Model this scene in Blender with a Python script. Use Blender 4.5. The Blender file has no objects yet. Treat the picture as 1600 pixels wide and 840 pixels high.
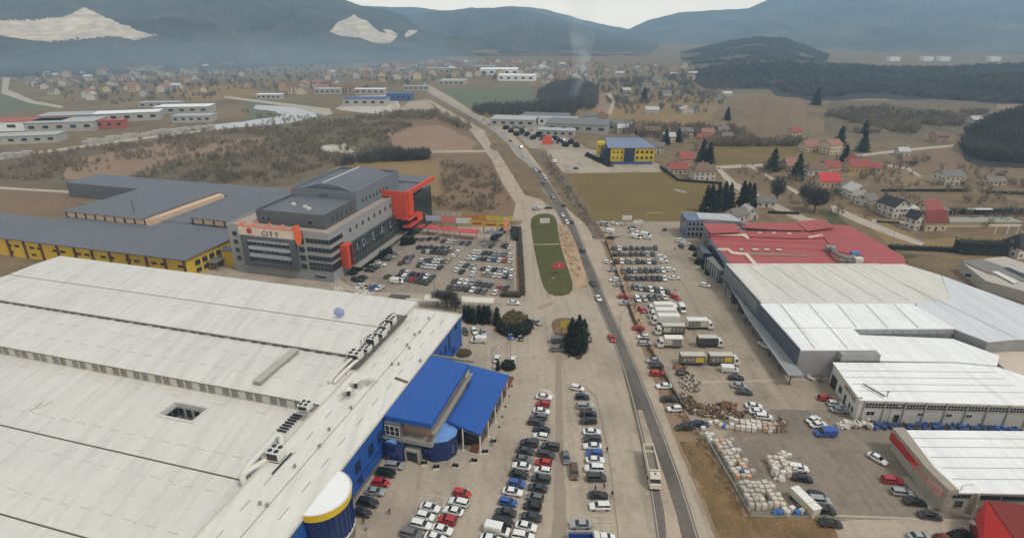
import bpy, math, random
import numpy as np
from mathutils import Vector, noise
from mathutils.geometry import tessellate_polygon
random.seed(7); np.random.seed(7)
SC = bpy.context.scene
COL = SC.collection
# ------------------------------------------------------------------ camera
FPX, CAMH = 900.0, 95.0                       # focal length in photo pixels, drone height in metres
TH = math.atan(378 / FPX)
c_, s_ = math.cos(TH), math.sin(TH)
cam_d = bpy.data.cameras.new("camera"); cam = bpy.data.objects.new("camera", cam_d); COL.objects.link(cam)
cam.location = (0, 0, CAMH); cam.rotation_euler = (math.pi / 2 - TH, 0, 0)
cam_d.sensor_width = 36; cam_d.lens = 36 * FPX / 1600; cam_d.clip_start = 1; cam_d.clip_end = 40000
SC.camera = cam
# ------------------------------------------------------------------ light
SUN_AZ, SUN_EL = math.radians(122), math.radians(56)     # azimuth clockwise from +Y
w = bpy.data.worlds.new("World"); SC.world = w; w.use_nodes = True
nt = w.node_tree; bg = nt.nodes["Background"]; bg.inputs[1].default_value = 0.08
sky = nt.nodes.new("ShaderNodeTexSky"); sky.sky_type = 'NISHITA'; sky.sun_disc = False
sky.sun_elevation = SUN_EL; sky.sun_rotation = SUN_AZ; sky.dust_density = 3
tc = nt.nodes.new("ShaderNodeTexCoord"); mp = nt.nodes.new("ShaderNodeMapping"); mp.inputs['Scale'].default_value = (1.2, 1.2, 7)
nz = nt.nodes.new("ShaderNodeTexNoise"); nz.inputs['Scale'].default_value = 1.6; nz.inputs['Detail'].default_value = 6
cr = nt.nodes.new("ShaderNodeValToRGB")
cr.color_ramp.elements[0].position = .35; cr.color_ramp.elements[0].color = (7.8, 7.7, 7.5, 1)
cr.color_ramp.elements[1].position = .7; cr.color_ramp.elements[1].color = (10.4, 9.9, 9.0, 1)
mx = nt.nodes.new("ShaderNodeMix"); mx.data_type = 'RGBA'; mx.inputs[0].default_value = 0.86
nt.links.new(tc.outputs['Generated'], mp.inputs[0]); nt.links.new(mp.outputs[0], nz.inputs['Vector'])
nt.links.new(nz.outputs[0], cr.inputs[0]); nt.links.new(sky.outputs[0], mx.inputs[6]); nt.links.new(cr.outputs[0], mx.inputs[7])
# overcast breaks into a brighter warm band all the way round the horizon
sx = nt.nodes.new("ShaderNodeSeparateXYZ"); nt.links.new(tc.outputs['Generated'], sx.inputs[0])
mr_ = nt.nodes.new("ShaderNodeMapRange"); mr_.interpolation_type = 'SMOOTHSTEP'; mr_.inputs[1].default_value = .02; mr_.inputs[2].default_value = .16; mr_.inputs[3].default_value = 1; mr_.inputs[4].default_value = 0
nt.links.new(sx.outputs[2], mr_.inputs[0])
hm = nt.nodes.new("ShaderNodeMix"); hm.data_type = 'RGBA'; hm.inputs[7].default_value = (34.5, 30, 23.5, 1)
nt.links.new(mr_.outputs[0], hm.inputs[0]); nt.links.new(mx.outputs[2], hm.inputs[6]); nt.links.new(hm.outputs[2], bg.inputs[0])
sd = bpy.data.lights.new("sun", 'SUN'); sd.energy = 1.95; sd.angle = math.radians(12); sd.color = (1, .96, .9)
sun = bpy.data.objects.new("sun", sd); COL.objects.link(sun)
sdir = Vector((math.sin(SUN_AZ) * math.cos(SUN_EL), math.cos(SUN_AZ) * math.cos(SUN_EL), math.sin(SUN_EL)))
sun.rotation_euler = sdir.to_track_quat('Z', 'Y').to_euler()
SC.view_settings.view_transform = 'Standard'; SC.view_settings.look = 'None'
SC.cycles.volume_bounces = 2; SC.view_settings.exposure = -.1; SC.view_settings.gamma = 1
# ------------------------------------------------------------------ helpers
def G(px, py, z=0.0):                          # ground (or height z) point seen at a spot of the photograph, used as survey data
    x = (px - 800) / FPX; y = -(py - 420) / FPX
    dy = c_ + y * s_; dz = -s_ + y * c_
    t = (z - CAMH) / dz
    return Vector((x * t, dy * t, z))
def dirpx(px, py):
    x = (px - 800) / FPX; y = -(py - 420) / FPX
    return x, c_ + y * s_, -s_ + y * c_
def lin(c):
    return tuple(((v / 255) / 12.92 if v / 255 <= .04045 else ((v / 255 + .055) / 1.055) ** 2.4) for v in c)
MATS = {}
def mat(name, rgb, rough=.85, var=.12, scale=.3, metal=0, bump=0, coat=0, spec=.3, scale2=None, stretch=None, alt=None):
    if name in MATS: return MATS[name]
    m = bpy.data.materials.new(name); m.use_nodes = True; MATS[name] = m
    n = m.node_tree; b = n.nodes["Principled BSDF"]; L = n.links
    b.inputs['Roughness'].default_value = rough; b.inputs['Metallic'].default_value = metal
    b.inputs['Specular IOR Level'].default_value = spec
    if coat: b.inputs['Coat Weight'].default_value = coat; b.inputs['Coat Roughness'].default_value = .08
    col = lin(rgb)
    if var <= 0: b.inputs['Base Color'].default_value = (*col, 1); return m
    g = n.nodes.new("ShaderNodeNewGeometry"); src = g.outputs['Position']
    if stretch:
        mpn = n.nodes.new("ShaderNodeMapping"); mpn.inputs['Scale'].default_value = stretch
        mpn.inputs['Rotation'].default_value = (0, 0, AZ); L.new(src, mpn.inputs[0]); src = mpn.outputs[0]
    t1 = n.nodes.new("ShaderNodeTexNoise"); t1.inputs['Scale'].default_value = scale; t1.inputs['Detail'].default_value = 7; t1.inputs['Roughness'].default_value = .62
    L.new(src, t1.inputs['Vector'])
    r = n.nodes.new("ShaderNodeValToRGB"); e = r.color_ramp.elements
    e[0].position = .3; e[1].position = .7
    a2 = lin(alt) if alt else tuple(v * (1 + var) for v in col)
    e[0].color = (*[v * (1 - var) for v in col], 1); e[1].color = (*a2, 1)
    L.new(t1.outputs[0], r.inputs[0]); out = r.outputs[0]
    if scale2:
        t2 = n.nodes.new("ShaderNodeTexNoise"); t2.inputs['Scale'].default_value = scale2; t2.inputs['Detail'].default_value = 5
        L.new(g.outputs['Position'], t2.inputs['Vector'])
        mr = n.nodes.new("ShaderNodeMapRange"); mr.inputs[1].default_value = .3; mr.inputs[2].default_value = .7
        mr.inputs[3].default_value = 1 - var; mr.inputs[4].default_value = 1 + var; L.new(t2.outputs[0], mr.inputs[0])
        vm = n.nodes.new("ShaderNodeVectorMath"); vm.operation = 'SCALE'; L.new(out, vm.inputs[0]); L.new(mr.outputs[0], vm.inputs[3]); out = vm.outputs[0]
    L.new(out, b.inputs['Base Color'])
    if bump:
        bp = n.nodes.new("ShaderNodeBump"); bp.inputs['Strength'].default_value = bump; bp.inputs['Distance'].default_value = .1
        L.new(t1.outputs[0], bp.inputs['Height']); L.new(bp.outputs[0], b.inputs['Normal'])
    return m
def sheets(m, az, w_, l_, dv=.035, mortar=.08, ms=.03):   # separate roofing or cladding sheets, each a shade apart, with thin laps between
    n = m.node_tree; L = n.links; b = n.nodes["Principled BSDF"]; inp = b.inputs['Base Color']
    g = n.nodes.new("ShaderNodeNewGeometry"); mp = n.nodes.new("ShaderNodeMapping"); mp.inputs['Rotation'].default_value = (0, 0, az); L.new(g.outputs['Position'], mp.inputs[0])
    br = n.nodes.new("ShaderNodeTexBrick"); br.inputs['Scale'].default_value = 1; br.inputs['Brick Width'].default_value = w_; br.inputs['Row Height'].default_value = l_; br.inputs['Mortar Size'].default_value = ms; br.inputs['Mortar Smooth'].default_value = .3
    br.offset = 0 if w_ < l_ else .5
    for k, v in (('Color1', 1 + dv), ('Color2', 1 - dv), ('Mortar', 1 - mortar)): br.inputs[k].default_value = (v, v, v, 1)
    L.new(mp.outputs[0], br.inputs['Vector']); mu = n.nodes.new("ShaderNodeMix"); mu.data_type = 'RGBA'; mu.blend_type = 'MULTIPLY'; mu.inputs[0].default_value = 1; mu.clamp_result = False
    if inp.links: L.new(inp.links[0].from_socket, mu.inputs[6])
    else: mu.inputs[6].default_value = inp.default_value
    L.new(br.outputs[0], mu.inputs[7]); L.new(mu.outputs[2], inp)
AZ = math.radians(15.5)                        # bearing of the long axis of the big halls on the left
A_ = Vector((math.sin(AZ), math.cos(AZ), 0)); B_ = Vector((-math.cos(AZ), math.sin(AZ), 0))
class MB:
    def __init__(s): s.v = []; s.f = []; s.m = []
    def poly(s, pts, m=0):
        n = len(s.v); s.v += [tuple(p) for p in pts]; s.f.append(tuple(range(n, n + len(pts)))); s.m.append(m); return s
    def box(s, x0, x1, y0, y1, z0, z1, m=0, top=None, bottom=True):
        n = len(s.v)
        s.v += [(x0, y0, z0), (x1, y0, z0), (x1, y1, z0), (x0, y1, z0), (x0, y0, z1), (x1, y0, z1), (x1, y1, z1), (x0, y1, z1)]
        F = [(0, 1, 5, 4), (1, 2, 6, 5), (2, 3, 7, 6), (3, 0, 4, 7), (4, 5, 6, 7)]; M = [m] * 4 + [m if top is None else top]
        if bottom: F.append((3, 2, 1, 0)); M.append(m)
        s.f += [tuple(i + n for i in q) for q in F]; s.m += M; return s
    def prism(s, pts, z0, z1, m=0, top=None, zs=None):
        pts = [Vector((p[0], p[1])) for p in pts]
        ar = sum(pts[i].x * pts[(i + 1) % len(pts)].y - pts[(i + 1) % len(pts)].x * pts[i].y for i in range(len(pts)))
        if ar < 0: pts = pts[::-1]; zs = zs[::-1] if zs else None
        n = len(s.v); k = len(pts); zt = zs or [z1] * k
        s.v += [(p.x, p.y, z0) for p in pts] + [(p.x, p.y, zt[i]) for i, p in enumerate(pts)]
        for i in range(k):
            j = (i + 1) % k; s.f.append((n + i, n + j, n + k + j, n + k + i)); s.m.append(m)
        tri = tessellate_polygon([[Vector((p.x, p.y, 0)) for p in pts]])
        for t in tri:
            a, b2, c2 = t
            cr2 = (pts[b2] - pts[a]).cross(pts[c2] - pts[a])
            if cr2 < 0: b2, c2 = c2, b2
            s.f.append((n + k + a, n + k + b2, n + k + c2)); s.m.append(m if top is None else top)
        return s
    def cyl(s, x, y, r, z0, z1, n=10, m=0, r1=None, cap=True):
        r1 = r if r1 is None else r1; b = len(s.v)
        for i in range(n):
            a = 2 * math.pi * i / n; s.v.append((x + r * math.cos(a), y + r * math.sin(a), z0))
        for i in range(n):
            a = 2 * math.pi * i / n; s.v.append((x + r1 * math.cos(a), y + r1 * math.sin(a), z1))
        for i in range(n):
            j = (i + 1) % n; s.f.append((b + i, b + j, b + n + j, b + n + i)); s.m.append(m)
        if cap: s.f.append(tuple(range(b + n, b + 2 * n))); s.m.append(m)
        return s
    def tube(s, path, r, n=8, m=0):
        path = [Vector(p) for p in path]; b = len(s.v)
        for i, p in enumerate(path):
            d = (path[min(i + 1, len(path) - 1)] - path[max(i - 1, 0)]).normalized()
            q = d.to_track_quat('Z', 'Y'); rr = r[i] if isinstance(r, (list, tuple)) else r
            for k in range(n):
                a = 2 * math.pi * k / n; s.v.append(tuple(p + q @ Vector((rr * math.cos(a), rr * math.sin(a), 0))))
        for i in range(len(path) - 1):
            for k in range(n):
                j = (k + 1) % n; s.f.append((b + i * n + k, b + i * n + j, b + (i + 1) * n + j, b + (i + 1) * n + k)); s.m.append(m)
        s.f.append(tuple(b + k for k in range(n))[::-1]); s.m.append(m)
        e = b + (len(path) - 1) * n; s.f.append(tuple(e + k for k in range(n))); s.m.append(m); return s
    def loft(s, rings, m=0, caps=True, ms=None):
        b = len(s.v); n = len(rings[0])
        for r in rings: s.v += [tuple(p) for p in r]
        for i in range(len(rings) - 1):
            for k in range(n):
                j = (k + 1) % n; s.f.append((b + i * n + k, b + i * n + j, b + (i + 1) * n + j, b + (i + 1) * n + k)); s.m.append(ms[i] if ms else m)
        if caps:
            s.f.append(tuple(b + k for k in range(n))[::-1]); s.m.append(m)
            e = b + (len(rings) - 1) * n; s.f.append(tuple(e + k for k in range(n))); s.m.append(m)
        return s
    def mesh(s, name, mats, smooth=False):
        me = bpy.data.meshes.new(name); me.from_pydata(s.v, [], s.f)
        for x in (mats if isinstance(mats, (list, tuple)) else [mats]): me.materials.append(x)
        me.polygons.foreach_set('material_index', s.m)
        if smooth: me.polygons.foreach_set('use_smooth', [True] * len(s.f))
        me.update(); return me
    def ob(s, name, mats, parent=None, loc=(0, 0, 0), rz=0, smooth=False):
        return link(name, s.mesh(name, mats, smooth), parent, loc, rz)
def link(name, me, parent=None, loc=(0, 0, 0), rz=0):
    o = bpy.data.objects.new(name, me); COL.objects.link(o); o.parent = parent; o.location = loc; o.rotation_euler = (0, 0, rz); return o
def tag(o, label, cat, group=None, kind=None):
    o['label'] = label; o['category'] = cat
    if group: o['group'] = group
    if kind: o['kind'] = kind
    return o
def thing(name, label, cat, loc=(0, 0, 0), rz=0, group=None):
    return tag(link(name, None, None, loc, rz), label, cat, group)
def copy_tree(o, parent=None):
    c = o.copy(); COL.objects.link(c); c.parent = parent
    for ch in o.children: copy_tree(ch, c)
    return c
def pip(x, y, P):
    r = False; j = len(P) - 1
    for i in range(len(P)):
        if (P[i][1] > y) != (P[j][1] > y) and x < (P[j][0] - P[i][0]) * (y - P[i][1]) / (P[j][1] - P[i][1]) + P[i][0]: r = not r
        j = i
    return r
# ------------------------------------------------------------------ ground sheets
def sheet(name, px, m, k, jit=0.0, smooth=0, world=False):
    P = [Vector(p).to_3d() if world else G(*p) for p in px]
    for _ in range(smooth):
        Q = []
        for i in range(len(P)):
            a, b = P[i], P[(i + 1) % len(P)]; Q += [a * .75 + b * .25, a * .25 + b * .75]
        P = Q
    if jit:
        Q = []
        for i in range(len(P)):
            a, b = P[i], P[(i + 1) % len(P)]; n = min(24, max(1, int((b - a).length / (jit * 3))))
            for q in range(n):
                p = a.lerp(b, q / n); Q.append(p + Vector((noise.noise(p * (.4 / jit)), noise.noise(p * (.4 / jit) + Vector((9, 9, 9))), 0)) * jit * 1.3)
        P = Q
    tri = tessellate_polygon([P]); mb = MB()
    mb.v = [(p.x, p.y, .012 * k) for p in P]
    for a, b, c in tri:
        if (P[b] - P[a]).cross(P[c] - P[a]).z < 0: b, c = c, b
        mb.f.append((a, b, c)); mb.m.append(0)
    o = mb.ob(name, m); o['kind'] = 'structure'; return o
def strip(name, L, R, m, k):                  # road between left and right pixel edges
    return sheet(name, L + R[::-1], m, k)
g_base = mat('dull_meadow', (122, 104, 76), var=.28, scale=.012, scale2=.15)
mb = MB(); mb.poly([(-14000, -300, 0), (14000, -300, 0), (14000, 16000, 0), (-14000, 16000, 0)]); o = mb.ob('ground', g_base); o['kind'] = 'structure'
concrete = mat('worn_concrete', (165, 152, 135), var=.07, scale=.05, scale2=.7)
tarmac = mat('old_asphalt_yard', (152, 139, 122), var=.09, scale=.05, scale2=.9)
asph = mat('road_asphalt', (102, 95, 88), var=.08, scale=.08, scale2=1.2)
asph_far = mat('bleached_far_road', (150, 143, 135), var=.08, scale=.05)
dirt = mat('pale_dirt', (168, 152, 134), var=.10, scale=.12, scale2=1.0)
sand = mat('sandy_verge', (168, 142, 114), var=.16, scale=.15, scale2=1.5)
verge = mat('muddy_verge', (140, 118, 95), var=.16, scale=.2, scale2=1.6)
olive = mat('olive_field', (116, 97, 54), var=.14, scale=.03, scale2=.6)
green = mat('green_grass', (80, 80, 38), var=.16, scale=.15, scale2=1.2)
brown = mat('ploughed_brown', (124, 101, 78), var=.14, scale=.02, scale2=.3)
tanf = mat('dry_tan_field', (138, 114, 74), var=.10, scale=.02, scale2=.4)
scrub = mat('scrub_floor', (108, 95, 73), var=.25, scale=.03, scale2=.3)
dryg = mat('dry_brown_grass', (118, 98, 72), var=.22, scale=.06, scale2=.8)
pink = mat('pinkish_fallow', (146, 120, 98), var=.12, scale=.02, scale2=.2)
farm = mat('far_green_field', (104, 108, 84), var=.08, scale=.02)
lane = mat('pale_lane', (178, 166, 150), var=.08, scale=.1)
turfb = mat('verge_turf', (108, 92, 60), alt=(136, 108, 74), var=.25, scale=.25, scale2=1.8)
darkwood = mat('winter_wood_floor', (66, 64, 58), var=.25, scale=.03, scale2=.2)
watr = mat('pale_river', (196, 196, 194), rough=.35, var=.06, scale=.02)
gravel = mat('pale_gravel', (190, 182, 168), var=.12, scale=.1)
def wear(m, az, k=.16):                        # tyre tracks, patches and oil marks worn into the surface
    n = m.node_tree; L = n.links; b = n.nodes["Principled BSDF"]; out = b.inputs['Base Color'].links[0].from_socket; g = n.nodes.new("ShaderNodeNewGeometry")
    for (sc, st, lo, hi, kk, rot) in ((1, (.55, .018, 1), .5, .68, k * .8, az), (1, (.09, .06, 1), .5, .62, k, 0), (1, (.35, .3, 1), .6, .72, k * 1.3, .4), (1, (.03, .9, 1), .6, .75, k * .5, az)):
        mp = n.nodes.new("ShaderNodeMapping"); mp.inputs['Rotation'].default_value = (0, 0, rot); mp.inputs['Scale'].default_value = st; mp.inputs['Location'].default_value = (kk * 90, rot * 7, 0)
        t = n.nodes.new("ShaderNodeTexNoise"); t.inputs['Scale'].default_value = sc; t.inputs['Detail'].default_value = 5; L.new(g.outputs['Position'], mp.inputs[0]); L.new(mp.outputs[0], t.inputs['Vector'])
        mr = n.nodes.new("ShaderNodeMapRange"); mr.inputs[1].default_value = lo; mr.inputs[2].default_value = hi; mr.inputs[3].default_value = 1 + kk * .25; mr.inputs[4].default_value = 1 - kk; L.new(t.outputs[0], mr.inputs[0])
        vm = n.nodes.new("ShaderNodeVectorMath"); vm.operation = 'SCALE'; L.new(out, vm.inputs[0]); L.new(mr.outputs[0], vm.inputs[3]); out = vm.outputs[0]
    # tar sealed cracks between the slabs
    vo = n.nodes.new("ShaderNodeTexVoronoi"); vo.feature = 'DISTANCE_TO_EDGE'; vo.inputs['Scale'].default_value = .07; L.new(g.outputs['Position'], vo.inputs['Vector'])
    mr = n.nodes.new("ShaderNodeMapRange"); mr.inputs[1].default_value = .0; mr.inputs[2].default_value = .012; mr.inputs[3].default_value = 1 - k * .9; mr.inputs[4].default_value = 1; L.new(vo.outputs['Distance'], mr.inputs[0])
    vm = n.nodes.new("ShaderNodeVectorMath"); vm.operation = 'SCALE'; L.new(out, vm.inputs[0]); L.new(mr.outputs[0], vm.inputs[3]); L.new(vm.outputs[0], b.inputs['Base Color'])
wear(concrete, .04, .13); wear(tarmac, 0, .15); wear(asph, .05, .16); wear(asph_far, .3, .1); wear(dirt, .1, .12); wear(sand, 0, .16)
# --- far plain
S = sheet
S('field', [(680, 140), (735, 137), (830, 136), (842, 150), (812, 172), (760, 176), (735, 168)], farm, 1, 3)
S('field', [(600, 190), (690, 180), (752, 205), (755, 232), (640, 232), (600, 210)], brown, 1, 2)
S('field', [(602, 200), (690, 196), (745, 222), (735, 236), (620, 238)], pink, 2, 2)
S('field', [(0, 140), (90, 165), (0, 180)], farm, 1, 3)
S('field', [(245, 135), (380, 132), (420, 150), (300, 160)], tanf, 1, 3)
S('field', [(520, 262), (560, 252), (685, 250), (687, 300), (684, 322), (560, 300), (500, 280)], tanf, 2, 1)
S('field', [(687, 240), (760, 238), (786, 258), (806, 310), (808, 335), (700, 330), (650, 318), (686, 300)], brown, 1, 1)
S('field', [(-40, 290), (150, 300), (120, 322), (28, 350), (-40, 362)], brown, 2, 1)
S('field', [(110, 250), (240, 225), (420, 214), (400, 232), (240, 262), (180, 285), (100, 280)], pink, 1, 3)
S('scrubland', [(-40, 258), (100, 240), (300, 205), (450, 200), (600, 175), (690, 190), (600, 205), (640, 240), (540, 262), (450, 290), (160, 296), (-40, 285)], scrub, 0.6, 3)
S('field', [(-40, 222), (40, 238), (200, 222), (100, 248), (-40, 262)], scrub, 2, 2)
S('path', [(-40, 289), (150, 301), (150, 304), (-40, 293)], lane, 3)
S('path', [(585, 236), (770, 234), (770, 238), (585, 240)], dirt, 3)
S('bare_ground', [(500, 228), (535, 224), (570, 234), (540, 240), (505, 236)], gravel, 3, 2)
S('path', [(-40, 250), (100, 231), (200, 217), (300, 204), (400, 192), (475, 184), (478, 187), (400, 196), (300, 208), (200, 221), (100, 235), (-40, 256)], lane, 3)
# river with shingle, left
S('river', [(400, 164), (440, 166), (490, 172), (495, 182), (455, 192), (410, 197), (330, 202), (250, 208), (255, 203), (380, 190), (440, 181), (430, 174), (395, 170)], watr, 3.5, 2)
S('riverbank', [(385, 158), (470, 160), (520, 172), (505, 188), (450, 198), (380, 204), (390, 180)], farm, 2, 2)
S('lane', [(352, 150), (460, 163), (515, 170), (520, 178), (508, 181), (455, 167), (350, 153)], lane, 4)
S('lane', [(5, 121), (16, 123), (12, 140), (55, 158), (100, 166), (95, 169), (45, 161), (2, 146)], lane, 3, 1)
# trading estate plots in the distance
S('plot', [(560, 150), (618, 148), (626, 168), (600, 180), (530, 172)], gravel, 1.5, 2)
S('plot', [(640, 158), (668, 156), (680, 170), (622, 172)], dirt, 2, 2)
S('lane', [(600, 146), (606, 146), (626, 172), (618, 174)], lane, 3)
S('lane', [(556, 150), (563, 150), (534, 172), (524, 170)], lane, 3)
# right hand side
S('field', [(885, 271), (930, 268), (1032, 269), (1062, 284), (1110, 283), (1132, 300), (1098, 330), (1064, 346), (932, 346), (915, 315)], olive, 2)
S('field', [(1105, 228), (1180, 227), (1260, 228), (1283, 248), (1262, 254), (1195, 259), (1118, 257)], olive, 1, 2)
S('field', [(1140, 262), (1195, 262), (1230, 284), (1240, 310), (1200, 305), (1150, 280)], dryg, 1, 2)
S('field', [(1395, 236), (1500, 228), (1640, 250), (1640, 300), (1540, 292), (1470, 275), (1400, 262)], brown, 1, 2)
S('field', [(1300, 150), (1480, 147), (1640, 145), (1640, 172), (1500, 168), (1380, 164)], pink, 1, 3)
S('field', [(920, 146), (1060, 150), (1130, 160), (1100, 200), (1000, 205), (930, 185)], tanf, .8, 3)
S('field', [(933, 148), (952, 145), (958, 180), (948, 186), (934, 184)], pink, 2, 1)
S('garden', [(1240, 300), (1360, 290), (1480, 300), (1640, 320), (1640, 480), (1440, 440), (1300, 345), (1230, 320)], dryg, .8, 2)
S('field', [(1330, 330), (1380, 345), (1440, 375), (1500, 370), (1640, 372), (1640, 420), (1500, 405), (1400, 392)], tanf, 1.4, 1)
S('lawn', [(1270, 325), (1300, 330), (1345, 365), (1400, 392), (1440, 400), (1400, 408), (1330, 368)], green, 1.7, 1)
S('lane', [(1118, 263), (1125, 262), (1150, 285), (1200, 312), (1262, 340), (1292, 345), (1290, 350), (1255, 348), (1195, 320), (1140, 290)], lane, 3)
S('lane', [(1118, 259), (1195, 256), (1198, 260), (1120, 264)], lane, 3)
S('lane', [(1165, 258), (1172, 258), (1250, 300), (1246, 304)], lane, 3.2)
S('lane', [(1298, 322), (1304, 321), (1350, 342), (1400, 362), (1445, 380), (1438, 384), (1395, 370), (1340, 348), (1300, 330)], lane, 3)
S('path', [(1362, 343), (1420, 346), (1420, 349), (1362, 348)], lane, 3)
S('lane', [(1310, 246), (1350, 240), (1420, 232), (1490, 226), (1490, 229), (1420, 236), (1350, 244), (1312, 249)], lane, 3)
S('lane', [(1370, 254), (1420, 262), (1440, 275), (1436, 276), (1415, 265), (1370, 257)], lane, 3)
S('lane', [(925, 196), (1040, 192), (1040, 195), (925, 199)], lane, 3, 1)
S('lane', [(948, 146), (955, 146), (962, 160), (955, 178), (950, 178), (955, 162)], lane, 3, .5)
# --- roads
S('pavement', [(860, 233), (925, 234), (1000, 246), (1030, 257), (1033, 269), (882, 271), (858, 250), (845, 238)], concrete, 3)
S('pavement', [(770, 180), (815, 182), (850, 196), (905, 225), (925, 236), (860, 234), (828, 232), (800, 205)], tarmac, 2, 1)
S('pavement', [(668, 134), (672, 134), (705, 152), (742, 177), (775, 190), (800, 207), (822, 232), (845, 262), (862, 290), (885, 325), (914, 350), (945, 375), (962, 420), (982, 455), (1012, 545), (1060, 660), (1128, 860), (1092, 860), (1060, 780), (880, 340), (780, 208), (700, 160), (664, 140)], dirt, 3)
S('side_road', [(668, 156), (672, 156), (728, 188), (757, 204), (765, 222), (780, 240), (800, 272), (820, 305), (845, 312), (870, 330), (826, 334), (818, 345), (800, 345), (806, 318), (786, 288), (768, 250), (752, 226), (735, 205), (700, 182)], dirt, 2.5, .3)
L = [(662, 128), (661, 135), (668, 145), (700, 163), (742, 186), (775, 208), (800, 232), (825, 262), (842, 285), (860, 315), (880, 352), (896, 390), (912, 424), (934, 480), (956, 530), (974, 580), (988, 630), (1002, 690), (1012, 750), (1020, 800), (1030, 870)]
R = [(665, 128), (665, 135), (672, 144), (706, 161), (750, 184), (785, 207), (812, 232), (840, 262), (858, 285), (878, 315), (900, 352), (915, 390), (931, 424), (952, 480), (976, 530), (998, 580), (1018, 630), (1042, 690), (1064, 750), (1080, 800), (1102, 870)]
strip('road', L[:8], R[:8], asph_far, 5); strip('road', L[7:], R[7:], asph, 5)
el = mat('worn_edge_line', (176, 168, 154), var=.15, scale=.8)
for E_, q in ((L, 1), (R, -1)):
    P_ = [G(*p) for p in E_[6:]]; strip('edge_line', [], [], el, 5.6) if False else None
    A1 = [p + Vector((q * .35, 0, 0)) for p in P_]; A2 = [p + Vector((q * .55, 0, 0)) for p in P_]; sheet('edge_line', [tuple(p) for p in A1 + A2[::-1]], el, 5.6, world=True)
S('grass_island', [(783, 242), (797, 241), (818, 250), (836, 270), (848, 290), (849, 301), (828, 304), (812, 290), (796, 264)], dryg, 6, .2, 1)
S('grass_island', [(764, 226), (778, 223), (796, 227), (798, 234), (785, 237), (768, 235)], dryg, 6, .2, 1)
# --- big paved yard on the near side of the road
S('pavement', [(60, 900), (200, 460), (300, 380), (400, 400), (560, 360), (640, 358), (780, 352), (812, 352), (826, 334), (872, 330), (886, 352), (904, 395), (922, 440), (945, 500), (968, 560), (985, 630), (1000, 690), (1012, 750), (1020, 800), (1035, 900)], concrete, 4)
S('parking_lot', [(560, 400), (640, 372), (796, 372), (806, 462), (760, 462), (560, 455), (520, 430)], mat('parking_tarmac', (141, 130, 117), var=.09, scale=.06, scale2=.8), 5, .5)
wear(MATS['parking_tarmac'], .27, .16)
S('grass_island', [(828, 345), (836, 335), (860, 333), (870, 342), (873, 372), (884, 410), (895, 440), (894, 458), (872, 464), (852, 457), (842, 425), (833, 380)], green, 6, .15, 1)
S('path', [(831, 381.5), (874, 380.5), (874.3, 382), (831.3, 383)], sand, 7)
S('sandy_bank', [(872, 350), (886, 352), (900, 380), (914, 425), (918, 448), (900, 456), (893, 432), (880, 395), (873, 370)], sand, 5.5, .4)
S('sandy_bank', [(996, 640), (1003, 640), (1020, 690), (1040, 750), (1056, 800), (1080, 900), (1046, 900), (1038, 800), (1024, 740), (1008, 690)], dirt, 6)
S('grass_island', [(860, 505), (870, 497), (890, 496), (908, 504), (918, 525), (920, 540), (914, 555), (900, 560), (885, 553), (880, 532), (866, 524)], dryg, 6, .1, 1)
S('tar_patch', [(868, 555), (877, 555), (880, 700), (888, 860), (862, 860), (868, 700)], mat('dark_tar_line', (150, 136, 121), var=.06, scale=.2), 4.6, .3)
S('tar_patch', [(840, 480), (866, 470), (866, 474), (842, 484)], MATS['dark_tar_line'], 4.7, .2)
# kerb line hedge strip beside the far car park
S('planting_bed', [(806, 356), (812, 356), (816, 462), (780, 464), (781, 455), (806, 452)], verge, 6, .2)
line_m = mat('worn_bay_paint', (198, 186, 168), var=.12, scale=1.5)
S('bay_line', [(667, 771), (700, 777.5), (700, 778.6), (667, 772.2)], line_m, 7); S('bay_line', [(699, 777), (700.4, 777.3), (692, 792), (690.6, 791.7)], line_m, 7.3)
for yy in (804, 813, 826): S('bay_line', [(926, yy), (958, yy + .8), (958, yy + 1.8), (926, yy + 1)], line_m, 7)
for (q0, q1) in (((858, 690), (788, 838)),): S('bay_line', [(845, 690), (846.2, 690), (806, 838), (804.6, 838)], line_m, 7)
S('bay_line', [(852, 609), (864, 616), (868, 640), (867, 641), (863, 617), (851.5, 610)], line_m, 7); S('paint_patch', [(842, 608), (858, 609), (866, 618), (862, 624), (856, 613), (842, 609.5)], line_m, 7.2)
S('kerb', [(957, 600), (960, 612), (937, 625), (951, 700), (962, 790), (966, 860), (964, 860), (960, 790), (949, 700), (934, 625), (926, 606)], mat('kerb_stone', (150, 132, 112), var=.1, scale=1), 7.5) if False else None
S('kerb', [(897, 599), (916, 604), (932, 620), (939, 650), (950, 700), (958, 760), (968, 850), (966.4, 850), (956.6, 760), (948.6, 700), (937.6, 650), (930.6, 621), (915, 605.4), (897, 600.6)], mat('kerb_stone', (142, 124, 106), var=.1, scale=1), 7.5)
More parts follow.
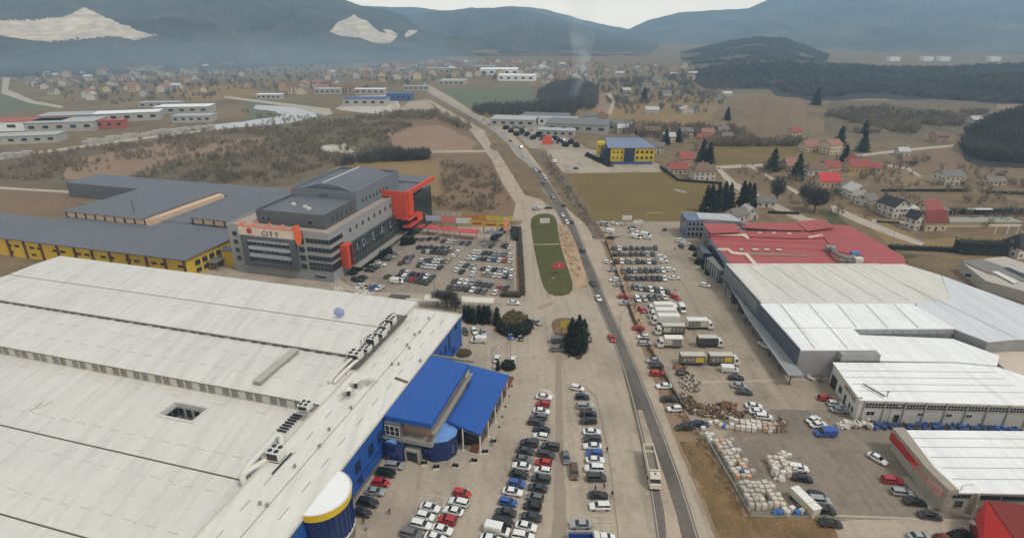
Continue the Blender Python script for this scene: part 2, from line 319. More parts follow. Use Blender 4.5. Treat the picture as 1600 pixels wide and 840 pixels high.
# --- east side of the road
S('verge', [(938, 376), (958, 372), (975, 430), (1000, 500), (1035, 570), (1070, 650), (1110, 705), (1175, 805), (1290, 815), (1330, 900), (1140, 900), (1090, 770), (1056, 690), (1020, 590), (990, 510), (965, 440)], verge, 3.4, .4)
S('verge', [(945, 385), (965, 385), (1000, 490), (1030, 560), (1018, 560), (1000, 520), (972, 450)], sand, 4.2, .5)
S('verge_grass', [(1062, 690), (1098, 690), (1140, 760), (1162, 806), (1300, 812), (1330, 900), (1150, 900), (1112, 810), (1085, 745)], turfb, 4.4, .6)
S('dry_bank', [(882, 273), (932, 347), (952, 378), (925, 362), (905, 335), (885, 300), (852, 250), (860, 240), (866, 252)], dryg, 3.6, .4)
S('scrub_strip', [(838, 238), (855, 236), (858, 252), (884, 274), (905, 318), (932, 350), (944, 374), (930, 374), (908, 340), (880, 298), (850, 262)], mat('thorny_strip', (112, 98, 82), var=.3, scale=.3, scale2=2), 3.8, .4)
S('yard', [(925, 372), (932, 346), (1064, 346), (1100, 340), (1280, 360), (1450, 480), (1700, 640), (1700, 900), (1330, 900), (1290, 806), (1172, 802), (1108, 700), (1068, 640), (1020, 556), (990, 490), (962, 420), (952, 376), (975, 368)], tarmac, 3)
S('apron', [(1300, 818), (1322, 812), (1500, 810), (1700, 830), (1700, 960), (1330, 960)], concrete, 3.5, .2)
S('yard_patch', [(1180, 640), (1280, 640), (1700, 668), (1700, 900), (1330, 900), (1290, 808), (1175, 802), (1112, 700)], mat('darker_yard', (130, 119, 105), var=.08, scale=.05, scale2=.8), 3.2, .5); wear(MATS['darker_yard'], 0, .14)
S('kerb_line', [(1080, 596), (1330, 590), (1330, 592), (1080, 599)], lane, 5)
S('kerb_line', [(1290, 803), (1500, 811), (1500, 814), (1290, 806)], lane, 5)
S('pavement_strip', [(1001, 600), (1006, 600), (1062, 720), (1098, 812), (1126, 900), (1104, 900), (1070, 790), (1040, 700)], concrete, 4.8)
# ------------------------------------------------------------------ mountains and hills
def fbm(p, o=5): return noise.fractal(p, 1.0, 2.0, o)
def interp(pts, x):
    if x <= pts[0][0]: return pts[0][1]
    for (a, b), (c, d) in zip(pts, pts[1:]):
        if x <= c:
            t = (x - a) / (c - a); return b + (d - b) * t
    return pts[-1][1]
RIDGES = {}
QB = [(-60, 245), (512, 655)]
def ridge(name, crest, R, R0, m, amp=.16, nu=240, nv=46, feet=None, seed=0, quarry=None, power=1.35, rough=1.0):
    px0, px1 = crest[0][0], crest[-1][0]; V = []; W = []
    for i in range(nu + 1):
        px = px0 + (px1 - px0) * i / nu; py = interp(crest, px)
        x, dy, dz = dirpx(px, py); r1 = R * (1 + .06 * math.sin(px / 170 + seed)); r0 = interp(feet, px) if feet else R0
        py2 = py + 1.2 * rough * fbm(Vector((px * .05, seed, 0)))
        _, dy2, dz2 = dirpx(px, py2); zc = max(CAMH + dz2 / dy2 * r1, 0)
        for j in range(nv + 9):
            t = j / nv
            if t <= 1: y = r0 + (r1 - r0) * t; z = zc * (t ** power) * (1 + .0)
            else: y = r1 + (r1 - r0) * (t - 1) * 1.5; z = zc * (1 - ((t - 1) * nv / 9) ** 1.5)
            X = x / dy * y
            n1 = fbm(Vector((X / (R * .10) + seed, y / (R * .13), seed * 3.1)))
            n2 = 1 - abs(fbm(Vector((X / (R * .045) + seed, y / (R * .12), 7 + seed)), 4)) * 2
            k = math.sin(math.pi * min(t, 1)) if t < 1 else 0
            if quarry:
                Y = y * c_ - (z - CAMH) * s_; U = y * s_ + (z - CAMH) * c_
                hx, hy = 800 + FPX * X / Y, 420 - FPX * U / Y; dm = min(max(q_lo - hx, hx - q_hi, abs(hy - 45) - 40, 0) for q_lo, q_hi in QB)
                k *= .25 + .75 * min(dm / 120, 1)
            z += zc * amp * (n1 * 1.2 + n2 * .5 - .3) * k
            V.append((X, y, z - .8 if 0 < j else -1.5)); W.append(t)
    nr = nv + 9; F = []; Q = []
    for i in range(nu):
        for j in range(nr - 1):
            a = i * nr + j; q = (a, a + nr, a + nr + 1, a + 1); hit = False
            if quarry and j < nv:
                X, y, z = V[a]; d = Vector((X, y, z - CAMH)); Y = d.y * c_ - d.z * s_; U = d.y * s_ + d.z * c_
                hx, hy = 800 + FPX * X / Y, 420 - FPX * U / Y
                hx += 5 * noise.noise(Vector((X * .01, z * .02, 0))); hy += 3 * noise.noise(Vector((X * .012, z * .03, 5)))
                hit = any(pip(hx, hy, P) for P in quarry)
            (Q if hit else F).append(q)
    def mk(nm, FF, mm, off=0):
        me = bpy.data.meshes.new(nm); used = sorted({i for q in FF for i in q}); ix = {v: n for n, v in enumerate(used)}
        vs = [V[i] for i in used]
        if off: vs = [(v[0], v[1] - off * abs(noise.noise(Vector(v) * .02)), v[2] + off * .6 * noise.noise(Vector(v) * .05)) for v in vs]
        me.from_pydata(vs, [], [tuple(ix[i] for i in q) for q in FF]); me.materials.append(mm)
        me.polygons.foreach_set('use_smooth', [True] * len(FF)); o = link(nm, me); o['kind'] = 'structure'
    mk(name, F, m)
    if Q: mk('quarry', Q, mat('quarry_rock', (206, 190, 166), var=.24, scale=.02, scale2=.03, stretch=(.3, .3, 4)), 0)
    RIDGES[name + str(int(R))] = (V, nr, nu, nv)
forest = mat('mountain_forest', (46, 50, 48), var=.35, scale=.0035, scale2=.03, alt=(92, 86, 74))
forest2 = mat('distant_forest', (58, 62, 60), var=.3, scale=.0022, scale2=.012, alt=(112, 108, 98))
QU = [[(-60, 36), (60, 33), (100, 30), (130, 12), (155, 24), (180, 36), (215, 48), (245, 55), (212, 62), (180, 58), (130, 62), (75, 67), (40, 62), (-60, 52)],
      [(512, 50), (530, 34), (552, 24), (572, 34), (592, 50), (622, 56), (606, 70), (585, 66), (560, 60), (530, 57)],
      [(597, 45), (612, 46), (624, 54), (608, 54)], [(632, 55), (640, 46), (655, 46), (645, 54), (634, 60)]]
ridge('mountain', [(-700, -60), (-200, -80), (100, -70), (300, -45), (430, -30), (500, -12), (540, 0), (565, 9), (600, 14), (630, 24), (660, 48), (720, 85), (760, 92)], 3400, 1500, forest, seed=1.3,
      feet=[(-700, 1150), (100, 1250), (400, 1550), (760, 1900)], quarry=QU, nu=900, nv=150, amp=.26)
ridge('mountain_spur', [(440, 90), (520, 70), (580, 40), (626, 24), (680, 18), (740, 12), (800, 12), (850, 22), (900, 36), (960, 52), (1000, 60), (1040, 67), (1075, 74), (1110, 88)], 4300, 2100, forest, seed=4.1, nu=300, amp=.24)
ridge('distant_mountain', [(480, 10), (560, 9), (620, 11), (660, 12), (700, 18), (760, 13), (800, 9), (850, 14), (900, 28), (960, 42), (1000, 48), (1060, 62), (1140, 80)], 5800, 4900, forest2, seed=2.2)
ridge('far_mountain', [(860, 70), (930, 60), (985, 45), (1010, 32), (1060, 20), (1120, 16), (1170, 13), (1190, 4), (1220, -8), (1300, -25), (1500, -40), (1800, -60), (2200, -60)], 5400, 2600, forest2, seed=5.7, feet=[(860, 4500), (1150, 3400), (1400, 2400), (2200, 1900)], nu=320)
hillm = mat('hill_heath', (96, 82, 64), var=.25, scale=.01, scale2=.05)
ridge('hill', [(1030, 96), (1070, 83), (1100, 75), (1140, 66), (1180, 60), (1225, 61), (1255, 72), (1290, 86), (1330, 98), (1380, 100)], 2150, 1400, hillm, seed=8.1, amp=.1, nu=120, nv=30)
woodm = mat('winter_wood', (52, 54, 52), var=.3, scale=.02, scale2=.12)
ridge('wooded_ridge', [(1060, 127), (1085, 117), (1110, 106), (1150, 101), (1220, 98), (1300, 102), (1400, 106), (1480, 106), (1600, 100), (1900, 96)], 1330, 960, woodm, seed=3.3, amp=.08, nu=160, nv=20)
ridge('wooded_ridge', [(1110, 168), (1140, 152), (1175, 140), (1230, 135), (1290, 131), (1380, 134), (1460, 130), (1560, 118), (1700, 105), (1900, 100)], 960, 780, woodm, seed=6.3, amp=.08, nu=140, nv=16)
ridge('mound', [(1122, 222), (1135, 188), (1160, 177), (1200, 169), (1240, 171), (1268, 184), (1285, 222)], 690, 470, brown, seed=2.3, amp=.05, nu=70, nv=14)
ridge('wooded_slope', [(1244, 224), (1262, 192), (1300, 176), (1380, 168), (1440, 170), (1500, 174), (1560, 176), (1600, 178), (1700, 176)], 720, 500, mat('brown_slope', (108, 95, 74), var=.25, scale=.03, scale2=.2), seed=9.3, amp=.08, nu=90, nv=14)
ridge('wooded_slope', [(1470, 262), (1490, 228), (1520, 202), (1560, 186), (1620, 170), (1800, 160)], 560, 400, mat('dark_wood_floor', (50, 48, 44), var=.25, scale=.05, scale2=.3), seed=9.9, amp=.06, nu=70, nv=16)
# ------------------------------------------------------------------ haze
hz = MB().box(-9000, 9000, -120, 6900, -3, 760); ho = hz.ob('haze', [])
m = bpy.data.materials.new('haze'); m.use_nodes = True; n = m.node_tree; n.nodes.remove(n.nodes["Principled BSDF"])
pv = n.nodes.new('ShaderNodeVolumePrincipled'); pv.inputs["Density"].default_value = 2.05e-4; pv.inputs["Color"].default_value = (.49, .75, 1.0, 1)
pv.inputs['Anisotropy'].default_value = .2
n.links.new(pv.outputs[0], n.nodes['Material Output'].inputs['Volume']); ho.data.materials.append(m)
tag(ho, 'pale blue haze hanging over the whole valley', 'haze', kind='stuff')
# ------------------------------------------------------------------ shared building pieces
glass_dark = mat('dark_window_glass', (38, 44, 50), rough=.12, var=.0, spec=.6)
glass_blue = mat('blue_tinted_glass', (22, 44, 96), rough=.12, var=0, spec=.7)
glass_grey = mat('grey_dusty_glass', (120, 124, 122), rough=.3, var=.25, scale=1.2)
white_pl = mat('white_plaster', (206, 203, 196), var=.06, scale=.4, scale2=3)
metal_g = mat('grey_metal', (128, 128, 126), rough=.5, var=.08, scale=2, metal=.3)
metal_d = mat('dark_metal', (52, 52, 54), rough=.5, var=.1, scale=2)
metal_w = mat('white_painted_metal', (214, 211, 203), rough=.45, var=.06, scale=1.5)
WC = {}
def win_mesh(w, h, nx, ny, fm, gm, t=.08):
    k = (w, h, nx, ny, fm.name, gm.name, t)
    if k in WC: return WC[k]
    mb = MB(); a = t
    mb.box(-w / 2, w / 2, -.05, .02, -h / 2, h / 2, 1)
    mb.box(-w / 2 - a, w / 2 + a, -.12, .02, h / 2, h / 2 + a, 0); mb.box(-w / 2 - a, w / 2 + a, -.16, .02, -h / 2 - a, -h / 2, 0)
    mb.box(-w / 2 - a, -w / 2, -.12, .02, -h / 2, h / 2, 0); mb.box(w / 2, w / 2 + a, -.12, .02, -h / 2, h / 2, 0)
    for i in range(1, nx): x = -w / 2 + w * i / nx; mb.box(x - a / 2, x + a / 2, -.1, .0, -h / 2, h / 2, 0)
    for i in range(1, ny): z = -h / 2 + h * i / ny; mb.box(-w / 2, w / 2, -.095, .0, z - a / 2, z + a / 2, 0)
    WC[k] = mb.mesh('window', [fm, gm]); return WC[k]
def windows(parent, p0, p1, z, w, h, n, nx=1, ny=1, fm=None, gm=None, name='window', t=.08, skip=()):
    fm = fm or metal_g; gm = gm or glass_dark
    d = Vector((p1[0] - p0[0], p1[1] - p0[1])); rz = math.atan2(d.y, d.x); me = win_mesh(w, h, nx, ny, fm, gm, t)
    for i in range(n):
        if i in skip: continue
        q = (i + .5) / n; link(name, me, parent, (p0[0] + d.x * q, p0[1] + d.y * q, z), rz)
def text_mesh(s, size, depth, m):
    cu = bpy.data.curves.new('lettering', 'FONT'); cu.body = s; cu.size = size; cu.extrude = depth; cu.align_x = 'CENTER'; cu.resolution_u = 1
    o = bpy.data.objects.new('lettering', cu); COL.objects.link(o)
    bpy.context.view_layer.update(); me = bpy.data.meshes.new_from_object(o); bpy.data.objects.remove(o); me.materials.clear(); me.materials.append(m)
    me.transform(__import__('mathutils').Matrix.Rotation(math.pi / 2, 4, 'X')); return me
LC = {}
def letters(parent, s, size, depth, m, loc, rz, adv=.72, name='letter'):
    w_ = sum((.42 if ch == ' ' else .4 if ch == 'I' else 1) * adv * size for ch in s); x = -w_ / 2
    for ch in s:
        a = (.42 if ch == ' ' else .4 if ch == 'I' else 1) * adv * size
        if ch != ' ':
            k = (ch, size, depth, m.name)
            if k not in LC: LC[k] = text_mesh(ch, size, depth, m)
            xc = x + a / 2; link(name, LC[k], parent, (loc[0] + xc * math.cos(rz), loc[1] + xc * math.sin(rz), loc[2]), rz)
        x += a
O = G(720, 492, 11)
def ab(px, py, z):                              # survey a roof point in the halls' own frame: (x to the right, y along)
    p = G(px, py, z) - O; return Vector((-p.dot(B_), p.dot(A_)))
def wl(x, y, z=0.0): p = O - B_ * x + A_ * y; return Vector((p.x, p.y, z))
# ------------------------------------------------------------------ large factory hall, left foreground
def roof_mat(name, rgb, stains=()):
    m = mat(name, rgb, rough=.6, var=.035, scale=.05, scale2=.6)
    n = m.node_tree; L = n.links; b = n.nodes["Principled BSDF"]; src = b.inputs['Base Color'].links[0].from_socket
    g = n.nodes.new("ShaderNodeNewGeometry")
    # long soft dirt streaks running down the sheets
    mp_ = n.nodes.new("ShaderNodeMapping"); mp_.inputs['Rotation'].default_value = (0, 0, AZ); mp_.inputs['Scale'].default_value = (.5, .03, 1)
    t = n.nodes.new("ShaderNodeTexNoise"); t.inputs['Scale'].default_value = 1; t.inputs['Detail'].default_value = 6
    L.new(g.outputs['Position'], mp_.inputs[0]); L.new(mp_.outputs[0], t.inputs['Vector'])
    mr = n.nodes.new("ShaderNodeMapRange"); mr.inputs[1].default_value = .45; mr.inputs[2].default_value = .75; mr.inputs[3].default_value = 1.01; mr.inputs[4].default_value = .86
    L.new(t.outputs[0], mr.inputs[0]); vm = n.nodes.new("ShaderNodeVectorMath"); vm.operation = 'SCALE'; L.new(src, vm.inputs[0]); L.new(mr.outputs[0], vm.inputs[3]); out = vm.outputs[0]
    for (sx, sy, r) in stains:
        c = n.nodes.new("ShaderNodeVectorMath"); c.operation = 'DISTANCE'; c.inputs[1].default_value = (sx, sy, 11)
        t2 = n.nodes.new("ShaderNodeTexNoise"); t2.inputs['Scale'].default_value = .8; t2.inputs['Detail'].default_value = 4; L.new(g.outputs['Position'], t2.inputs['Vector'])
        ad = n.nodes.new("ShaderNodeMath"); ad.operation = 'MULTIPLY_ADD'; ad.inputs[1].default_value = 3.4; L.new(t2.outputs[0], ad.inputs[0]); L.new(c.outputs['Value'], ad.inputs[2]); L.new(g.outputs['Position'], c.inputs[0])
        m2 = n.nodes.new("ShaderNodeMapRange"); m2.inputs[1].default_value = r * .6; m2.inputs[2].default_value = r + 2.2; m2.inputs[3].default_value = .75; m2.inputs[4].default_value = 0; L.new(ad.outputs[0], m2.inputs[0])
        mi = n.nodes.new("ShaderNodeMix"); mi.data_type = 'RGBA'; mi.inputs[7].default_value = (*lin((92, 80, 68)), 1); L.new(m2.outputs[0], mi.inputs[0]); L.new(out, mi.inputs[6]); out = mi.outputs[2]
    L.new(out, b.inputs['Base Color']); return m
st = [G(556, 602, 11), G(542, 618, 11), G(575, 598, 11)]
roof_hall = roof_mat('hall_roof_membrane', (214, 210, 202))
roof_wing = roof_mat('wing_roof_membrane', (220, 217, 208), [(p.x, p.y, 2.2) for p in st])
joint = mat('roof_joint', (128, 122, 112), var=.1, scale=1)
wall_w = mat('hall_white_wall', (200, 197, 188), var=.06, scale=.5)
blue_w = mat('bright_blue_cladding', (36, 86, 160), rough=.45, var=.07, scale=.5, scale2=4)
blue_r = mat('bright_blue_roof', (40, 88, 164), rough=.45, var=.05, scale=.2, scale2=3)
sheets(roof_hall, AZ, 2.4, 9.5, .022, .05, .05); sheets(roof_wing, AZ, 2.0, 6.0, .02, .04, .04); sheets(blue_r, AZ, .9, 60, .035, .16, .05); sheets(blue_w, AZ, 60, 1.1, .03, .12, .04)
hall = thing('factory_hall', 'huge white flat roofed factory hall with blue east wall filling the left foreground', 'factory', O.xy.to_3d(), -AZ)
Y0 = -135
mb = MB(); mb.box(-16, 0, Y0, 0, 0, 10.9, 0); mb.ob('wing_wall', blue_w, hall)
mb = MB(); mb.box(-16, .35, Y0, .3, 10.9, 11.1, 0); mb.ob('wing_roof', roof_wing, hall)
mb = MB(); mb.box(.12, .42, Y0, .35, 11.1, 11.4); mb.box(-16.1, -15.75, Y0, .3, 11.1, 11.45); mb.box(-15.7, .1, .05, .35, 11.1, 11.4); mb.ob('roof_edge', mat('roof_edge_flashing', (196, 190, 178), var=.05, scale=1), hall)
mb = MB(); mb.box(-8.1, -7.95, Y0, -1, 11.1, 11.14); mb.ob('roof_seam', joint, hall)
dash = MB().box(-.06, .06, -1.5, 1.5, 0, .05).mesh('roof_joint_strip', joint)
for i in range(17):
    for x in (-12.2, -4.0): link('roof_joint_strip', dash, hall, (x + random.uniform(-.2, .2), -6 - i * 7.2 + random.uniform(-.5, .5), 11.1))
# east wall windows
for (px, py, w, h) in [(593, 682, 2.1, 2.8), (579, 702, 2.1, 2.8), (559, 729, 2.1, 2.8), (563, 749, 1.6, 2.2), (712, 508, 1.6, 2.4), (702, 534, 1.0, 5.0), (696, 546, 1.2, 2.4), (688, 553, 1.4, 1.6), (708, 547, 1.3, 1.3)]:
    x, dy, dz = dirpx(px, py)   # meet the wall plane x_local = 0
    dd = Vector((x, dy, dz)); nrm = -B_; t = (O - Vector((0, 0, CAMH))).dot(nrm) / dd.dot(nrm); P = Vector((0, 0, CAMH)) + dd * t
    link('window', win_mesh(w, h, 2, 2, mat('blue_window_frame', (26, 62, 130), var=0), glass_dark, .1), hall, (0.0, (P - O).dot(A_), P.z), math.pi / 2)
mb = MB(); mb.box(0, .12, -72, -56, 3.4, 3.7); mb.ob('wall_band', mat('navy_band', (24, 52, 110), var=.05), hall)
mb = MB(); mb.box(-.02, .25, -53, .2, 0, .6); mb.box(-.02, .25, Y0, -56, 0, .6); mb.ob('plinth', mat('grey_plinth', (120, 114, 106), var=.1, scale=.6), hall)
# sheds: three roof levels
XW = -168
mb = MB(); mb.box(XW, -16.05, -32, 3, 0, 11.75); mb.box(XW, -16.05, -53, -32.05, 0, 10.85); mb.ob('wall', wall_w, hall)
def gable(parent, x0, x1, ya, yb, z, rise, th=.35, m=roof_hall, hole=None):
    ym = (ya + yb) / 2
    for (p, q, zp, zq) in ((ya, ym, z, z + rise), (ym, yb, z + rise, z)):
        mb = MB(); mb.v = [(x0, p, zp - th), (x1, p, zp - th), (x1, q, zq - th), (x0, q, zq - th), (x0, p, zp), (x1, p, zp), (x1, q, zq), (x0, q, zq)]
        mb.f = [(0, 1, 5, 4), (1, 2, 6, 5), (2, 3, 7, 6), (3, 0, 4, 7), (4, 5, 6, 7), (3, 2, 1, 0)]; mb.m = [0] * 6
        mb.ob('roof_slope', m, parent)
gable(hall, XW - .5, -16.2, -32.4, -15.95, 12.1, .3); gable(hall, XW - .5, -16.2, -15.85, 3.4, 12.1, .3)
gable(hall, XW - .5, -16.2, -53.4, -32.05, 11.2, .35)
mb = MB(); mb.box(XW, -16.1, -16.1, -15.7, 12.05, 12.14); mb.ob('roof_gutter', joint, hall)
# low section with a light well
cz = 8.2
wx0, wx1 = ab(248, 646, cz).x + .5, ab(325, 640, cz).x - .5; wy0, wy1 = -65.5, -58.5
pit = [ab(p[0], p[1], cz) for p in [(249, 647), (276, 629), (324, 640), (299, 660)]]
wx0 = (pit[0].x + pit[1].x) / 2; wx1 = (pit[2].x + pit[3].x) / 2; wy0 = (pit[0].y + pit[3].y) / 2; wy1 = (pit[1].y + pit[2].y) / 2
mb = MB(); mb.box(XW, -16.05, -134, wy0, 0, 7.7); mb.box(XW, wx0, wy0, wy1, 0, 7.7); mb.box(wx1, -16.05, wy0, wy1, 0, 7.7); mb.box(XW, -16.05, wy1, -53.05, 0, 7.7)
mb.ob('lower_wall', wall_w, hall)
for (x0, x1, y0, y1) in ((XW, -16.1, wy1, -53.1), (XW, wx0, wy0, wy1), (wx1, -16.1, wy0, wy1), (XW, -16.1, -76.9, wy0)):
    MB().box(x0, x1, y0, y1, 7.7, 8.2).ob('roof_slab', roof_hall, hall)
for (ya, yb) in ((-97.0, -77.3), (-117.4, -97.4), (-137, -117.8)): gable(hall, XW, -16.1, ya, yb, 8.15, .45)
mb = MB(); mb.box(XW, -16.1, -77.32, -76.88, 7.6, 8.16); mb.box(XW, -16.1, -97.42, -96.98, 7.6, 8.12); mb.box(XW, -16.1, -117.8, -117.4, 7.6, 8.12); mb.ob('roof_gutter', mat('dark_gutter', (96, 88, 76), var=.1, scale=1), hall)
mb = MB(); zt = 8.2
for (x0, x1, y0, y1) in ((wx0 - .6, wx1 + .6, wy0 - .6, wy0), (wx0 - .6, wx1 + .6, wy1, wy1 + .6), (wx0 - .6, wx0, wy0, wy1), (wx1, wx1 + .6, wy0, wy1)): mb.box(x0, x1, y0, y1, 8.19, 8.6)
mb.ob('light_well_kerb', white_pl, hall)
windows(hall, (wx0, wy1 - .02), (wx1, wy1 - .02), 5.8, 1.5, 2.4, 4); windows(hall, (wx0 + .02, wy0), (wx0 + .02, wy1), 5.8, 1.5, 2.4, 3)
MB().box(wx0, wx1, wy0, wy1, 3.6, 3.9).ob('light_well_floor', metal_g, hall)
# clerestory windows in pairs facing south
nw = 21; x0, x1 = XW + 2, -18
for i in range(nw):
    xc = x0 + (x1 - x0) * (i + .5) / nw
    for k in (-1.35, 1.35):
        link('clerestory_window', win_mesh(1.7, 2.1, 3, 3, mat('window_bars', (176, 172, 162), var=.05), glass_grey if random.random() < .75 else mat('brownish_glass', (120, 104, 90), rough=.3, var=.2, scale=2), .07), hall, (xc + k, -53.07, 9.62), 0)
    for k in (-1.5, 1.5): link('low_window', win_mesh(1.7, .45, 1, 1, metal_g, glass_dark, .05), hall, (xc + k, -32.5, 11.52), 0)
MB().box(XW, -16.1, -32.55, -32.42, 11.8, 12.05).ob('eaves_trim', joint, hall); MB().box(XW, -16.1, -53.5, -53.42, 10.85, 11.15).ob('eaves_trim', joint, hall)
dash2 = MB().box(-1.3, 1.3, -.08, .08, 0, .06).mesh('roof_joint_strip', mat('faint_joint', (186, 181, 170), var=.08, scale=1))
for (yy, zz, st_) in ((-5.2, 12.3, 5), (-11.2, 12.25, 7), (-21, 12.28, 6.5), (-27.5, 12.2, 7.2), (-39, 11.43, 6.8), (-46.5, 11.43, 6), (-71.5, 8.2, 4.8), (-81.5, 8.3, 4.6), (-92, 8.35, 5), (-102, 8.36, 4.7), (-56.6, 8.2, 13)):
    x = XW + 4 + random.random() * 4
    while x < -19: link('roof_joint_strip', dash2, hall, (x, yy + random.uniform(-.15, .15), zz)); x += st_ * random.uniform(.92, 1.08)
for (p, q) in (((210, 817), (235, 798)), ((272, 757), (293, 745)), ((60, 637), (82, 625)), ((0, 752), (25, 738)), ((48, 640), (66, 627))):
    a, b = ab(*p, 8.4), ab(*q, 8.4); d = (b - a).normalized(); nn = Vector((-d.y, d.x)) * .28
    mb = MB(); mb.prism([a + nn, a - nn, b - nn, b + nn], 8.3, 8.75); mb.ob('roof_upstand', metal_w, hall)
mb = MB()
for i in range(26):
    a = ab(235 + i * 1.9, 798 - i * 1.55, 8.4); mb.box(a.x - .25, a.x + .25, a.y - .2, a.y + .2, 8.3, 8.62 + .1 * random.random())
mb.ob('roof_upstand', metal_w, hall)
# semicircular stair tower on the east wall
tc_ = thing('stair_tower', 'half round blue glass stair tower with white roof and yellow band on the hall corner', 'tower', wl(0, -79).xy.to_3d(), -AZ)
def half(r, z0, z1, m, n=26, nm='wall', inner=0, x0=.45):
    pts = [(x0, -r)] + [(max(x0, r * .98 * math.sin(math.pi * i / n)), -r * math.cos(math.pi * i / n)) for i in range(1, n)] + [(x0, r)]
    mb = MB(); mb.prism(pts, z0, z1); return mb.ob(nm, m, tc_)
half(5.7, 0, 3.2, mat('grey_plinth', (120, 114, 106)), nm='base')
o = half(5.75, 3.2, 10.3, glass_blue, nm='glass_wall'); half(6.0, 10.3, 11.9, mat('yellow_band', (214, 182, 44), rough=.5, var=.05, scale=1), nm='yellow_band')
half(5.9, 11.9, 12.1, mat('tower_roof_white', (238, 238, 236), rough=.5, var=.02, scale=.4), nm='roof'); half(5.95, 2.9, 3.3, metal_w, nm='ledge')
mb = MB()
for i in range(1, 16): a = math.pi * i / 16; mb.box(5.66 * math.sin(a) - .07, 5.66 * math.sin(a) + .12, -5.8 * math.cos(a) - .08, -5.8 * math.cos(a) + .08, 3.3, 10.6)
mb.ob('mullion', mat('navy_band', (24, 52, 110)), tc_)
mb = MB(); mb.tube([(6.05 * math.sin(math.pi * i / 20), -6.05 * math.cos(math.pi * i / 20), 12.1) for i in range(21)], .12, 6); mb.ob('roof_rim', metal_w, tc_)
# ------------------------------------------------------------------ roof plant
def louvre_unit(label, px, py, z, sx=2.6, sy=2.4, h=2.4, rz=-AZ, grp='air handling units on the hall roof'):
    p = G(px, py, z); t = thing('air_handling_unit', label, 'roof unit', p, rz, grp)
    MB().box(-sx / 2, sx / 2, -sy / 2, sy / 2, .35, h).ob('casing', metal_w, t)
    MB().box(-sx / 2 + .2, sx / 2 - .2, -sy / 2 + .1, sy / 2 - .1, 0, .34).ob('skid', metal_d, t)
    for i in (-1, 1):
        for j in (-.5, .5): MB().cyl(i * sx / 4, j * sy / 2, min(sx, sy) * .19, h, h + .12, 10).ob('fan', metal_d, t)
    MB().box(-sx / 2 + .2, sx / 2 - .2, -sy / 2 - .04, -sy / 2, .7, h - .3).ob('louvre', metal_d, t); return t
ZA = 12.2
for i, (px, py, hh, sx, sy) in enumerate([(556, 560, 2.2, 3.4, 3.0), (572, 549, 1.8, 2.6, 2.6), (582, 538, 2.6, 2.8, 2.4), (594, 526, 2.0, 3.2, 2.6), (601, 517, 2.4, 2.6, 2.4), (611, 506, 2.2, 2.8, 2.6)]):
    louvre_unit(['large white roof unit at the near end of the rooftop row', 'low white roof unit second in the rooftop row', 'tall louvred roof unit third in the rooftop row', 'wide white roof unit fourth in the rooftop row', 'louvred roof unit fifth in the rooftop row', 'white roof unit at the far end of the rooftop row'][i], px, py, ZA, sx, sy, hh)
t = thing('service_walkway', 'dark steel walkway under the row of roof units', 'walkway', wl(-17.2, -22).xy.to_3d() + Vector((0, 0, 12.3)), -AZ)
MB().box(-1.8, 2.6, -16, 14.5, 0, .14).ob('deck', mat('grimy_deck', (104, 98, 90), var=.2, scale=1), t)
mb = MB(); mb.tube([(2.5, -16, .9), (2.5, 14.5, .9)], .05, 5); [mb.box(2.46, 2.54, y, y + .08, .14, .9) for y in range(-16, 15, 3)]; mb.ob('handrail', metal_d, t)
def duct(label, pts, z, r, n=8, grp='white ventilation ducts on the hall roof'):
    P = [G(px, py, z + h) for px, py, h in pts]; o = P[0].copy(); Q = [p - o for p in P]; R = []
    for i in range(len(Q) - 1):
        for k in range(4): R.append(Q[i].lerp(Q[i + 1], k / 4))
    R.append(Q[-1])
    for _ in range(3): R = [R[0]] + [(R[i - 1] + R[i] * 2 + R[i + 1]) / 4 for i in range(1, len(R) - 1)] + [R[-1]]
    t = thing('ventilation_duct', label, 'duct', o, 0, grp); mb = MB(); mb.tube(R, r, n); mb.ob('pipe', metal_w, t, smooth=True)
    mb = MB()
    for q in R[2:-2:3]: mb.box(q.x - .1, q.x + .1, q.y - .1, q.y + .1, -1.2 if False else min(-pts[0][2], 0) , q.z)
    mb.ob('bracket', metal_g, t)
duct('first of the long twin ducts sloping down from the roof units', [(514, 596, .8), (528, 580, 1.2), (545, 563, 1.5), (556, 556, 1.5)], 11.4, .45)
duct('second of the long twin ducts sloping down from the roof units', [(522, 597, .8), (536, 582, 1.2), (550, 569, 1.5), (558, 563, 1.5)], 11.4, .45)
duct('thin twin duct leg beyond the row of roof units', [(594, 505, .8), (604, 494, 1.6), (612, 487, 1.6), (618, 488, .5)], 11.9, .32)
duct('outer thin duct leg beyond the row of roof units', [(600, 508, .8), (610, 497, 1.6), (616, 490, 1.6), (619, 498, .5)], 11.9, .32)
duct('looped duct beside the second louvred roof unit', [(568, 538, .8), (566, 527, 1.8), (574, 521, 2.0), (584, 524, 1.8), (590, 531, 1.2)], 11.9, .38)
duct('bent duct behind the large near roof unit', [(545, 552, .8), (543, 547, 1.8), (550, 544, 2), (556, 551, 1.4)], 11.9, .38)
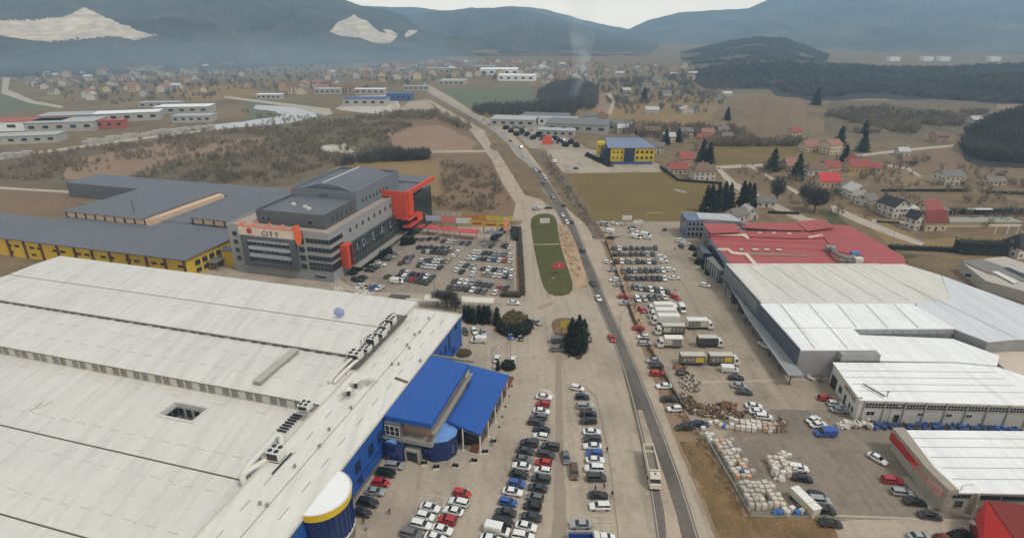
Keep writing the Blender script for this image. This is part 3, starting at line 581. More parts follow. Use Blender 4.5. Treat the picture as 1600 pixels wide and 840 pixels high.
# large pair of looping ducts in the foreground
duct('large looping duct rising left of the foreground louvred unit', [(380, 752, .6), (381, 738, 2.0), (392, 722, 2.6), (410, 704, 2.8), (424, 688, 2.8), (431, 678, 2.4), (440, 682, 2.2), (441, 694, 1.8), (436, 708, 1.4)], 8.9, .68)
duct('lower large duct curving into the foreground louvred unit', [(383, 756, .4), (378, 744, 1.6), (388, 735, 2.2), (404, 726, 2.4), (424, 714, 2.2)], 8.9, .68)
duct('small connecting duct between the large loops', [(398, 714, 1.2), (410, 708, 1.6), (424, 706, 1.6)], 8.9, .3)
louvre_unit('louvred white roof unit joined to the large looping ducts', 433, 716, 11.1, 3.0, 2.8, 2.6)
louvre_unit('dark topped roof unit in the corner below the clerestory windows', 478, 640, 11.1, 2.6, 2.4, 2.0)
MB().box(-.2, .2, -3.2, 3.2, 0, .25).ob('beam', metal_d, thing('steel_beam', 'dark steel beam laid beside the louvred unit with looping ducts', 'beam', G(441, 724, 11.1), -AZ))
t = thing('roof_ladder', 'short dark steps lying in the corner by the dark topped unit', 'ladder', G(452, 662, 8.3), -AZ)
mb = MB(); [mb.box(-1.2, 1.2, y * 1.0, y * 1.0 + .25, 0, .5) for y in range(-3, 4)]; mb.ob('tread', metal_d, t)
p = G(424, 606, 10.9); t = thing('roof_monitor', 'long grey box monitor lying across the middle roof', 'roof box', wl(ab(430, 580, 11).x, -42.5).xy.to_3d() + Vector((0, 0, 11.4)), -AZ)
MB().prism([(-1.0, -8.2), (1.0, -8.2), (1.0, 8.2), (-1.0, 8.2)], -.2, 1.1).ob('casing', mat('weathered_box', (150, 146, 138), var=.1, scale=.6), t); MB().box(-1.15, 1.15, -8.4, 8.4, 1.1, 1.25).ob('lid', mat('lid_grey', (176, 172, 164), var=.05), t)
def vent(label, px, py, z, r, h, cat='roof vent', capm=None, grp='small vents on the hall roof', base=None):
    t = thing('roof_vent', label, cat, G(px, py, z), 0, grp); MB().cyl(0, 0, r * .55, 0, h, 10).ob('pipe', base or metal_d, t)
    mb = MB(); mb.cyl(0, 0, r, h, h + r * .5, 12, r1=r * .9); mb.cyl(0, 0, r * .9, h + r * .5, h + r * .95, 12, r1=r * .3); mb.ob('cowl', capm or metal_w, t, smooth=True)
vent('white domed roof vent farther from the camera on the sooty patch', 556, 605, 11.1, .85, 1.7); vent('white domed roof vent nearer the camera on the sooty patch', 545, 617, 11.1, .85, 1.7)
for i, (px, py, lb) in enumerate([(515, 672, 'small grey roof vent on the wing seam between the sooty patch and the tower'), (500, 698, 'small grey roof vent on the wing seam level with the looping ducts'), (461, 730, 'small grey roof vent just right of the louvred unit'), (407, 788, 'left one of two small roof vents side by side near the bottom'), (418, 791, 'right one of two small roof vents side by side near the bottom'), (549, 638, 'small grey roof vent just below the sooty patch'), (613, 570, 'small roof vent on the wing seam beyond the sooty patch'), (623, 570, 'small grey vent beside the wing seam beyond the sooty patch'), (640, 545, 'white flat vent on the wing seam near the far end'), (636, 540, 'small white vent behind the flat one near the far end'), (648, 524, 'grey vent pair member on the far part of the wing roof'), (656, 520, 'farther grey vent on the far part of the wing roof'), (670, 499, 'small vent nearest the far edge of the wing roof'), (657, 565, 'tiny vent at the wing edge above the blue roof')]):
    vent(lb, px, py, 11.1, .38, .55, base=metal_g, capm=mat('zinc_cap', (140, 136, 130), var=.1, scale=2))
t = thing('satellite_dish', 'pale blue mesh dish standing on the far part of the hall roof', 'dish', G(531, 497, 12.3), 0)
mb = MB(); n_ = 18
for i in range(n_):
    for k in range(3):
        r0, r1 = 1.7 * k / 3, 1.7 * (k + 1) / 3; a0, a1 = 2 * math.pi * i / n_, 2 * math.pi * (i + 1) / n_
        q = [(r * math.cos(a), -.5 + .25 * r * r / 1.7, 2.1 + r * math.sin(a)) for r, a in ((r0, a0), (r1, a0), (r1, a1), (r0, a1))]; mb.poly(q)
mb.ob('reflector', mat('pale_blue_mesh', (150, 160, 190), var=.1, scale=3), t); mb = MB(); mb.cyl(0, 0, .1, 0, 2.1, 8); mb.tube([(0, -.5, 2.1), (0, -1.4, 2.3)], .05, 5); mb.ob('mast', metal_g, t)
MB().box(-.3, .3, -2.0, 2.0, 0, .3).ob('panel', mat('sooty_beam', (100, 90, 80), var=.2, scale=2), thing('roof_hatch', 'dark sooty hatch strip at the wing edge above the blue roof', 'hatch', G(627, 594, 11.15), math.radians(60)))
# ------------------------------------------------------------------ blue entrance pavilion
ent = thing('entrance_pavilion', 'blue roofed entrance building attached to the east wall of the white hall', 'building', O.xy.to_3d(), -AZ)
navy = mat('navy_wall', (30, 48, 92), rough=.4, var=.08, scale=.8); greyt = mat('grey_trim', (150, 146, 138), var=.07, scale=1); tanw = mat('tan_soffit', (160, 134, 112), var=.07, scale=.6)
mb = MB(); mb.prism([(.6, -53.2), (12.4, -53.2), (12.2, -26.9), (.6, -25.4)], 9.9, 11.25); mb.ob('upper_roof', blue_r, ent)
mb = MB(); mb.box(12.5, 13.5, -53.6, -27.5, 8.6, 8.9); mb.box(13.2, 13.5, -53.6, -27.5, 8.9, 9.15); mb.box(.5, 12.9, -25.2, -24.9, 10.6, 11.35); mb.ob('gutter', greyt, ent)
mb = MB(); mb.box(.02, 11.3, -51.2, -27, 5.6, 9.85); mb.ob('upper_wall', tanw, ent)
mb = MB(); mb.box(.05, 12.6, -54.0, -27, 5.15, 5.6); mb.box(12.3, 12.6, -54, -51.2, 5.6, 6.4); mb.box(4.4, 12.3, -54, -53.75, 5.6, 6.3); mb.ob('balcony', greyt, ent)
windows(ent, (.6, -53.6), (4.4, -53.6), 7.6, 1.0, 2.6, 3, 1, 2, metal_w); mb = MB(); mb.box(.45, 4.5, -53.55, -51.2, 5.62, 9.85); mb.ob('stair_bay', metal_g, ent)
mb = MB(); mb.prism([(.05, -52.4), (12.4, -53.0), (13.6, -45), (13.0, -25.2), (.05, -25.2)], 0, 5.15); mb.ob('ground_floor_wall', navy, ent)
# pale quadrant roof and curved glass drum
mb = MB(); mb.prism([(12.3, -53.2), (15.4, -51.6), (16.6, -49.0), (16.3, -47.0), (12.5, -45.2)], 5.7, 6.0, zs=[6.0, 5.9, 5.9, 5.9, 6.6]); mb.ob('quadrant_roof', mat('pale_blue_roof', (112, 150, 210), rough=.4, var=.06, scale=1), ent)
mb = MB(); mb.prism([(12.3, -53.1), (15.3, -51.5), (16.5, -49.0), (16.2, -47.1), (12.5, -45.2)], 0, 5.7); mb.ob('bay_wall', navy, ent)
mb = MB(); mb.cyl(2.9, -53.2, 2.7, 0, 4.9, 22); mb.ob('glass_drum', glass_blue, ent); mb = MB(); mb.cyl(2.9, -53.2, 2.8, 4.9, 5.1, 22); mb.ob('drum_cap', navy, ent)
mb = MB(); mb.prism([(1.2, -54.9), (4.2, -55.2), (2.9, -53.4)], 5.12, 5.4); mb.ob('drum_skylight', mat('pale_blue_roof', (112, 150, 210)), ent)
mb = MB(); mb.box(5.7, 6.05, -54.7, -52.5, 0, 3.3); mb.box(8.95, 9.3, -54.7, -52.5, 0, 3.3); mb.box(5.7, 9.3, -54.7, -52.5, 3.3, 3.65); mb.ob('portal', greyt, ent)
mb = MB(); mb.box(6.06, 8.94, -54.0, -53.4, 0, 3.28); mb.ob('door', glass_dark, ent)
windows(ent, (16.0, -50.6), (16.35, -48), 2.6, 1.1, 1.6, 2, gm=glass_blue); windows(ent, (10.0, -53.0), (12.2, -53.1), 2.8, 1.0, 1.8, 2, gm=glass_blue, fm=navy)
# lower sloping roof on columns
mb = MB(); mb.prism([(10.2, -21.6), (22.3, -22.6), (22.6, -48.3), (13.3, -46.2), (13.4, -30)], 6.3, 7.4, zs=[7.6, 6.9, 6.7, 7.3, 7.5]); mb.ob('lower_roof', blue_r, ent)
mb = MB(); mb.box(13.5, 21.0, -45.2, -24, 0, 6.3); mb.ob('recessed_wall', mat('deep_glazing', (44, 44, 46), rough=.2, var=.1), ent)
for (x, y) in ((22.0, -47.3), (22.0, -41), (22.0, -35), (22.0, -29), (21.8, -23.4), (17.6, -47.2)):
    mb = MB(); mb.cyl(x, y, .18, 0, 6.4, 8); mb.box(x - .35, x + .35, y - .35, y + .35, 0, .3); mb.ob('column', metal_w, ent)
mb = MB(); mb.tube([(17.6, -47.3, 6.2), (22.0, -47.6, 5.6), (22.1, -23, 5.8)], .09, 5); mb.tube([(14, -46.4, 6.3), (14, -46.4, 3)], .5, 8); mb.ob('brace', metal_g, ent)
plz = [ab(*p, 0) + Vector((0, 0)) for p in [(640, 716), (662, 722), (690, 716), (720, 706), (745, 712), (765, 700), (778, 676), (788, 640), (800, 600), (760, 590), (700, 690), (640, 706)]]
mb = MB(); mb.prism([(p.x, p.y) for p in plz], .02, .16); o = mb.ob('forecourt', mat('pale_paving', (178, 168, 152), var=.08, scale=.8), ent)
windows(ent, (21.02, -44.5), (21.02, -24.5), 3.0, 2.4, 3.6, 6, 2, 2, metal_g, glass_dark)
# shrub bed later
# ------------------------------------------------------------------ six storey shopping centre
C0 = G(523, 442, 0); sc = thing('shopping_centre', 'six storey grey shopping centre with red and orange accents beside the full car park', 'building', C0, -AZ)
lg = mat('light_grey_panel', (150, 150, 150), rough=.6, var=.05, scale=.2, scale2=1.5); dg = mat('dark_grey_panel', (88, 90, 94), rough=.6, var=.06, scale=.2, scale2=1.5)
red = mat('signal_red_panel', (206, 78, 52), rough=.5, var=.05, scale=.6); orange = mat('orange_blade', (226, 108, 60), rough=.5, var=.04, scale=1)
pinkroof = mat('pinkish_roof_gravel', (170, 154, 140), var=.08, scale=.4, scale2=2); greyroof = mat('grey_blue_roof', (104, 107, 113), rough=.55, var=.06, scale=.08, scale2=.8)
MB().box(-47, 0, 0, 66, 0, 20.2).ob('wall', lg, sc)
mb = MB(); mb.box(-46.6, -.4, .4, 66, 20.2, 20.5); mb.ob('terrace_roof', pinkroof, sc)
mb = MB(); mb.box(-47.1, .1, -.1, .4, 20.2, 21.2); mb.box(-.4, .1, .4, 66, 20.2, 21.2); mb.box(-47.1, -46.6, .4, 66, 20.2, 21.2); mb.ob('parapet', lg, sc)
# corner ribbon windows wrapping round
for i in range(4):
    z = 17.2 - i * 3.6; h = 1.9 if i < 3 else 3.2
    mb = MB(); mb.box(-10.5, .12, -.14, 0, z - h / 2, z + h / 2); mb.box(0, .13, 0, 9.5, z - h / 2, z + h / 2); w_ = mb.ob('ribbon_window', glass_dark, sc)
    mb = MB()
    for k in range(7): mb.box(-10.5 + k * 1.7, -10.4 + k * 1.7, -.2, -.14, z - h / 2, z + h / 2)
    if i == 3: mb.box(-10.5, .2, -.2, -.14, z - .1, z + .1)
    mb.ob('window_bar', metal_g, w_)
windows(sc, (-9, -.0), (-3, -.0), 2.0, 5.0, .8, 1)
for z in (17, 13.4, 9.8, 6.2):
    windows(sc, (-46, -.0), (-42, 0), z, 1.9, 1.7, 1, name='window'); windows(sc, (-14.6, 0), (-11.2, 0), z - .3, 2.6, 2.2, 1)
# projecting dark frame with light strips on the front
fr = MB(); fr.box(-40, -15, -1.6, -.02, 4.2, 6.0); fr.box(-40, -15, -1.6, -.02, 15.8, 17.2); fr.box(-40, -37.6, -1.6, -.02, 6, 15.8); fr.box(-17.4, -15, -1.6, -.02, 6, 15.8); fr.ob('front_frame', dg, sc)
for i in range(3):
    z = 7.2 + i * 3.3; MB().box(-37.55, -17.45, -1.1, -.03, z - .7 + 1.5, z + .8 + 1.5).ob('spandrel', mat('pale_spandrel', (170, 174, 178), var=.05, scale=1), sc)
    windows(sc, (-37.4, -.55), (-17.6, -.55), z + .1, 1.5, 1.3, 10, gm=glass_dark, skip=() if i != 1 else (3, 7)); MB().box(-37.5, -17.5, -.52, -.03, z - .8, z + .78).ob('wall_strip', dg, sc)
# rooftop sign on the front
MB().box(-41, -15, -1.0, -.5, 17.25, 20.9).ob('sign_board', mat('cream_sign', (214, 196, 180), var=.08, scale=1), sc)
sg = MB().box(-41.2, -14.9, -1.15, -.45, 20.9, 21.5).ob('sign_rail', mat('salmon_rail', (216, 130, 110), var=.08, scale=1), sc)
letters(sc, 'CITY', 2.9, .1, mat('dull_sign_brown', (84, 74, 62), var=.1), (-26, -1.15, 17.8), 0, .9); mb = MB(); mb.cyl(0, 0, 1.2, 0, .2, 16); o = mb.ob('emblem', mat('dull_red', (170, 70, 56), var=.1), sc, (-35.6, -1.05, 19.3)); o.rotation_euler = (math.pi / 2, 0, 0)
mb = MB(); [mb.box(-40 + k * 6, -39.4 + k * 6, -.9, 2.5, 21.5, 22.1) for k in range(5)]; mb.ob('sign_bracket', mat('salmon_rail', (216, 130, 110)), sc)
mb = MB(); pr = [(-1.4, 5.6), (1.4, 6.2), (1.7, 1.0), (1.2, -1.6), (0, -2.6), (-1.0, -1.5), (-1.5, 1.5)]
mb.v = [(x, y, z) for y in (-.3, .3) for x, z in pr]; k = len(pr); mb.f = [tuple(range(k)), tuple(range(k, 2 * k))[::-1]] + [(i, (i + 1) % k + 0, (i + 1) % k + k, i + k) for i in range(k)]; mb.m = [0] * len(mb.f)
mb.ob('orange_blade', orange, sc, (-13.3, -1.1, 17.6))
# dark attic blocks
mb = MB(); mb.box(-36, -4.5, 5, 30, 20.5, 25.4); mb.ob('attic_wall', dg, sc); MB().box(-35.4, -5.1, 5.6, 30, 25.4, 25.6).ob('attic_roof', greyroof, sc)
mb = MB(); mb.box(-36, -4.5, 5, 5.5, 25.4, 26.4); mb.box(-36, -35.5, 5.5, 30, 25.4, 26.4); mb.box(-5, -4.5, 5.5, 30, 25.4, 26.4); mb.ob('attic_parapet', dg, sc)
mb = MB(); mb.box(-36, -4.5, 30, 72, 20.5, 28.2); mb.box(-36, -4.5, 30, 30.4, 28.2, 29.4); mb.box(-5, -4.5, 30.4, 72, 28.2, 29.4); mb.box(-36, -35.5, 30.4, 72, 28.2, 29.4); mb.box(-35.5, -5, 71.6, 72, 28.2, 29.4); mb.ob('tower_wall', mat('slate_panel', (112, 118, 126), var=.05, scale=.3), sc)
mb = MB(); R_ = []
for i in range(13):
    a = i / 12; R_.append((-33 + a * 24, 28.25 + 2.6 * math.sin(math.pi * a)))
for i in range(12):
    (xa, za), (xb, zb) = R_[i], R_[i + 1]; mb.poly([(xa, 34, za), (xb, 34, zb), (xb, 70, zb), (xa, 70, za)])
mb.poly([(x, 34, z) for x, z in R_]); mb.poly([(x, 70, z) for x, z in R_][::-1]); mb.ob('barrel_roof', greyroof, sc)
MB().box(-24, -23.4, 36, 68, 30.6, 30.9).ob('roof_ridge_strip', metal_w, sc)
mb = MB(); mb.box(-35, -5.5, 30.5, 33, 28.2, 28.5); mb.ob('tower_gravel', greyroof, sc)
sheets(lg, AZ, 3.2, 60, .02, .06, .05); sheets(greyroof, AZ, 1.6, 40, .035, .08, .05); sheets(yel, AZ, 2.4, 60, .03, .08, .05) if 'yel' in globals() else None
letters(sc, 'CITY', 2.0, .08, metal_d, (-20, 29.9, 26.0), 0)
windows(sc, (-4.5, 9), (-4.5, 27), 23.0, 1.0, 2.6, 5); windows(sc, (-4.5, 34), (-4.5, 60), 24.0, 1.0, 1.6, 8); windows(sc, (-34, 5), (-29, 5), 23, 1.2, 1.4, 2); windows(sc, (-14, 5), (-8, 5), 23, 2.0, 1.2, 1)
mb = MB(); mb.box(-39.6, -37.2, 34, 62, 23.8, 26.8); mb.ob('red_fin', red, sc); mb = MB(); [mb.box(-37.3, -36.8, y, y + .5, 20.5, 24.2) for y in (36, 48, 60)]; mb.ob('fin_support', dg, sc)
for (x, y) in ((-27, 16), (-20, 14), (-17, 12)): mb = MB(); mb.box(x, x + 1.6, y, y + 1.2, 25.6, 26.6); mb.ob('roof_unit', metal_w, sc)
# east face: porthole row, red block, glazed mall front with lettering
windows(sc, (0, 13), (0, 60), 17.3, 1.3, 1.7, 9); 
MB().box(0, 1.6, 12.5, 66, 2.2, 12.2).ob('glazed_front', mat('dark_green_glazing', (44, 54, 56), rough=.15, var=.1, scale=.4, spec=.6), sc)
mb = MB(); [mb.box(1.6, 1.75, 12.5 + i * 2.43, 12.65 + i * 2.43, 2.2, 12.2) for i in range(23)]; [mb.box(1.6, 1.74, 12.5, 66, z, z + .12) for z in (5.4, 8.7)]; mb.ob('glazing_bar', metal_g, sc)
mb = MB(); mb.box(0, 3.2, 6.5, 10.8, 4.0, 13.8); mb.ob('red_block', red, sc); MB().box(3.2, 3.3, 8.6, 10.4, 4.6, 13.2).ob('block_panel', mat('dark_maroon', (70, 24, 18), var=.1), sc)
letters(sc, 'IDEAL', 5.2, .12, mat('silver_letter', (132, 138, 146), var=.25, scale=1), (2.0, 33, 8.0), math.pi / 2, 1.6)
mb = MB(); mb.box(0, 4.5, 12.5, 66, 2.0, 2.6); mb.ob('canopy', greyt, sc); mb = MB(); [mb.cyl(4.0, 16 + i * 9.5, .2, 0, 2, 6) for i in range(6)]; mb.ob('canopy_post', metal_g, sc)
# red framed block at the far end
mb = MB(); mb.box(-4.4, 7.2, 60, 84, 0, 19.8); mb.ob('end_block', mat('deep_green_glass', (40, 50, 52), rough=.15, var=.1, scale=.4, spec=.6), sc)
mb = MB(); mb.box(-24, 8.2, 74, 86, 22.4, 23.6); mb.box(-4.5, 5, 56, 74, 22.0, 23.0); mb.ob('end_roof', greyroof, sc)
mb = MB(); mb.box(-8, 7.6, 53.5, 54.6, 21.2, 24.0); mb.box(7.0, 8.6, 54, 86, 22.2, 24.0); mb.box(.2, 7.6, 53.6, 55.0, 10.5, 21.2); mb.box(7.0, 8.4, 55, 60, 12, 22.2); mb.box(5.2, 9.2, 53, 66, 10.4, 11.2); mb.box(5.2, 9.2, 53, 68, 6.8, 7.6); mb.box(8.4, 9.1, 62, 68, 7.6, 10.4); mb.ob('red_frame', red, sc)
mb = MB(); mb.box(1.6, 7.0, 55.0, 60, 7.0, 21.1); mb.ob('frame_infill', mat('dark_green_glazing', (44, 54, 56)), sc)
mb = MB(); mb.box(-8, 6.8, 54.6, 74, 20.3, 22.0); mb.ob('end_attic', dg, sc)
# ------------------------------------------------------------------ long low yellow building behind
yl = thing('low_mall', 'long low yellow walled building with flat grey blue roofs behind the shopping centre', 'building', O.xy.to_3d(), -AZ)
yel = mat('ochre_yellow_wall', (214, 178, 46), rough=.7, var=.07, scale=.3, scale2=2); sheets(yel, AZ, 2.4, 60, .04, .1, .05); cream = mat('cream_strip', (216, 186, 156), var=.06, scale=.5)
maroon = mat('maroon_trim', (96, 64, 48), var=.1, scale=1)
def flat(parent, x0, x1, y0, y1, z, wallm, roofm, over=.8, nm=('wall', 'roof')):
    MB().box(x0, x1, y0, y1, 0, z - .3).ob(nm[0], wallm, parent); MB().box(x0 - over, x1 + over, y0 - over, y1 + over, z - .3, z + .15).ob(nm[1], roofm, parent)
flat(yl, -330, -125.5, 20, 46, 8.6, yel, greyroof)
windows(yl, (-250, 20), (-126, 20), 5.4, 2.6, .9, 28, 3, 1, maroon, glass_dark, skip=(2, 5, 8, 11, 14, 17, 20, 23, 26)); windows(yl, (-250, 20), (-126, 20), 2.2, 2.4, .8, 28, 2, 1, maroon, glass_dark, skip=(1, 2, 3, 5, 7, 8, 10, 11, 13, 14, 16, 17, 19, 20, 21, 23, 25, 26))
dp = MB().box(-.4, .4, -.6, 0, 0, 8.2).mesh('downpipe', maroon)
for i in range(15): link('downpipe', dp, yl, (-259.6 + i * 9.55, 20, 0))
windows(yl, (-125.5, 24), (-125.5, 44), 5.2, 2.6, 2.2, 5, 2, 1, metal_g); windows(yl, (-125.5, 24), (-125.5, 44), 2, 2.6, 1.8, 5, 2, 1, metal_g)
mb = MB(); mb.box(-125.4, -121, 30, 46, 3.4, 3.7); [mb.box(-121.3, -121.05, 31 + i * 5, 31.3 + i * 5, 0, 3.4) for i in range(4)]; mb.ob('porch', metal_g, yl)
def wing2(x0, x1, y0, y1, z, zr):
    MB().box(x0, x1, y0, y1, 0, z).ob('wall', cream, yl); MB().box(x0 - .6, x1 + .6, y0 - .6, y1 + .6, z, z + .4).ob('roof', greyroof, yl)
wing2(-226, -179.5, 52, 102, 11.0, 0)
mb = MB(); mb.prism([(-179.4, 52.5), (-176, 60), (-174.8, 101), (-179.4, 101)], 0, 10.6); mb.ob('slanted_wall', cream, yl)
mb = MB(); [mb.box(-226 + i * 6, -225.6 + i * 6, 51.5, 52, 8.4, 11) for i in range(9)]; mb.box(-226, -179, 51.2, 51.9, 7.9, 8.4); mb.ob('pilaster', metal_d, yl)
MB().box(-226, -120, 46.9, 51.3, 8.3, 8.5).ob('link_roof', greyroof, yl); MB().box(-174, -120, 46.9, 58, 8.3, 8.55).ob('link_roof', greyroof, yl)
wing2(-158, -100, 60, 112, 11.0, 0); mb = MB(); [mb.box(-158 + i * 6, -157.6 + i * 6, 59.5, 60, 8.6, 11) for i in range(10)]; mb.box(-158, -100, 59.1, 59.9, 8.0, 8.5); mb.ob('pilaster', metal_d, yl)
mb = MB(); mb.box(-290, -100, 103, 125, 0, 8.8); mb.box(-174, -158.7, 58, 103, 0, 8.8); mb.ob('rear_roof', greyroof, yl)
MB().cyl(-190, 58, .15, 11.4, 18, 6).ob('mast', metal_d, yl)
MB().box(-122, -100, 36, 58, 0, 7.0).ob('low_wing', yel, yl); MB().box(-122.5, -99.5, 35.5, 58.5, 7, 7.3).ob('low_wing_roof', greyroof, yl)
# ------------------------------------------------------------------ east side halls
def W(px, py, z=0): p = G(px, py, z); return (p.x, p.y)
def bldg(name, label, cat, cx, cy, rz=0, group=None): return thing(name, label, cat, (cx, cy, 0), rz, group)
wr = roof_mat('white_sheet_roof', (240, 240, 238)); wr2 = roof_mat('dusty_sheet_roof', (214, 210, 200)); greyfac = mat('grey_concrete_wall', (146, 146, 146), var=.06, scale=.3)
slate = mat('slate_blue_cladding', (84, 90, 102), rough=.5, var=.06, scale=.3); seam = mat('roof_rib', (178, 172, 160), var=.06, scale=1)
sheets(wr, 0, 1.1, 60, .014, .05, .05); sheets(wr2, 0, 1.4, 12, .025, .05, .05); sheets(greyfac, 0, 2.4, 60, .03, .08, .04); sheets(slate, 0, 60, 2.4, .03, .1, .04)
rel = lambda pts, cx, cy: [(p[0] - cx, p[1] - cy) for p in pts]
def ribs(par, lines, z, wd=.22, nm='roof_rib', m=seam, th=.07):
    for (x0, y0, x1, y1) in lines:
        d = Vector((x1 - x0, y1 - y0)).normalized(); n_ = Vector((-d.y, d.x)) * wd / 2
        MB().prism([(x0 + n_.x, y0 + n_.y), (x0 - n_.x, y0 - n_.y), (x1 - n_.x, y1 - n_.y), (x1 + n_.x, y1 + n_.y)], z - .05, z + th).ob(nm, m, par)
cx, cy = 84, 174
e1 = bldg('warehouse', 'dusty off white roofed warehouse between the red roofs and the bright white roof', 'warehouse', cx, cy)
P = rel([(84, 174.1), (84, 209), (154, 209), (160.5, 198), (163, 190), (172, 170), (182, 150), (150, 150.5), (141, 149), (137, 156.5), (135, 171.8), (134, 174.1)], cx, cy)
MB().prism(P, 0, 8.9).ob('wall', greyfac, e1)
MB().prism(rel([(83.6, 174.1), (83.6, 209.3), (154, 209.3), (160.8, 198.4), (150, 178), (136, 174.1)], cx, cy), 8.9, 9.2).ob('roof', wr2, e1)
MB().prism(rel([(136.2, 174.2), (150.1, 178), (161, 198.2), (172.4, 170.3), (182.5, 149.8), (150, 150.3), (141, 148.8), (136.8, 156.3), (134.8, 171.8)], cx, cy), 8.9, 9.14).ob('roof_slope', roof_mat('pale_grey_roof', (212, 214, 216)), e1)
ribs(e1, [(x, 2, x - 5, 33) for x in (13, 22.5, 32, 41.5, 51, 60)], 9.22); ribs(e1, [(58, 17, 67, -23)], 9.16, .3)
MB().box(0, 60, 33.6, 35.3, 9.2, 9.45).ob('roof_walk', mat('pale_walk', (206, 200, 188)), e1)
MB().box(-.4, -.02, .1, 35, 1.5, 9.5).ob('cladding', mat('mid_grey_cladding', (124, 128, 132), rough=.5, var=.05), e1)
e2 = bldg('white_hall', 'large hall with brilliant white flat roof and dark slate west wall', 'warehouse', 84, 144)
P = rel([(83, 143.8), (83, 173.9), (134.5, 173.9), (136.6, 156.6), (105, 156.6), (105, 143.8)], 84, 144)
MB().prism(P, 0, 9.1).ob('wall', greyfac, e2); MB().prism(P, 9.1, 9.35).ob('roof', wr, e2)
MB().box(-1.4, -1.02, -.3, 30, .5, 9.7).ob('dark_cladding', slate, e2)
ribs(e2, [(x, 29.5, x - 2.5, y) for x, y in ((6, .5), (15.5, .5), (25, 13), (34.5, 13), (44, 13))], 9.36, .3); ribs(e2, [(-1, 12.9, 21, 12.9)], 9.36, .12)
e3p = rel([(105.1, 141.5), (105.1, 156.5), (134.5, 153.8), (141, 144), (136.5, 138.9), (126, 140.9)], 84, 144)
MB().prism(e3p, 0, 7.1).ob('rear_wall', mat('light_grey_wall', (176, 178, 182), var=.05), e2); MB().prism(e3p, 7.1, 7.35).ob('rear_roof', wr, e2)
windows(e2, (23, 12.58), (50, 12.58), 8.25, 2.2, 1.0, 10, gm=mat('frosted_strip', (150, 152, 158), var=.1, scale=.4), fm=mat('light_grey_wall', (176, 178, 182)))
MB().box(10, 21, -2.4, -.3, 7.0, 9.0).ob('parapet_step', greyfac, e2)
t = thing('loading_canopy', 'long grey loading canopy running along the west side of the white halls', 'canopy', (84, 138, 0), 0)
for i, (y0, y1) in enumerate(((.5, 35.5), (35.8, 71))):
    x0, x1 = -4.8, -1.45
    MB().prism([(x0 - (1.0 if i == 0 else -.8), y0), (x1, y0), (x1, y1), (x0 + (.6 if i == 0 else 4.0), y1)], 4.0, 4.3).ob('canopy_roof', mat('canopy_sheet', (150, 152, 154), rough=.5, var=.06, scale=.5), t)
for i in range(9): MB().box(-4.3 + i * .25, -4.05 + i * .25, 2 + i * 7.5, 2.25 + i * 7.5, 0, 4.0).ob('canopy_post', metal_d, t)
for i in range(7): MB().box(-1.5, -1.2, 6 + i * 8, 10 + i * 8, 0, 3.6).ob('loading_door', mat('shutter_dark', (58, 60, 64), var=.1, scale=1), t)
# white hall with ribbon windows and lettered gable
e4 = bldg('window_hall', 'white hall with a row of ribbon windows along its south wall', 'warehouse', 90, 123.6)
P = rel([(89.6, 123.6), (91.8, 141.0), (126, 140.6), (136.4, 138.6), (150, 121.6), (170, 119)], 90, 123.6)
MB().prism(P, 0, 6.6).ob('wall', white_pl, e4); P2 = rel([(89.3, 123.2), (91.5, 141.2), (126, 140.8), (136.8, 138.8), (151, 121), (172, 118.5)], 90, 123.6); MB().prism(P2, 6.6, 6.85).ob('roof', wr, e4)
MB().box(-.5, .3, .2, .6, 6.8, 7.0).ob('coping', metal_g, e4)
ribs(e4, [(1, y, 44 + (17 - y) * .0, y - .8) for y in (3.6, 6.8, 10, 13.2)], 6.87, .16); ribs(e4, [(6.0, .4, 3.5, 6.0)], 7.3, .3, 'roof_pipe', metal_g, .3)
fm_ = mat('pier_white', (196, 194, 188)); dirw = math.atan2(119 - 123.6, 170 - 89.6)
def south(u, z): return (-.4 + u * math.cos(dirw), u * math.sin(dirw) - .0, z)
for i in range(13): link('ribbon_window', win_mesh(4.6, 1.5, 6, 2, fm_, glass_dark, .07), e4, south(4.0 + i * 5.1, 5.0), dirw)
pier = MB().box(-.14, .14, -.2, 0, 0, 6.5).mesh('pier', greyt)
for i in range(13): link('pier', pier, e4, south(1.3 + i * 5.1, 0), dirw)
link('window', win_mesh(2.0, 1.2, 2, 1, fm_, glass_dark), e4, south(3.4, 2.6), dirw); link('door', win_mesh(1.1, 2.3, 1, 2, metal_g, glass_dark), e4, south(10.2, 1.2), dirw)
for u in (16, 23, 28): link('window', win_mesh(1.3, .9, 2, 1, fm_, glass_dark), e4, south(u, 2.8), dirw)
wdir = math.atan2(123.6 - 141, 89.6 - 91.8)
def west(u, z): return (1.8 + u * math.cos(wdir), 17.4 + u * math.sin(wdir), z)
letters(e4, 'ONTEK', 2.0, .06, mat('rusty_letter', (150, 116, 84), var=.1), tuple(Vector(west(12.2, 4.4)) + Vector((-.1, 0, 0))), wdir)
MB().box(-.02, .0, 0, .1, 0, .1).v
for u, z, w_, h_ in ((7.0, 2.6, 1.6, 1.8), (10.4, 1.7, .9, 2.8), (13.4, 1.9, .8, 1.2), (15.2, 2.0, .8, 1.2)): link('window', win_mesh(w_, h_, 1, 1, metal_g, glass_dark), e4, west(u, z), wdir)
link('gate', win_mesh(3.2, 3.4, 1, 1, metal_d, mat('gate_shadow', (60, 58, 54))), e4, west(2.6, 2.0), wdir)
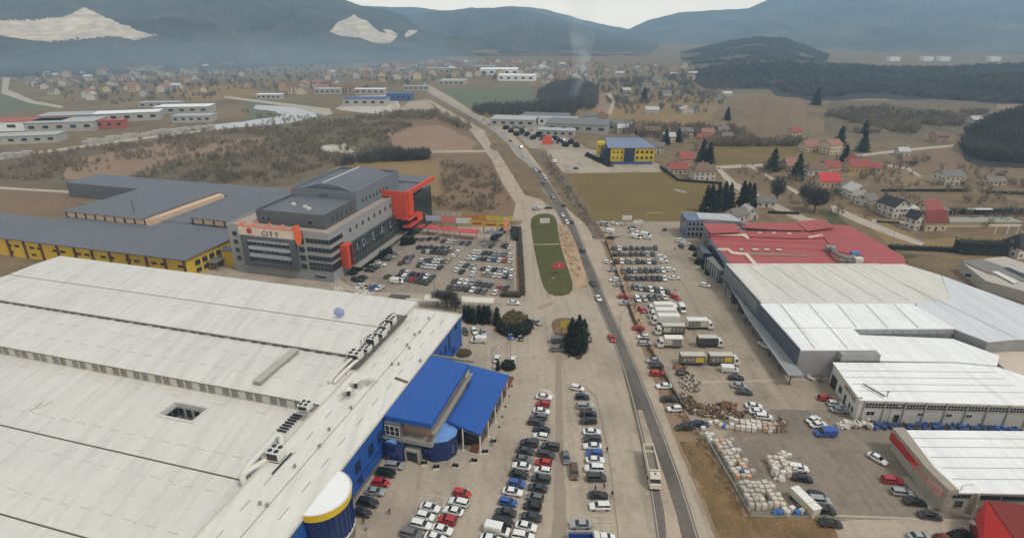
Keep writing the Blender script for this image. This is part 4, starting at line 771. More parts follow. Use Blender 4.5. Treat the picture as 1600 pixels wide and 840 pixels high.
# shop with the red sign band
e5 = bldg('sign_shop', 'white roofed shop with a long red sign band on its slanting beige front', 'shop', 92, 93)
P = rel([(91.6, 92.9), (91.2, 100), (92.2, 112.4), (150, 111.6), (150, 91.2)], 92, 93); MB().prism(P, 0, 5.4).ob('wall', mat('beige_wall', (176, 168, 154), var=.07, scale=.5), e5)
MB().prism(rel([(93.2, 92.6), (92.4, 100), (94.4, 112.8), (151, 112), (151, 91)], 92, 93), 5.4, 5.65).ob('roof', wr, e5); ribs(e5, [(2.4, y, 55, y - .6) for y in (3.5, 6.9, 10.3, 13.7, 16.8)], 5.66, .18)
fx = [(91.4, 92.7), (90.2, 96), (89.9, 101.5), (90.6, 112.6)]
sb = mat('beige_fascia', (158, 150, 136), var=.06, scale=.6)
MB().prism(rel([(90.9, 92.6), (90.5, 99), (91.5, 112.9), (94.3, 112.9), (92.4, 99.6), (93.0, 92.6)], 92, 93), 5.0, 6.3).ob('fascia_parapet', sb, e5)
def band(u0, u1, z0, z1, m, nm, off=.12):
    a, b = Vector((91.35, 112.7)), Vector((90.75, 92.9)); p, q = a.lerp(b, u0), a.lerp(b, u1); n_ = Vector((-1, 0)) * off
    return MB().prism(rel([p, q, q + n_, p + n_], 92, 93), z0, z1).ob(nm, m, e5)
red_s = mat('red_sign_face', (176, 44, 44), rough=.5, var=.1, scale=.8); red_b = mat('brighter_red_sign_face', (226, 46, 34), rough=.5, var=.08, scale=.8); pale_s = mat('pale_poster_face', (206, 196, 180), var=.2, scale=.8, alt=(200, 110, 100))
band(.02, .5, 3.4, 5.2, red_s, 'sign_band', .35); band(.5, .74, 3.1, 5.2, red_b, 'sign_band', .38); band(.74, .97, 3.1, 5.2, pale_s, 'sign_band', .36)
MB().prism(rel([(91.3, 93.5), (90.6, 103), (88.6, 103), (88.8, 93.5)], 92, 93), 0, .5).ob('front_step', sb, e5)
MB().prism(rel([(90.9, 92.8), (90.3, 101.5), (91.4, 101.5), (91.8, 92.8)], 92, 93), 0, 5).ob('front_wall', sb, e5)
pl_ = mat('pale_letter', (226, 150, 130), var=.1)
letters(e5, 'MARKET', 1.3, .04, pl_, (-1.75, 7.6, 3.7), -math.pi / 2 + .03, .6); None
windows(e5, (.0, -.12), (4.4, -.2), 4.4, 3.6, .9, 1, 5, 1); windows(e5, (1.2, -.16), (3.0, -.2), 2.4, 1.5, 1.6, 1, 2, 2)
windows(e5, (5.4, -.25), (30, -1.1), 4.2, 4.6, 1.2, 5, 1, 1); MB().box(5, 5.4, -.9, -.2, 0, 5.3).ob('pier', sb, e5)
for u in (-.3, 2.6, 5.8, 9): MB().box(-4.0, -3.9, u, u + .1, 0, .8).ob('bollard', metal_g, e5)
MB().box(7.5, 45, -.9, -.4, 1.2, 2.6).ob('planter_wall', mat('cream_strip', (216, 186, 156)), e5)
# red roofed kiosk, bottom right corner
e6 = bldg('red_pavilion', 'bright red steep roofed pavilion with red and white balcony in the bottom right corner', 'building', 96, 80)
apex = G(1541, 780, 6.5); a2 = G(1600, 834, 7.2); dn = G(1516, 838, 4.0)
q = [apex, G(1590, 850, 6.5), G(1535, 862, 4.6), G(1524, 806, 4.6)]
ro = MB(); base = Vector((96, 80, 0)); Q = [p - base for p in q]; ro.poly(Q[::1]); ro.poly([p - Vector((0, 0, .25)) for p in Q][::-1])
for i in range(4): j = (i + 1) % 4; ro.poly([Q[i] - Vector((0, 0, .25)), Q[j] - Vector((0, 0, .25)), Q[j], Q[i]])
ro.ob('roof', mat('vivid_red_roof', (168, 34, 26), rough=.45, var=.06, scale=1), e6)
r2 = [apex, G(1640, 792, 6.0), G(1660, 860, 5.2), G(1590, 850, 6.5)]; Q2 = [p - base + Vector((.25, 0, -.05)) for p in r2]; rb = MB(); rb.poly(Q2); rb.poly([p - Vector((0, 0, .25)) for p in Q2][::-1]); rb.ob('rear_roof', mat('dull_maroon_roof', (122, 50, 44), var=.08, scale=1), e6)
MB().prism([(Q[0].x + .3, Q[0].y - .6), (Q[3].x + .5, Q[3].y), (Q[2].x + .8, Q[2].y), (Q[2].x + 16, Q[2].y), (Q[0].x + 14, Q[0].y - .8)], 0, 3.9).ob('wall', mat('red_rendered_wall', (132, 46, 40), var=.08, scale=1), e6)
for k, zz in enumerate((3.4, 2.2, 1.0)):
    a = G(1522, 812, zz) - base; b = G(1545, 842, zz) - base; mb = MB(); mb.tube([a + Vector((-.3 - .3 * k, 0, 0)), b + Vector((-.3 - .3 * k, 0, 0))], .12, 6); mb.ob('balcony_rail', metal_w if k != 1 else mat('pale_pink_rail', (220, 170, 160)), e6)
for i in range(5):
    a = (G(1522, 812, 0) - base).lerp(G(1545, 842, 0) - base, i / 4); MB().box(a.x - .6, a.x - .4, a.y, a.y + .15, 0, 4).ob('balcony_post', metal_w, e6)
# red roofed complex
e7 = bldg('red_roof_centre', 'wide trade centre with faded red roofs and a dark glass front', 'building', 86, 210)
rr = mat('faded_red_roof', (168, 84, 82), rough=.7, var=.1, scale=.06, scale2=.5); sheets(rr, 0, 60, 1.6, .035, .1, .06); crm = mat('cream_parapet', (214, 196, 174), var=.07, scale=.6)
def rpoly(pts, z, m, nm, th=.3, base_=(86, 210)): return MB().prism(rel([W(*p, z) for p in pts], *base_), z - th, z).ob(nm, m, e7)
MB().prism(rel([W(1142, 414, 7.6), W(1104, 368, 7.6), W(1110, 352, 7.6), W(1270, 344, 7.6), W(1412, 404, 7.6), W(1414, 412, 7.6)], 86, 210), 0, 7.1).ob('wall', greyfac, e7)
rpoly([(1142, 414), (1105, 368), (1172, 366), (1250, 370), (1290, 372), (1300, 392), (1345, 400), (1350, 417)], 7.5, rr, 'roof')
rpoly([(1288, 371), (1256, 357), (1300, 350), (1326, 352), (1412, 400), (1416, 413), (1352, 414), (1346, 399), (1302, 391)], 7.9, rr, 'roof')
rpoly([(1104, 368), (1106, 364), (1170, 361), (1200, 357), (1250, 358), (1296, 371), (1240, 372), (1170, 369)], 8.0, rr, 'roof')
rpoly([(1098, 349), (1150, 350), (1158, 362), (1110, 364)], 9.4, rr, 'roof'); rpoly([(1160, 349), (1240, 347), (1262, 359), (1220, 359), (1160, 355)], 8.6, rr, 'roof')
rpoly([(1242, 346), (1285, 342), (1303, 355), (1262, 360)], 9.0, rr, 'roof')
MB().prism(rel([W(1166, 358, 8.1), W(1252, 360, 8.1), W(1252, 362, 8.1), W(1166, 360.5, 8.1)], 86, 210), 8.0, 8.15).ob('roof_valley', mat('near_black', (34, 30, 28)), e7)
for ps in ([(1110, 364.5), (1165, 365), (1171, 371), (1168, 372), (1160, 368), (1110, 367)], [(1120, 388), (1138, 387.5), (1146, 393), (1168, 395), (1190, 419), (1184, 420), (1164, 397.5), (1143, 395.5), (1136, 390), (1121, 390)], [(1141, 415), (1190, 416), (1192, 420), (1144, 420)]):
    rpoly(ps, 8.15, crm, 'parapet', .6)
rpoly([(1152, 393), (1262, 398), (1262, 400.5), (1166, 397.5)], 7.75, mat('roof_dust', (150, 118, 106), var=.1), 'roof_gully', .2); rpoly([(1262, 369.5), (1285, 365.5), (1286, 367), (1264, 371)], 8.3, crm, 'parapet', .3)
for i, (px, py, s_2) in enumerate([(1158, 391, .9), (1180, 391, 1.5), (1198, 391, 1.4), (1217, 391.5, 1.4), (1187, 365, 1), (1209, 365, 1), (1233, 366, 1)]):
    t = thing('rooflight', ['small white roof dome at the left end of the lower row on the red roof', 'second white roof dome of the lower row on the red roof', 'third white roof dome of the lower row on the red roof', 'white roof dome at the right end of the lower row on the red roof', 'left faint roof dome of the upper row on the red roof', 'middle faint roof dome of the upper row on the red roof', 'right faint roof dome of the upper row on the red roof'][i], 'rooflight', G(px, py, 7.6), 0, 'domes on the red roof')
    MB().box(-s_2, s_2, -.7, .7, 0, .3).ob('kerb', metal_g, t); mb = MB(); mb.box(-s_2 * .8, s_2 * .8, -.55, .55, .3, .6); mb.ob('dome', metal_w, t)
for ln in ((1120, 382, 1298, 391), (1110, 374, 1290, 380)): a, b = W(ln[0], ln[1], 7.6), W(ln[2], ln[3], 7.6); ribs(e7, [(a[0] - 86, a[1] - 210, b[0] - 86, b[1] - 210)], 7.52, .3, 'roof_seam', mat('dark_red_seam', (140, 58, 54)))
t = thing('roof_plant', 'grey and blue rooftop ventilation plant with a fat bent duct on the red roof', 'roof plant', G(1310, 408, 8), 0)
b0 = G(1310, 408, 8)
mb = MB(); pts = [G(1298, 388, 9.2) - b0, G(1303, 393, 9.4) - b0, G(1312, 400, 9.6) - b0, G(1322, 403, 9.8) - b0, G(1335, 401, 10) - b0]; mb.tube(pts, .9, 10); mb.ob('duct', mat('dull_zinc', (128, 124, 116), var=.12, scale=1), t, smooth=True)
mb = MB(); c = G(1296, 390, 8) - b0; mb.prism([(c.x - 2, c.y - 1.5), (c.x + 1.5, c.y - 2.2), (c.x + 2.4, c.y + .6), (c.x - 1, c.y + 1.8)], 0, 1.6); mb.ob('casing', mat('zinc_box', (146, 146, 144), var=.1, scale=1), t)
for (px, py, hh, mm, sx) in ((1334, 404, 3.0, mat('blue_unit', (96, 128, 172), var=.08), 2.4), (1340, 411, 2.4, metal_w, 2.2), (1318, 410, 1.4, mat('khaki_box', (134, 124, 104), var=.1), 3.2), (1328, 412, 1.6, metal_g, 1.6)):
    c = G(px, py, 8) - b0; MB().box(c.x - sx / 2 - .4, c.x + sx / 2 + .4, c.y - 1.1, c.y + 1.1, 0, hh).ob('unit', mm, t)
# dark glazed front of the red complex
ft = thing('glazed_entrance', 'dark blue angular glazed entrance front of the red roofed centre', 'facade', (86, 210, 0), 0)
dk = mat('blue_black_glass', (40, 50, 68), rough=.15, var=.15, scale=.4, spec=.6)
FP = [((1104, 368), (1138, 412), 7.6), ((1112, 392), (1134, 430), 5.6), ((1100, 378), (1118, 398), 5.0)]
pa, pb = Vector(W(1106, 368, 7.6)), Vector(W(1142, 414, 7.6))
MB().prism(rel([pa, pb, pb + Vector((-2.2, -.5)), pa + Vector((-1.2, 0))], 86, 210), 0, 7.9).ob('glazing', dk, ft)
MB().prism(rel([pb + Vector((-2.4, -1)), pb + Vector((-2.6, 14)), pb + Vector((-5.4, 12)), pb + Vector((-4.4, -1))], 86, 210), 0, 5.6).ob('porch_glazing', mat('grey_blue_glass', (86, 94, 106), rough=.2, var=.2, scale=.6), ft)
MB().prism(rel([pb + Vector((-2.3, 16)), pb + Vector((-2.3, 24)), pb + Vector((-5.2, 26)), pb + Vector((-5.6, 17))], 86, 210), 0, 6.2).ob('porch_glazing', dk, ft)
MB().prism(rel([pb + Vector((-2.4, -1.1)), pb + Vector((-2.5, 14.1)), pb + Vector((-5.7, 12.2)), pb + Vector((-4.7, -1.1))], 86, 210), 5.6, 5.9).ob('porch_roof', metal_g, ft)
for i in range(10): p = pa.lerp(pb, i / 9); MB().box(p.x - 86 - 2.1 + .0 * i, p.x - 86 - 1.9, p.y - 210 - .1, p.y - 210 + .1, .0, 7.95).ob('mullion', metal_g, ft)
for i in range(6): p = pb + Vector((-4.9 - .1 * i, i * 2.5)); MB().box(p.x - 86 - .45, p.x - 86 - .3, p.y - 210, p.y - 210 + .15, 0, 5.6).ob('mullion', metal_w, ft)
# blue glass stair block with white roof behind
e8 = bldg('glass_block', 'blue glass cube with a long pale roofed hall behind it beside the green field', 'building', 85, 266)
MB().prism(rel([W(1064, 334, 9.5), W(1090, 335, 9.5), W(1092, 333, 9.5), W(1068, 331, 9.5)], 85, 266), 0, 1).v
a, b = Vector((84.3, 264.6)), Vector((92.5, 264.2))
MB().prism(rel([a, b, b + Vector((.8, 12)), a + Vector((.4, 12))], 85, 266), 0, 9.2).ob('glass_wall', mat('steel_blue_glass', (84, 100, 130), rough=.15, var=.2, scale=.5, spec=.6), e8)
windows(e8, (a.x - 85 + .6, a.y - 266 - .05), (b.x - 85, b.y - 266 - .05), 4.9, 1.5, 1.9, 4, 1, 1, metal_w, glass_dark); windows(e8, (a.x - 85 + .6, a.y - 266 - .05), (b.x - 85, b.y - 266 - .05), 7.4, 1.5, 1.7, 4, 1, 1, metal_w, glass_dark); windows(e8, (a.x - 85 + .6, a.y - 266 - .05), (b.x - 85, b.y - 266 - .05), 2.2, 1.5, 2.2, 4, 1, 1, metal_w, glass_dark)
MB().prism(rel([W(1064, 331, 9.4), W(1088, 333, 9.4), W(1092, 342, 9.4), W(1158, 346, 9.4), W(1168, 351, 9.4), W(1140, 335, 9.4)], 85, 266), 9.2, 9.6).ob('roof', mat('pale_blue_grey_roof', (178, 180, 182), var=.05), e8)
MB().prism(rel([W(1094, 343, 9.2), W(1156, 346, 9.2), W(1166, 351, 9.2), W(1138, 336, 9.2), W(1100, 336, 9.2)], 85, 266), 0, 9.1).ob('rear_wall', greyfac, e8)
for i in range(4): a_ = G(1108 + i * 13, 340, 9.6); MB().box(a_.x - 85 - .5, a_.x - 85 + .5, a_.y - 266 - .5, a_.y - 266 + .5, 9.6, 10).ob('roof_cowl', metal_w, e8)
# grey workshop far right
e9 = bldg('workshop', 'low cream walled workshop with grey roof and white rooflight at the right edge', 'building', 185, 205)
def pw(pts, z): return rel([W(*p, z) for p in pts], 185, 205)
MB().prism(pw([(1502, 408), (1570, 400), (1660, 430), (1660, 470), (1540, 438)], 4.5), 0, 4.4).ob('wall', mat('cream_workshop_wall', (184, 176, 164), var=.06, scale=.5), e9)
MB().prism(pw([(1502, 407), (1535, 404), (1580, 420), (1600, 428), (1660, 440), (1660, 452), (1545, 426)], 4.9), 4.4, 4.8).ob('roof', mat('weathered_roof_sheet', (128, 124, 118), var=.12, scale=.4), e9)
MB().prism(pw([(1550, 424), (1558, 423), (1592, 439), (1584, 442)], 5), 4.8, 5.0).ob('rooflight', metal_w, e9); MB().prism(pw([(1568, 418), (1575, 417), (1612, 432), (1606, 436)], 5), 4.8, 5.0).ob('rooflight', mat('dark_solar', (60, 66, 76)), e9)
for (px, py, w_, h_) in ((1517, 430, 3.4, 1.1), (1537, 443, 1.4, 2.4), (1552, 446, 2.4, 1.4)): p = G(px, py, 2.2); link('window', win_mesh(w_, h_, 2, 1, metal_g, glass_dark), e9, (p.x - 185 - .3, p.y - 205 - .2, 2.2), -.5)
# pale low roof between the halls, far right
MB().box(0, 1, 0, 1, 0, 1).v
t = bldg('storage_shed', 'low flat tan roofed shed squeezed between the white halls at the right edge', 'shed', 150, 135)
MB().prism(rel([W(1523, 536, 5), W(1602, 526, 5), W(1700, 560, 5), W(1700, 640, 5), W(1600, 600, 5)], 150, 135), 0, 4.6).ob('wall', greyfac, t); MB().prism(rel([W(1522, 535, 5), W(1602, 525, 5), W(1700, 560, 5), W(1700, 640, 5), W(1600, 600, 5)], 150, 135), 4.6, 4.9).ob('roof', mat('tan_roof_felt', (204, 188, 172), var=.06, scale=.4), t)
# ------------------------------------------------------------------ yellow and blue office beyond the field
e10 = bldg('yellow_office', 'yellow and dark blue three storey office block beyond the green field', 'building', 68, 430)
yy = mat('lemon_wall', (206, 180, 40), rough=.6, var=.06, scale=.3); nb = mat('night_blue_panel', (40, 52, 80), rough=.4, var=.08)
MB().box(6, 16, 0, 16, 1.8, 11.5).ob('yellow_wall', yy, e10); MB().box(23.5, 38.5, 0, 16, 1.8, 11.5).ob('yellow_wall', yy, e10); MB().box(16.05, 23.45, -1.2, 16, 1.8, 11.9).ob('blue_bay', nb, e10); MB().box(1, 5.9, 4, 22, 0, 10.6).ob('dark_wing', nb, e10); MB().box(-2, 4, 16, 24, 4, 12.8).ob('yellow_tower', yy, e10)
MB().box(8, 37, -1.8, 16, 0, 1.75).ob('plinth', mat('blue_plinth', (70, 92, 140), var=.1), e10)
mb = MB(); mb.prism([(3, -.8), (39, -.8), (34, 30), (6, 32)], 11.9, 12.5, zs=[12.3, 12.3, 14.0, 14.0]); mb.ob('roof', mat('steel_blue_roof', (124, 134, 156), var=.07, scale=.3), e10)
windows(e10, (24, 0), (38, 0), 8.7, 1.9, 1.9, 4, fm=yy); windows(e10, (24, 0), (38, 0), 4.6, 1.9, 1.9, 4, fm=yy); windows(e10, (6.5, 0), (15.5, 0), 8.6, 1.3, 1.5, 3, fm=yy); windows(e10, (6.5, 0), (15.5, 0), 4.6, 1.3, 1.5, 3, fm=yy)
windows(e10, (-2, 16), (4, 16), 10, 1.2, 1.5, 2, fm=yy)
# ------------------------------------------------------------------ cars
PAINT = {'w': ('white', (226, 226, 222)), 's': ('silver', (166, 168, 170)), 'g': ('grey', (108, 110, 112)), 'd': ('dark grey', (62, 63, 66)), 'k': ('black', (30, 30, 32)), 'r': ('red', (176, 32, 30)),
         'b': ('blue', (38, 82, 158)), 'n': ('brown', (100, 76, 56)), 'e': ('beige', (176, 160, 134)), 'v': ('dark green', (46, 58, 52)), 'y': ('dark blue', (32, 42, 74)), 'o': ('orange', (206, 120, 64))}
for k, (nm, rgb) in PAINT.items(): mat('car_paint_' + nm.replace(' ', '_'), rgb, rough=.32, var=.04, scale=1.5, coat=.6, spec=.5, metal=.25 if k in 'sgdny' else 0)
KIND = {'s': ('saloon', 4.5, 1.78, 1.42), 'h': ('hatchback', 4.0, 1.74, 1.46), 'e': ('estate car', 4.6, 1.8, 1.48), 'u': ('off-roader', 4.6, 1.88, 1.72), 'v': ('van', 5.2, 1.98, 2.25), 'c': ('coupe', 4.3, 1.78, 1.3)}
tyre = mat('tyre_rubber', (30, 29, 28), rough=.9, var=.1, scale=4); hub = mat('wheel_hub', (140, 140, 142), rough=.4, var=.05, metal=.5)
head_m = mat('headlight_lens', (220, 222, 224), rough=.15, var=.0); tail_m = mat('tail_light_lens', (140, 18, 16), rough=.2, var=0)
carglass = mat('car_glass', (24, 28, 33), rough=.08, var=0, spec=.8)
trim_m = mat('black_plastic_trim', (36, 36, 37), rough=.7, var=.05, scale=4)
CM = {}
def ring(y, w, zl, zt, sh=.9): return [(-w * .9, y, zl), (-w, y, zl + .16), (-w, y, zt - .16), (-w * sh, y, zt), (w * sh, y, zt), (w, y, zt - .16), (w, y, zl + .16), (w * .9, y, zl)]
def car_parts(kind):
    nm, L_, W_, H_ = KIND[kind]; h = L_ / 2; w_ = W_ / 2; belt = {'s': .93, 'h': .98, 'e': .96, 'u': 1.12, 'v': 1.25, 'c': .88}[kind]
    b = MB(); g = MB(); t = MB()
    if kind == 'v':
        b.loft([ring(-h, w_ * .93, .35, H_ - .12, .86), ring(-h + .12, w_ * .98, .28, H_, .86), ring(h - 1.75, w_, .28, H_, .86), ring(h - 1.5, w_, .28, H_ - .08, .86)])
        b.loft([ring(h - 1.5, w_, .28, 1.25), ring(h - .75, w_, .28, 1.12), ring(h - .15, w_ * .95, .28, .95), ring(h, w_ * .8, .35, .82)])
        g.loft([[(-w_ * .97, h - 1.5, 1.22), (w_ * .97, h - 1.5, 1.22), (w_ * .84, h - 1.52, H_ - .1), (-w_ * .84, h - 1.52, H_ - .1)], [(-w_ * .93, h - .72, 1.14), (w_ * .93, h - .72, 1.14), (w_ * .8, h - 1.42, H_ - .12), (-w_ * .8, h - 1.42, H_ - .12)]])
        return L_, W_, b, g
    nose = {'s': .72, 'h': .75, 'e': .74, 'u': .9, 'c': .68}[kind]; tail = {'s': .9, 'h': .95, 'e': .93, 'u': 1.05, 'c': .86}[kind]
    cb = {'s': (-h + .55, h - 1.15), 'h': (-h + .08, h - 1.0), 'e': (-h + .1, h - 1.15), 'u': (-h + .1, h - 1.1), 'c': (-h + .45, h - 1.3)}[kind]
    ct = {'s': (-h + 1.25, h - 1.95), 'h': (-h + .42, h - 1.75), 'e': (-h + .38, h - 1.9), 'u': (-h + .3, h - 1.75), 'c': (-h + 1.25, h - 2.1)}[kind]
    b.loft([ring(-h, w_ * .82, .38, tail - .12), ring(-h + .12, w_ * .94, .3, tail - .02), ring(-h + .7, w_, .26, belt + .0), ring(0, w_, .24, belt + .02), ring(h - 1.15, w_, .26, belt), ring(h - .5, w_ * .98, .26, nose + .12), ring(h - .12, w_ * .9, .3, nose), ring(h, w_ * .74, .36, nose - .14)])
    wb, wt = w_ * .9, w_ * .74
    g.v = [(-wb, cb[0], belt), (wb, cb[0], belt), (wb, cb[1], belt), (-wb, cb[1], belt), (-wt, ct[0], H_ - .05), (wt, ct[0], H_ - .05), (wt, ct[1], H_ - .05), (-wt, ct[1], H_ - .05)]
    g.f = [(0, 1, 5, 4), (1, 2, 6, 5), (2, 3, 7, 6), (3, 0, 4, 7), (4, 5, 6, 7)]; g.m = [0] * 5
    # roof skin and pillars in body colour
    k = wt * 1.03; b.loft([[(-k, ct[0] - .06, H_ - .07), (k, ct[0] - .06, H_ - .07), (k * .96, ct[0] - .02, H_ - .015), (-k * .96, ct[0] - .02, H_ - .015)], [(-k, (ct[0] + ct[1]) / 2, H_ - .06), (k, (ct[0] + ct[1]) / 2, H_ - .06), (k * .94, (ct[0] + ct[1]) / 2, H_ + .02), (-k * .94, (ct[0] + ct[1]) / 2, H_ + .02)], [(-k, ct[1] + .06, H_ - .09), (k, ct[1] + .06, H_ - .09), (k * .95, ct[1], H_ - .03), (-k * .95, ct[1], H_ - .03)]])
    for s in (-1, 1):
        for (yb, yt, r) in ((cb[0] + .03, ct[0], .05), (cb[1] - .02, ct[1], .035), ((cb[0] + cb[1]) / 2 - .05, (ct[0] + ct[1]) / 2, .035)):
            b.tube([(s * wb, yb, belt - .02), (s * wt, yt, H_ - .06)], r, 4)
        b.box(s * (w_ + .08) - .08, s * (w_ + .08) + .08, cb[1] - .45, cb[1] - .3, belt - .02, belt + .14)
    return L_, W_, b, g
def car_protos(kind, col):
    if (kind, col) in CM: return CM[(kind, col)]
    L_, W_, b, g = car_parts(kind); pm = MATS['car_paint_' + PAINT[col][0].replace(' ', '_')]
    key = ('b', kind); pb = b.mesh('body', pm, True)
    try: pb.set_sharp_from_angle(angle=math.radians(35))
    except Exception: pass
    if ('g', kind) not in CM: CM[('g', kind)] = g.mesh('windows', carglass)
    wh = MB(); n = 12; r = .33 if kind not in 'uv' else .37
    for (x0, x1, rr_, mi) in ((-.11, .11, r, 0), (-.12, .12, r * .58, 1)):
        k = len(wh.v)
        for x in (x0, x1):
            for i in range(n): a = 2 * math.pi * i / n; wh.v.append((x, rr_ * math.cos(a), rr_ * math.sin(a)))
        for i in range(n): j = (i + 1) % n; wh.f.append((k + i, k + j, k + n + j, k + n + i)); wh.m.append(mi)
        wh.f += [tuple(range(k, k + n))[::-1], tuple(range(k + n, k + 2 * n))]; wh.m += [mi, mi]
    if ('w', r) not in CM: CM[('w', r)] = wh.mesh('wheel', [tyre, hub])
    hl = MB().box(-.2, .2, -.06, .05, -.07, .07)
    if 'hl' not in CM: CM['hl'] = hl.mesh('headlight', head_m); CM['tl'] = MB().box(-.16, .16, -.05, .04, -.09, .09).mesh('tail_light', tail_m)
    if ('lp', kind) not in CM: CM[('lp', kind)] = MB().box(-W_ * .42, W_ * .42, -.03, .03, -.1, .1).mesh('bumper', trim_m)
    # merged single mesh for the small far ones
    f = MB()
    for src, mi in ((b, 0), (g, 1)):
        k = len(f.v); f.v += src.v; f.f += [tuple(i + k for i in q) for q in src.f]; f.m += [mi] * len(src.f)
    hh = L_ / 2
    for sx in (-1, 1):
        for sy in (-1, 1): x, y = sx * (W_ / 2 - .09), sy * hh * .6; f.box(x - .11, x + .11, y - r, y + r, .02, r * 1.8, 2)
    me = f.mesh('car', [pm, carglass, tyre], False)
    CM[(kind, col)] = (L_, W_, r, pb, me); return CM[(kind, col)]
def tri_car(kind, col): return CM[(kind, col)]
NEAR = []
def put_car(px, py, code, az, label, group, detail=True, name=None, z=.6):
    col, kind = code[0], code[1]; L_, W_, r, pb, me = car_protos(kind, col); p = G(px, py, z); p.z = .06
    az = az + random.uniform(-1.6, 1.6); rz = -math.radians(az); cat = 'van' if kind == 'v' else 'car'; nm = name or ('parked_van' if kind == 'v' else 'parked_car')
    if not detail:
        o = link(nm, me, None, p, rz); tag(o, label, cat, group); return o
    t = thing(nm, label, cat, p, rz, group); link('body', pb, t); link('windows', CM[('g', kind)], t)
    hh = L_ / 2
    for sx in (-1, 1):
        for sy in (-1, 1): link('wheel', CM[('w', r)], t, (sx * (W_ / 2 - .1), sy * hh * .6, r - .03))
        nz_ = {'s': .6, 'h': .64, 'e': .62, 'u': .76, 'v': .75, 'c': .56}[kind]
        link('headlight', CM['hl'], t, (sx * W_ * .33, hh - .06, nz_)); link('tail_light', CM['tl'], t, (sx * W_ * .36, -hh + .03, nz_ + .12))
    link('bumper', CM[('lp', kind)], t, (0, hh - .03, .4)); link('bumper', CM[('lp', kind)], t, (0, -hh + .03, .42))
    return t
ORD = ['first', 'second', 'third', 'fourth', 'fifth', 'sixth', 'seventh', 'eighth', 'ninth', 'tenth', 'eleventh', 'twelfth', 'thirteenth', 'fourteenth', 'fifteenth', 'sixteenth', 'seventeenth', 'eighteenth', 'nineteenth', 'twentieth']
def row(pts, az, end, where, group, detail=True, flip=.3, jit=0):
    for i, (px, py, code) in enumerate(pts):
        if code == '--': continue
        a = az + (180 if random.random() < flip else 0)
        put_car(px, py, code, a, f"{PAINT[code[0]][0]} {KIND[code[1]][0]} {ORD[i]} from {end}, {where.replace('of the ', '', 1) if where.startswith('of the ') else where}", group, detail)
def span(p0, p1, codes, fr=0):
    P0, P1 = G(*p0, .6), G(*p1, .6); cs = codes.split(); n = len(cs); out = []
    for i, c in enumerate(cs):
        q = P0.lerp(P1, i / max(n - 1, 1)); Y = q.y * c_ - (q.z - CAMH) * s_; U = q.y * s_ + (q.z - CAMH) * c_
        out.append((800 + FPX * q.x / Y, 420 - FPX * U / Y, c))
    return out
# near car park
gp = 'cars in the near car park'
row([(850, 620, 'ws'), (848, 631, 'rh'), (846, 642, 'ws'), (842, 651, 'ge'), (838, 660, 'de'), (846, 671, 'ys'), (845, 681.5, 'wh')], 103, 'far end', 'of the single part of the middle row', gp, flip=.4)
row([(827, 692.5, 'du'), (821, 704, 'ds'), (817, 717, 'gs'), (815, 728, 'ws'), (811, 741, 'ks'), (807.5, 755, 'bh'), (801, 768, 'ws'), (794, 784, 'bh'), (790, 800, 'ds'), (785, 814, 'ke'), (777, 828, 'wv'), (767, 842, 'ws')], 104, 'far end', 'of the left side of the double row', gp, flip=.3)
row([(860, 698, 'dv'.replace('v', 'u')), (853, 709.5, 'de'), (849, 722.5, 'rh'), (848, 735, 'wh'), (845, 748, 've'), (840, 762, 'ds'), (835.5, 777, 'gh'), (831.5, 791, 'kh'), (830, 807, 'ds'), (822, 822, 'ws'), (817, 837, 'we')], 104, 'far end', 'of the right side of the double row', gp, flip=.4)
row([(910, 620, 'yh'), (914, 634, 'se'), (919, 647, 'ku'), (919, 657.5, 'ke'), (925, 674.5, 'ws'), (925, 685.5, 'de'), (925.5, 697, 'ws'), (928.6, 708, 'bh'), (930, 718.5, 'ws'), (928.5, 732, 'wu'), (932, 746.5, 'vu'), (935, 773, 'kc'), (937.5, 790.5, 'we')], 91, 'far end', 'of the row beside the main road', gp, flip=.3)
put_car(902, 606, 'wh', 110, 'white hatchback with a red trailer at the rounded far end of the roadside row', gp); put_car(907, 819, 'ss', 268, 'silver saloon parked alone just above the blue lorry bed', gp); put_car(946, 840, 'wh', 90, 'white hatchback cut by the bottom edge right of the blue lorry bed', gp)
row([(617, 727, 'se'), (603, 739, 'ku'), (595, 753.5, 'rh'), (586, 767.5, 'ss'), (575, 785, 'ku'), (566, 801, 'kh')], 100, 'entrance end', 'of the cars against the blue wall', gp, flip=.2)
row([(672, 792.5, 'ws'), (665, 806, 'wh'), (658, 819, 'we'), (643, 834, 'gu')], 106, 'far end', 'of the left row beside the blue hall', gp, flip=.3)
row([(722, 770, 'rh'), (717, 784.5, 'we'), (708, 798, 'ws'), (699, 812, 'rh'), (691, 827, 'ws'), (680, 839.5, 'ws')], 106, 'far end', 'of the short row of white and red cars', gp, flip=.3)
put_car(884, 714, 'gs', 178, 'grey saloon driving down the lane between the parked rows', gp, name='moving_car'); put_car(897, 737, 'nu', 184, 'brown boxy car driving behind the grey saloon between the parked rows', gp, name='moving_car')
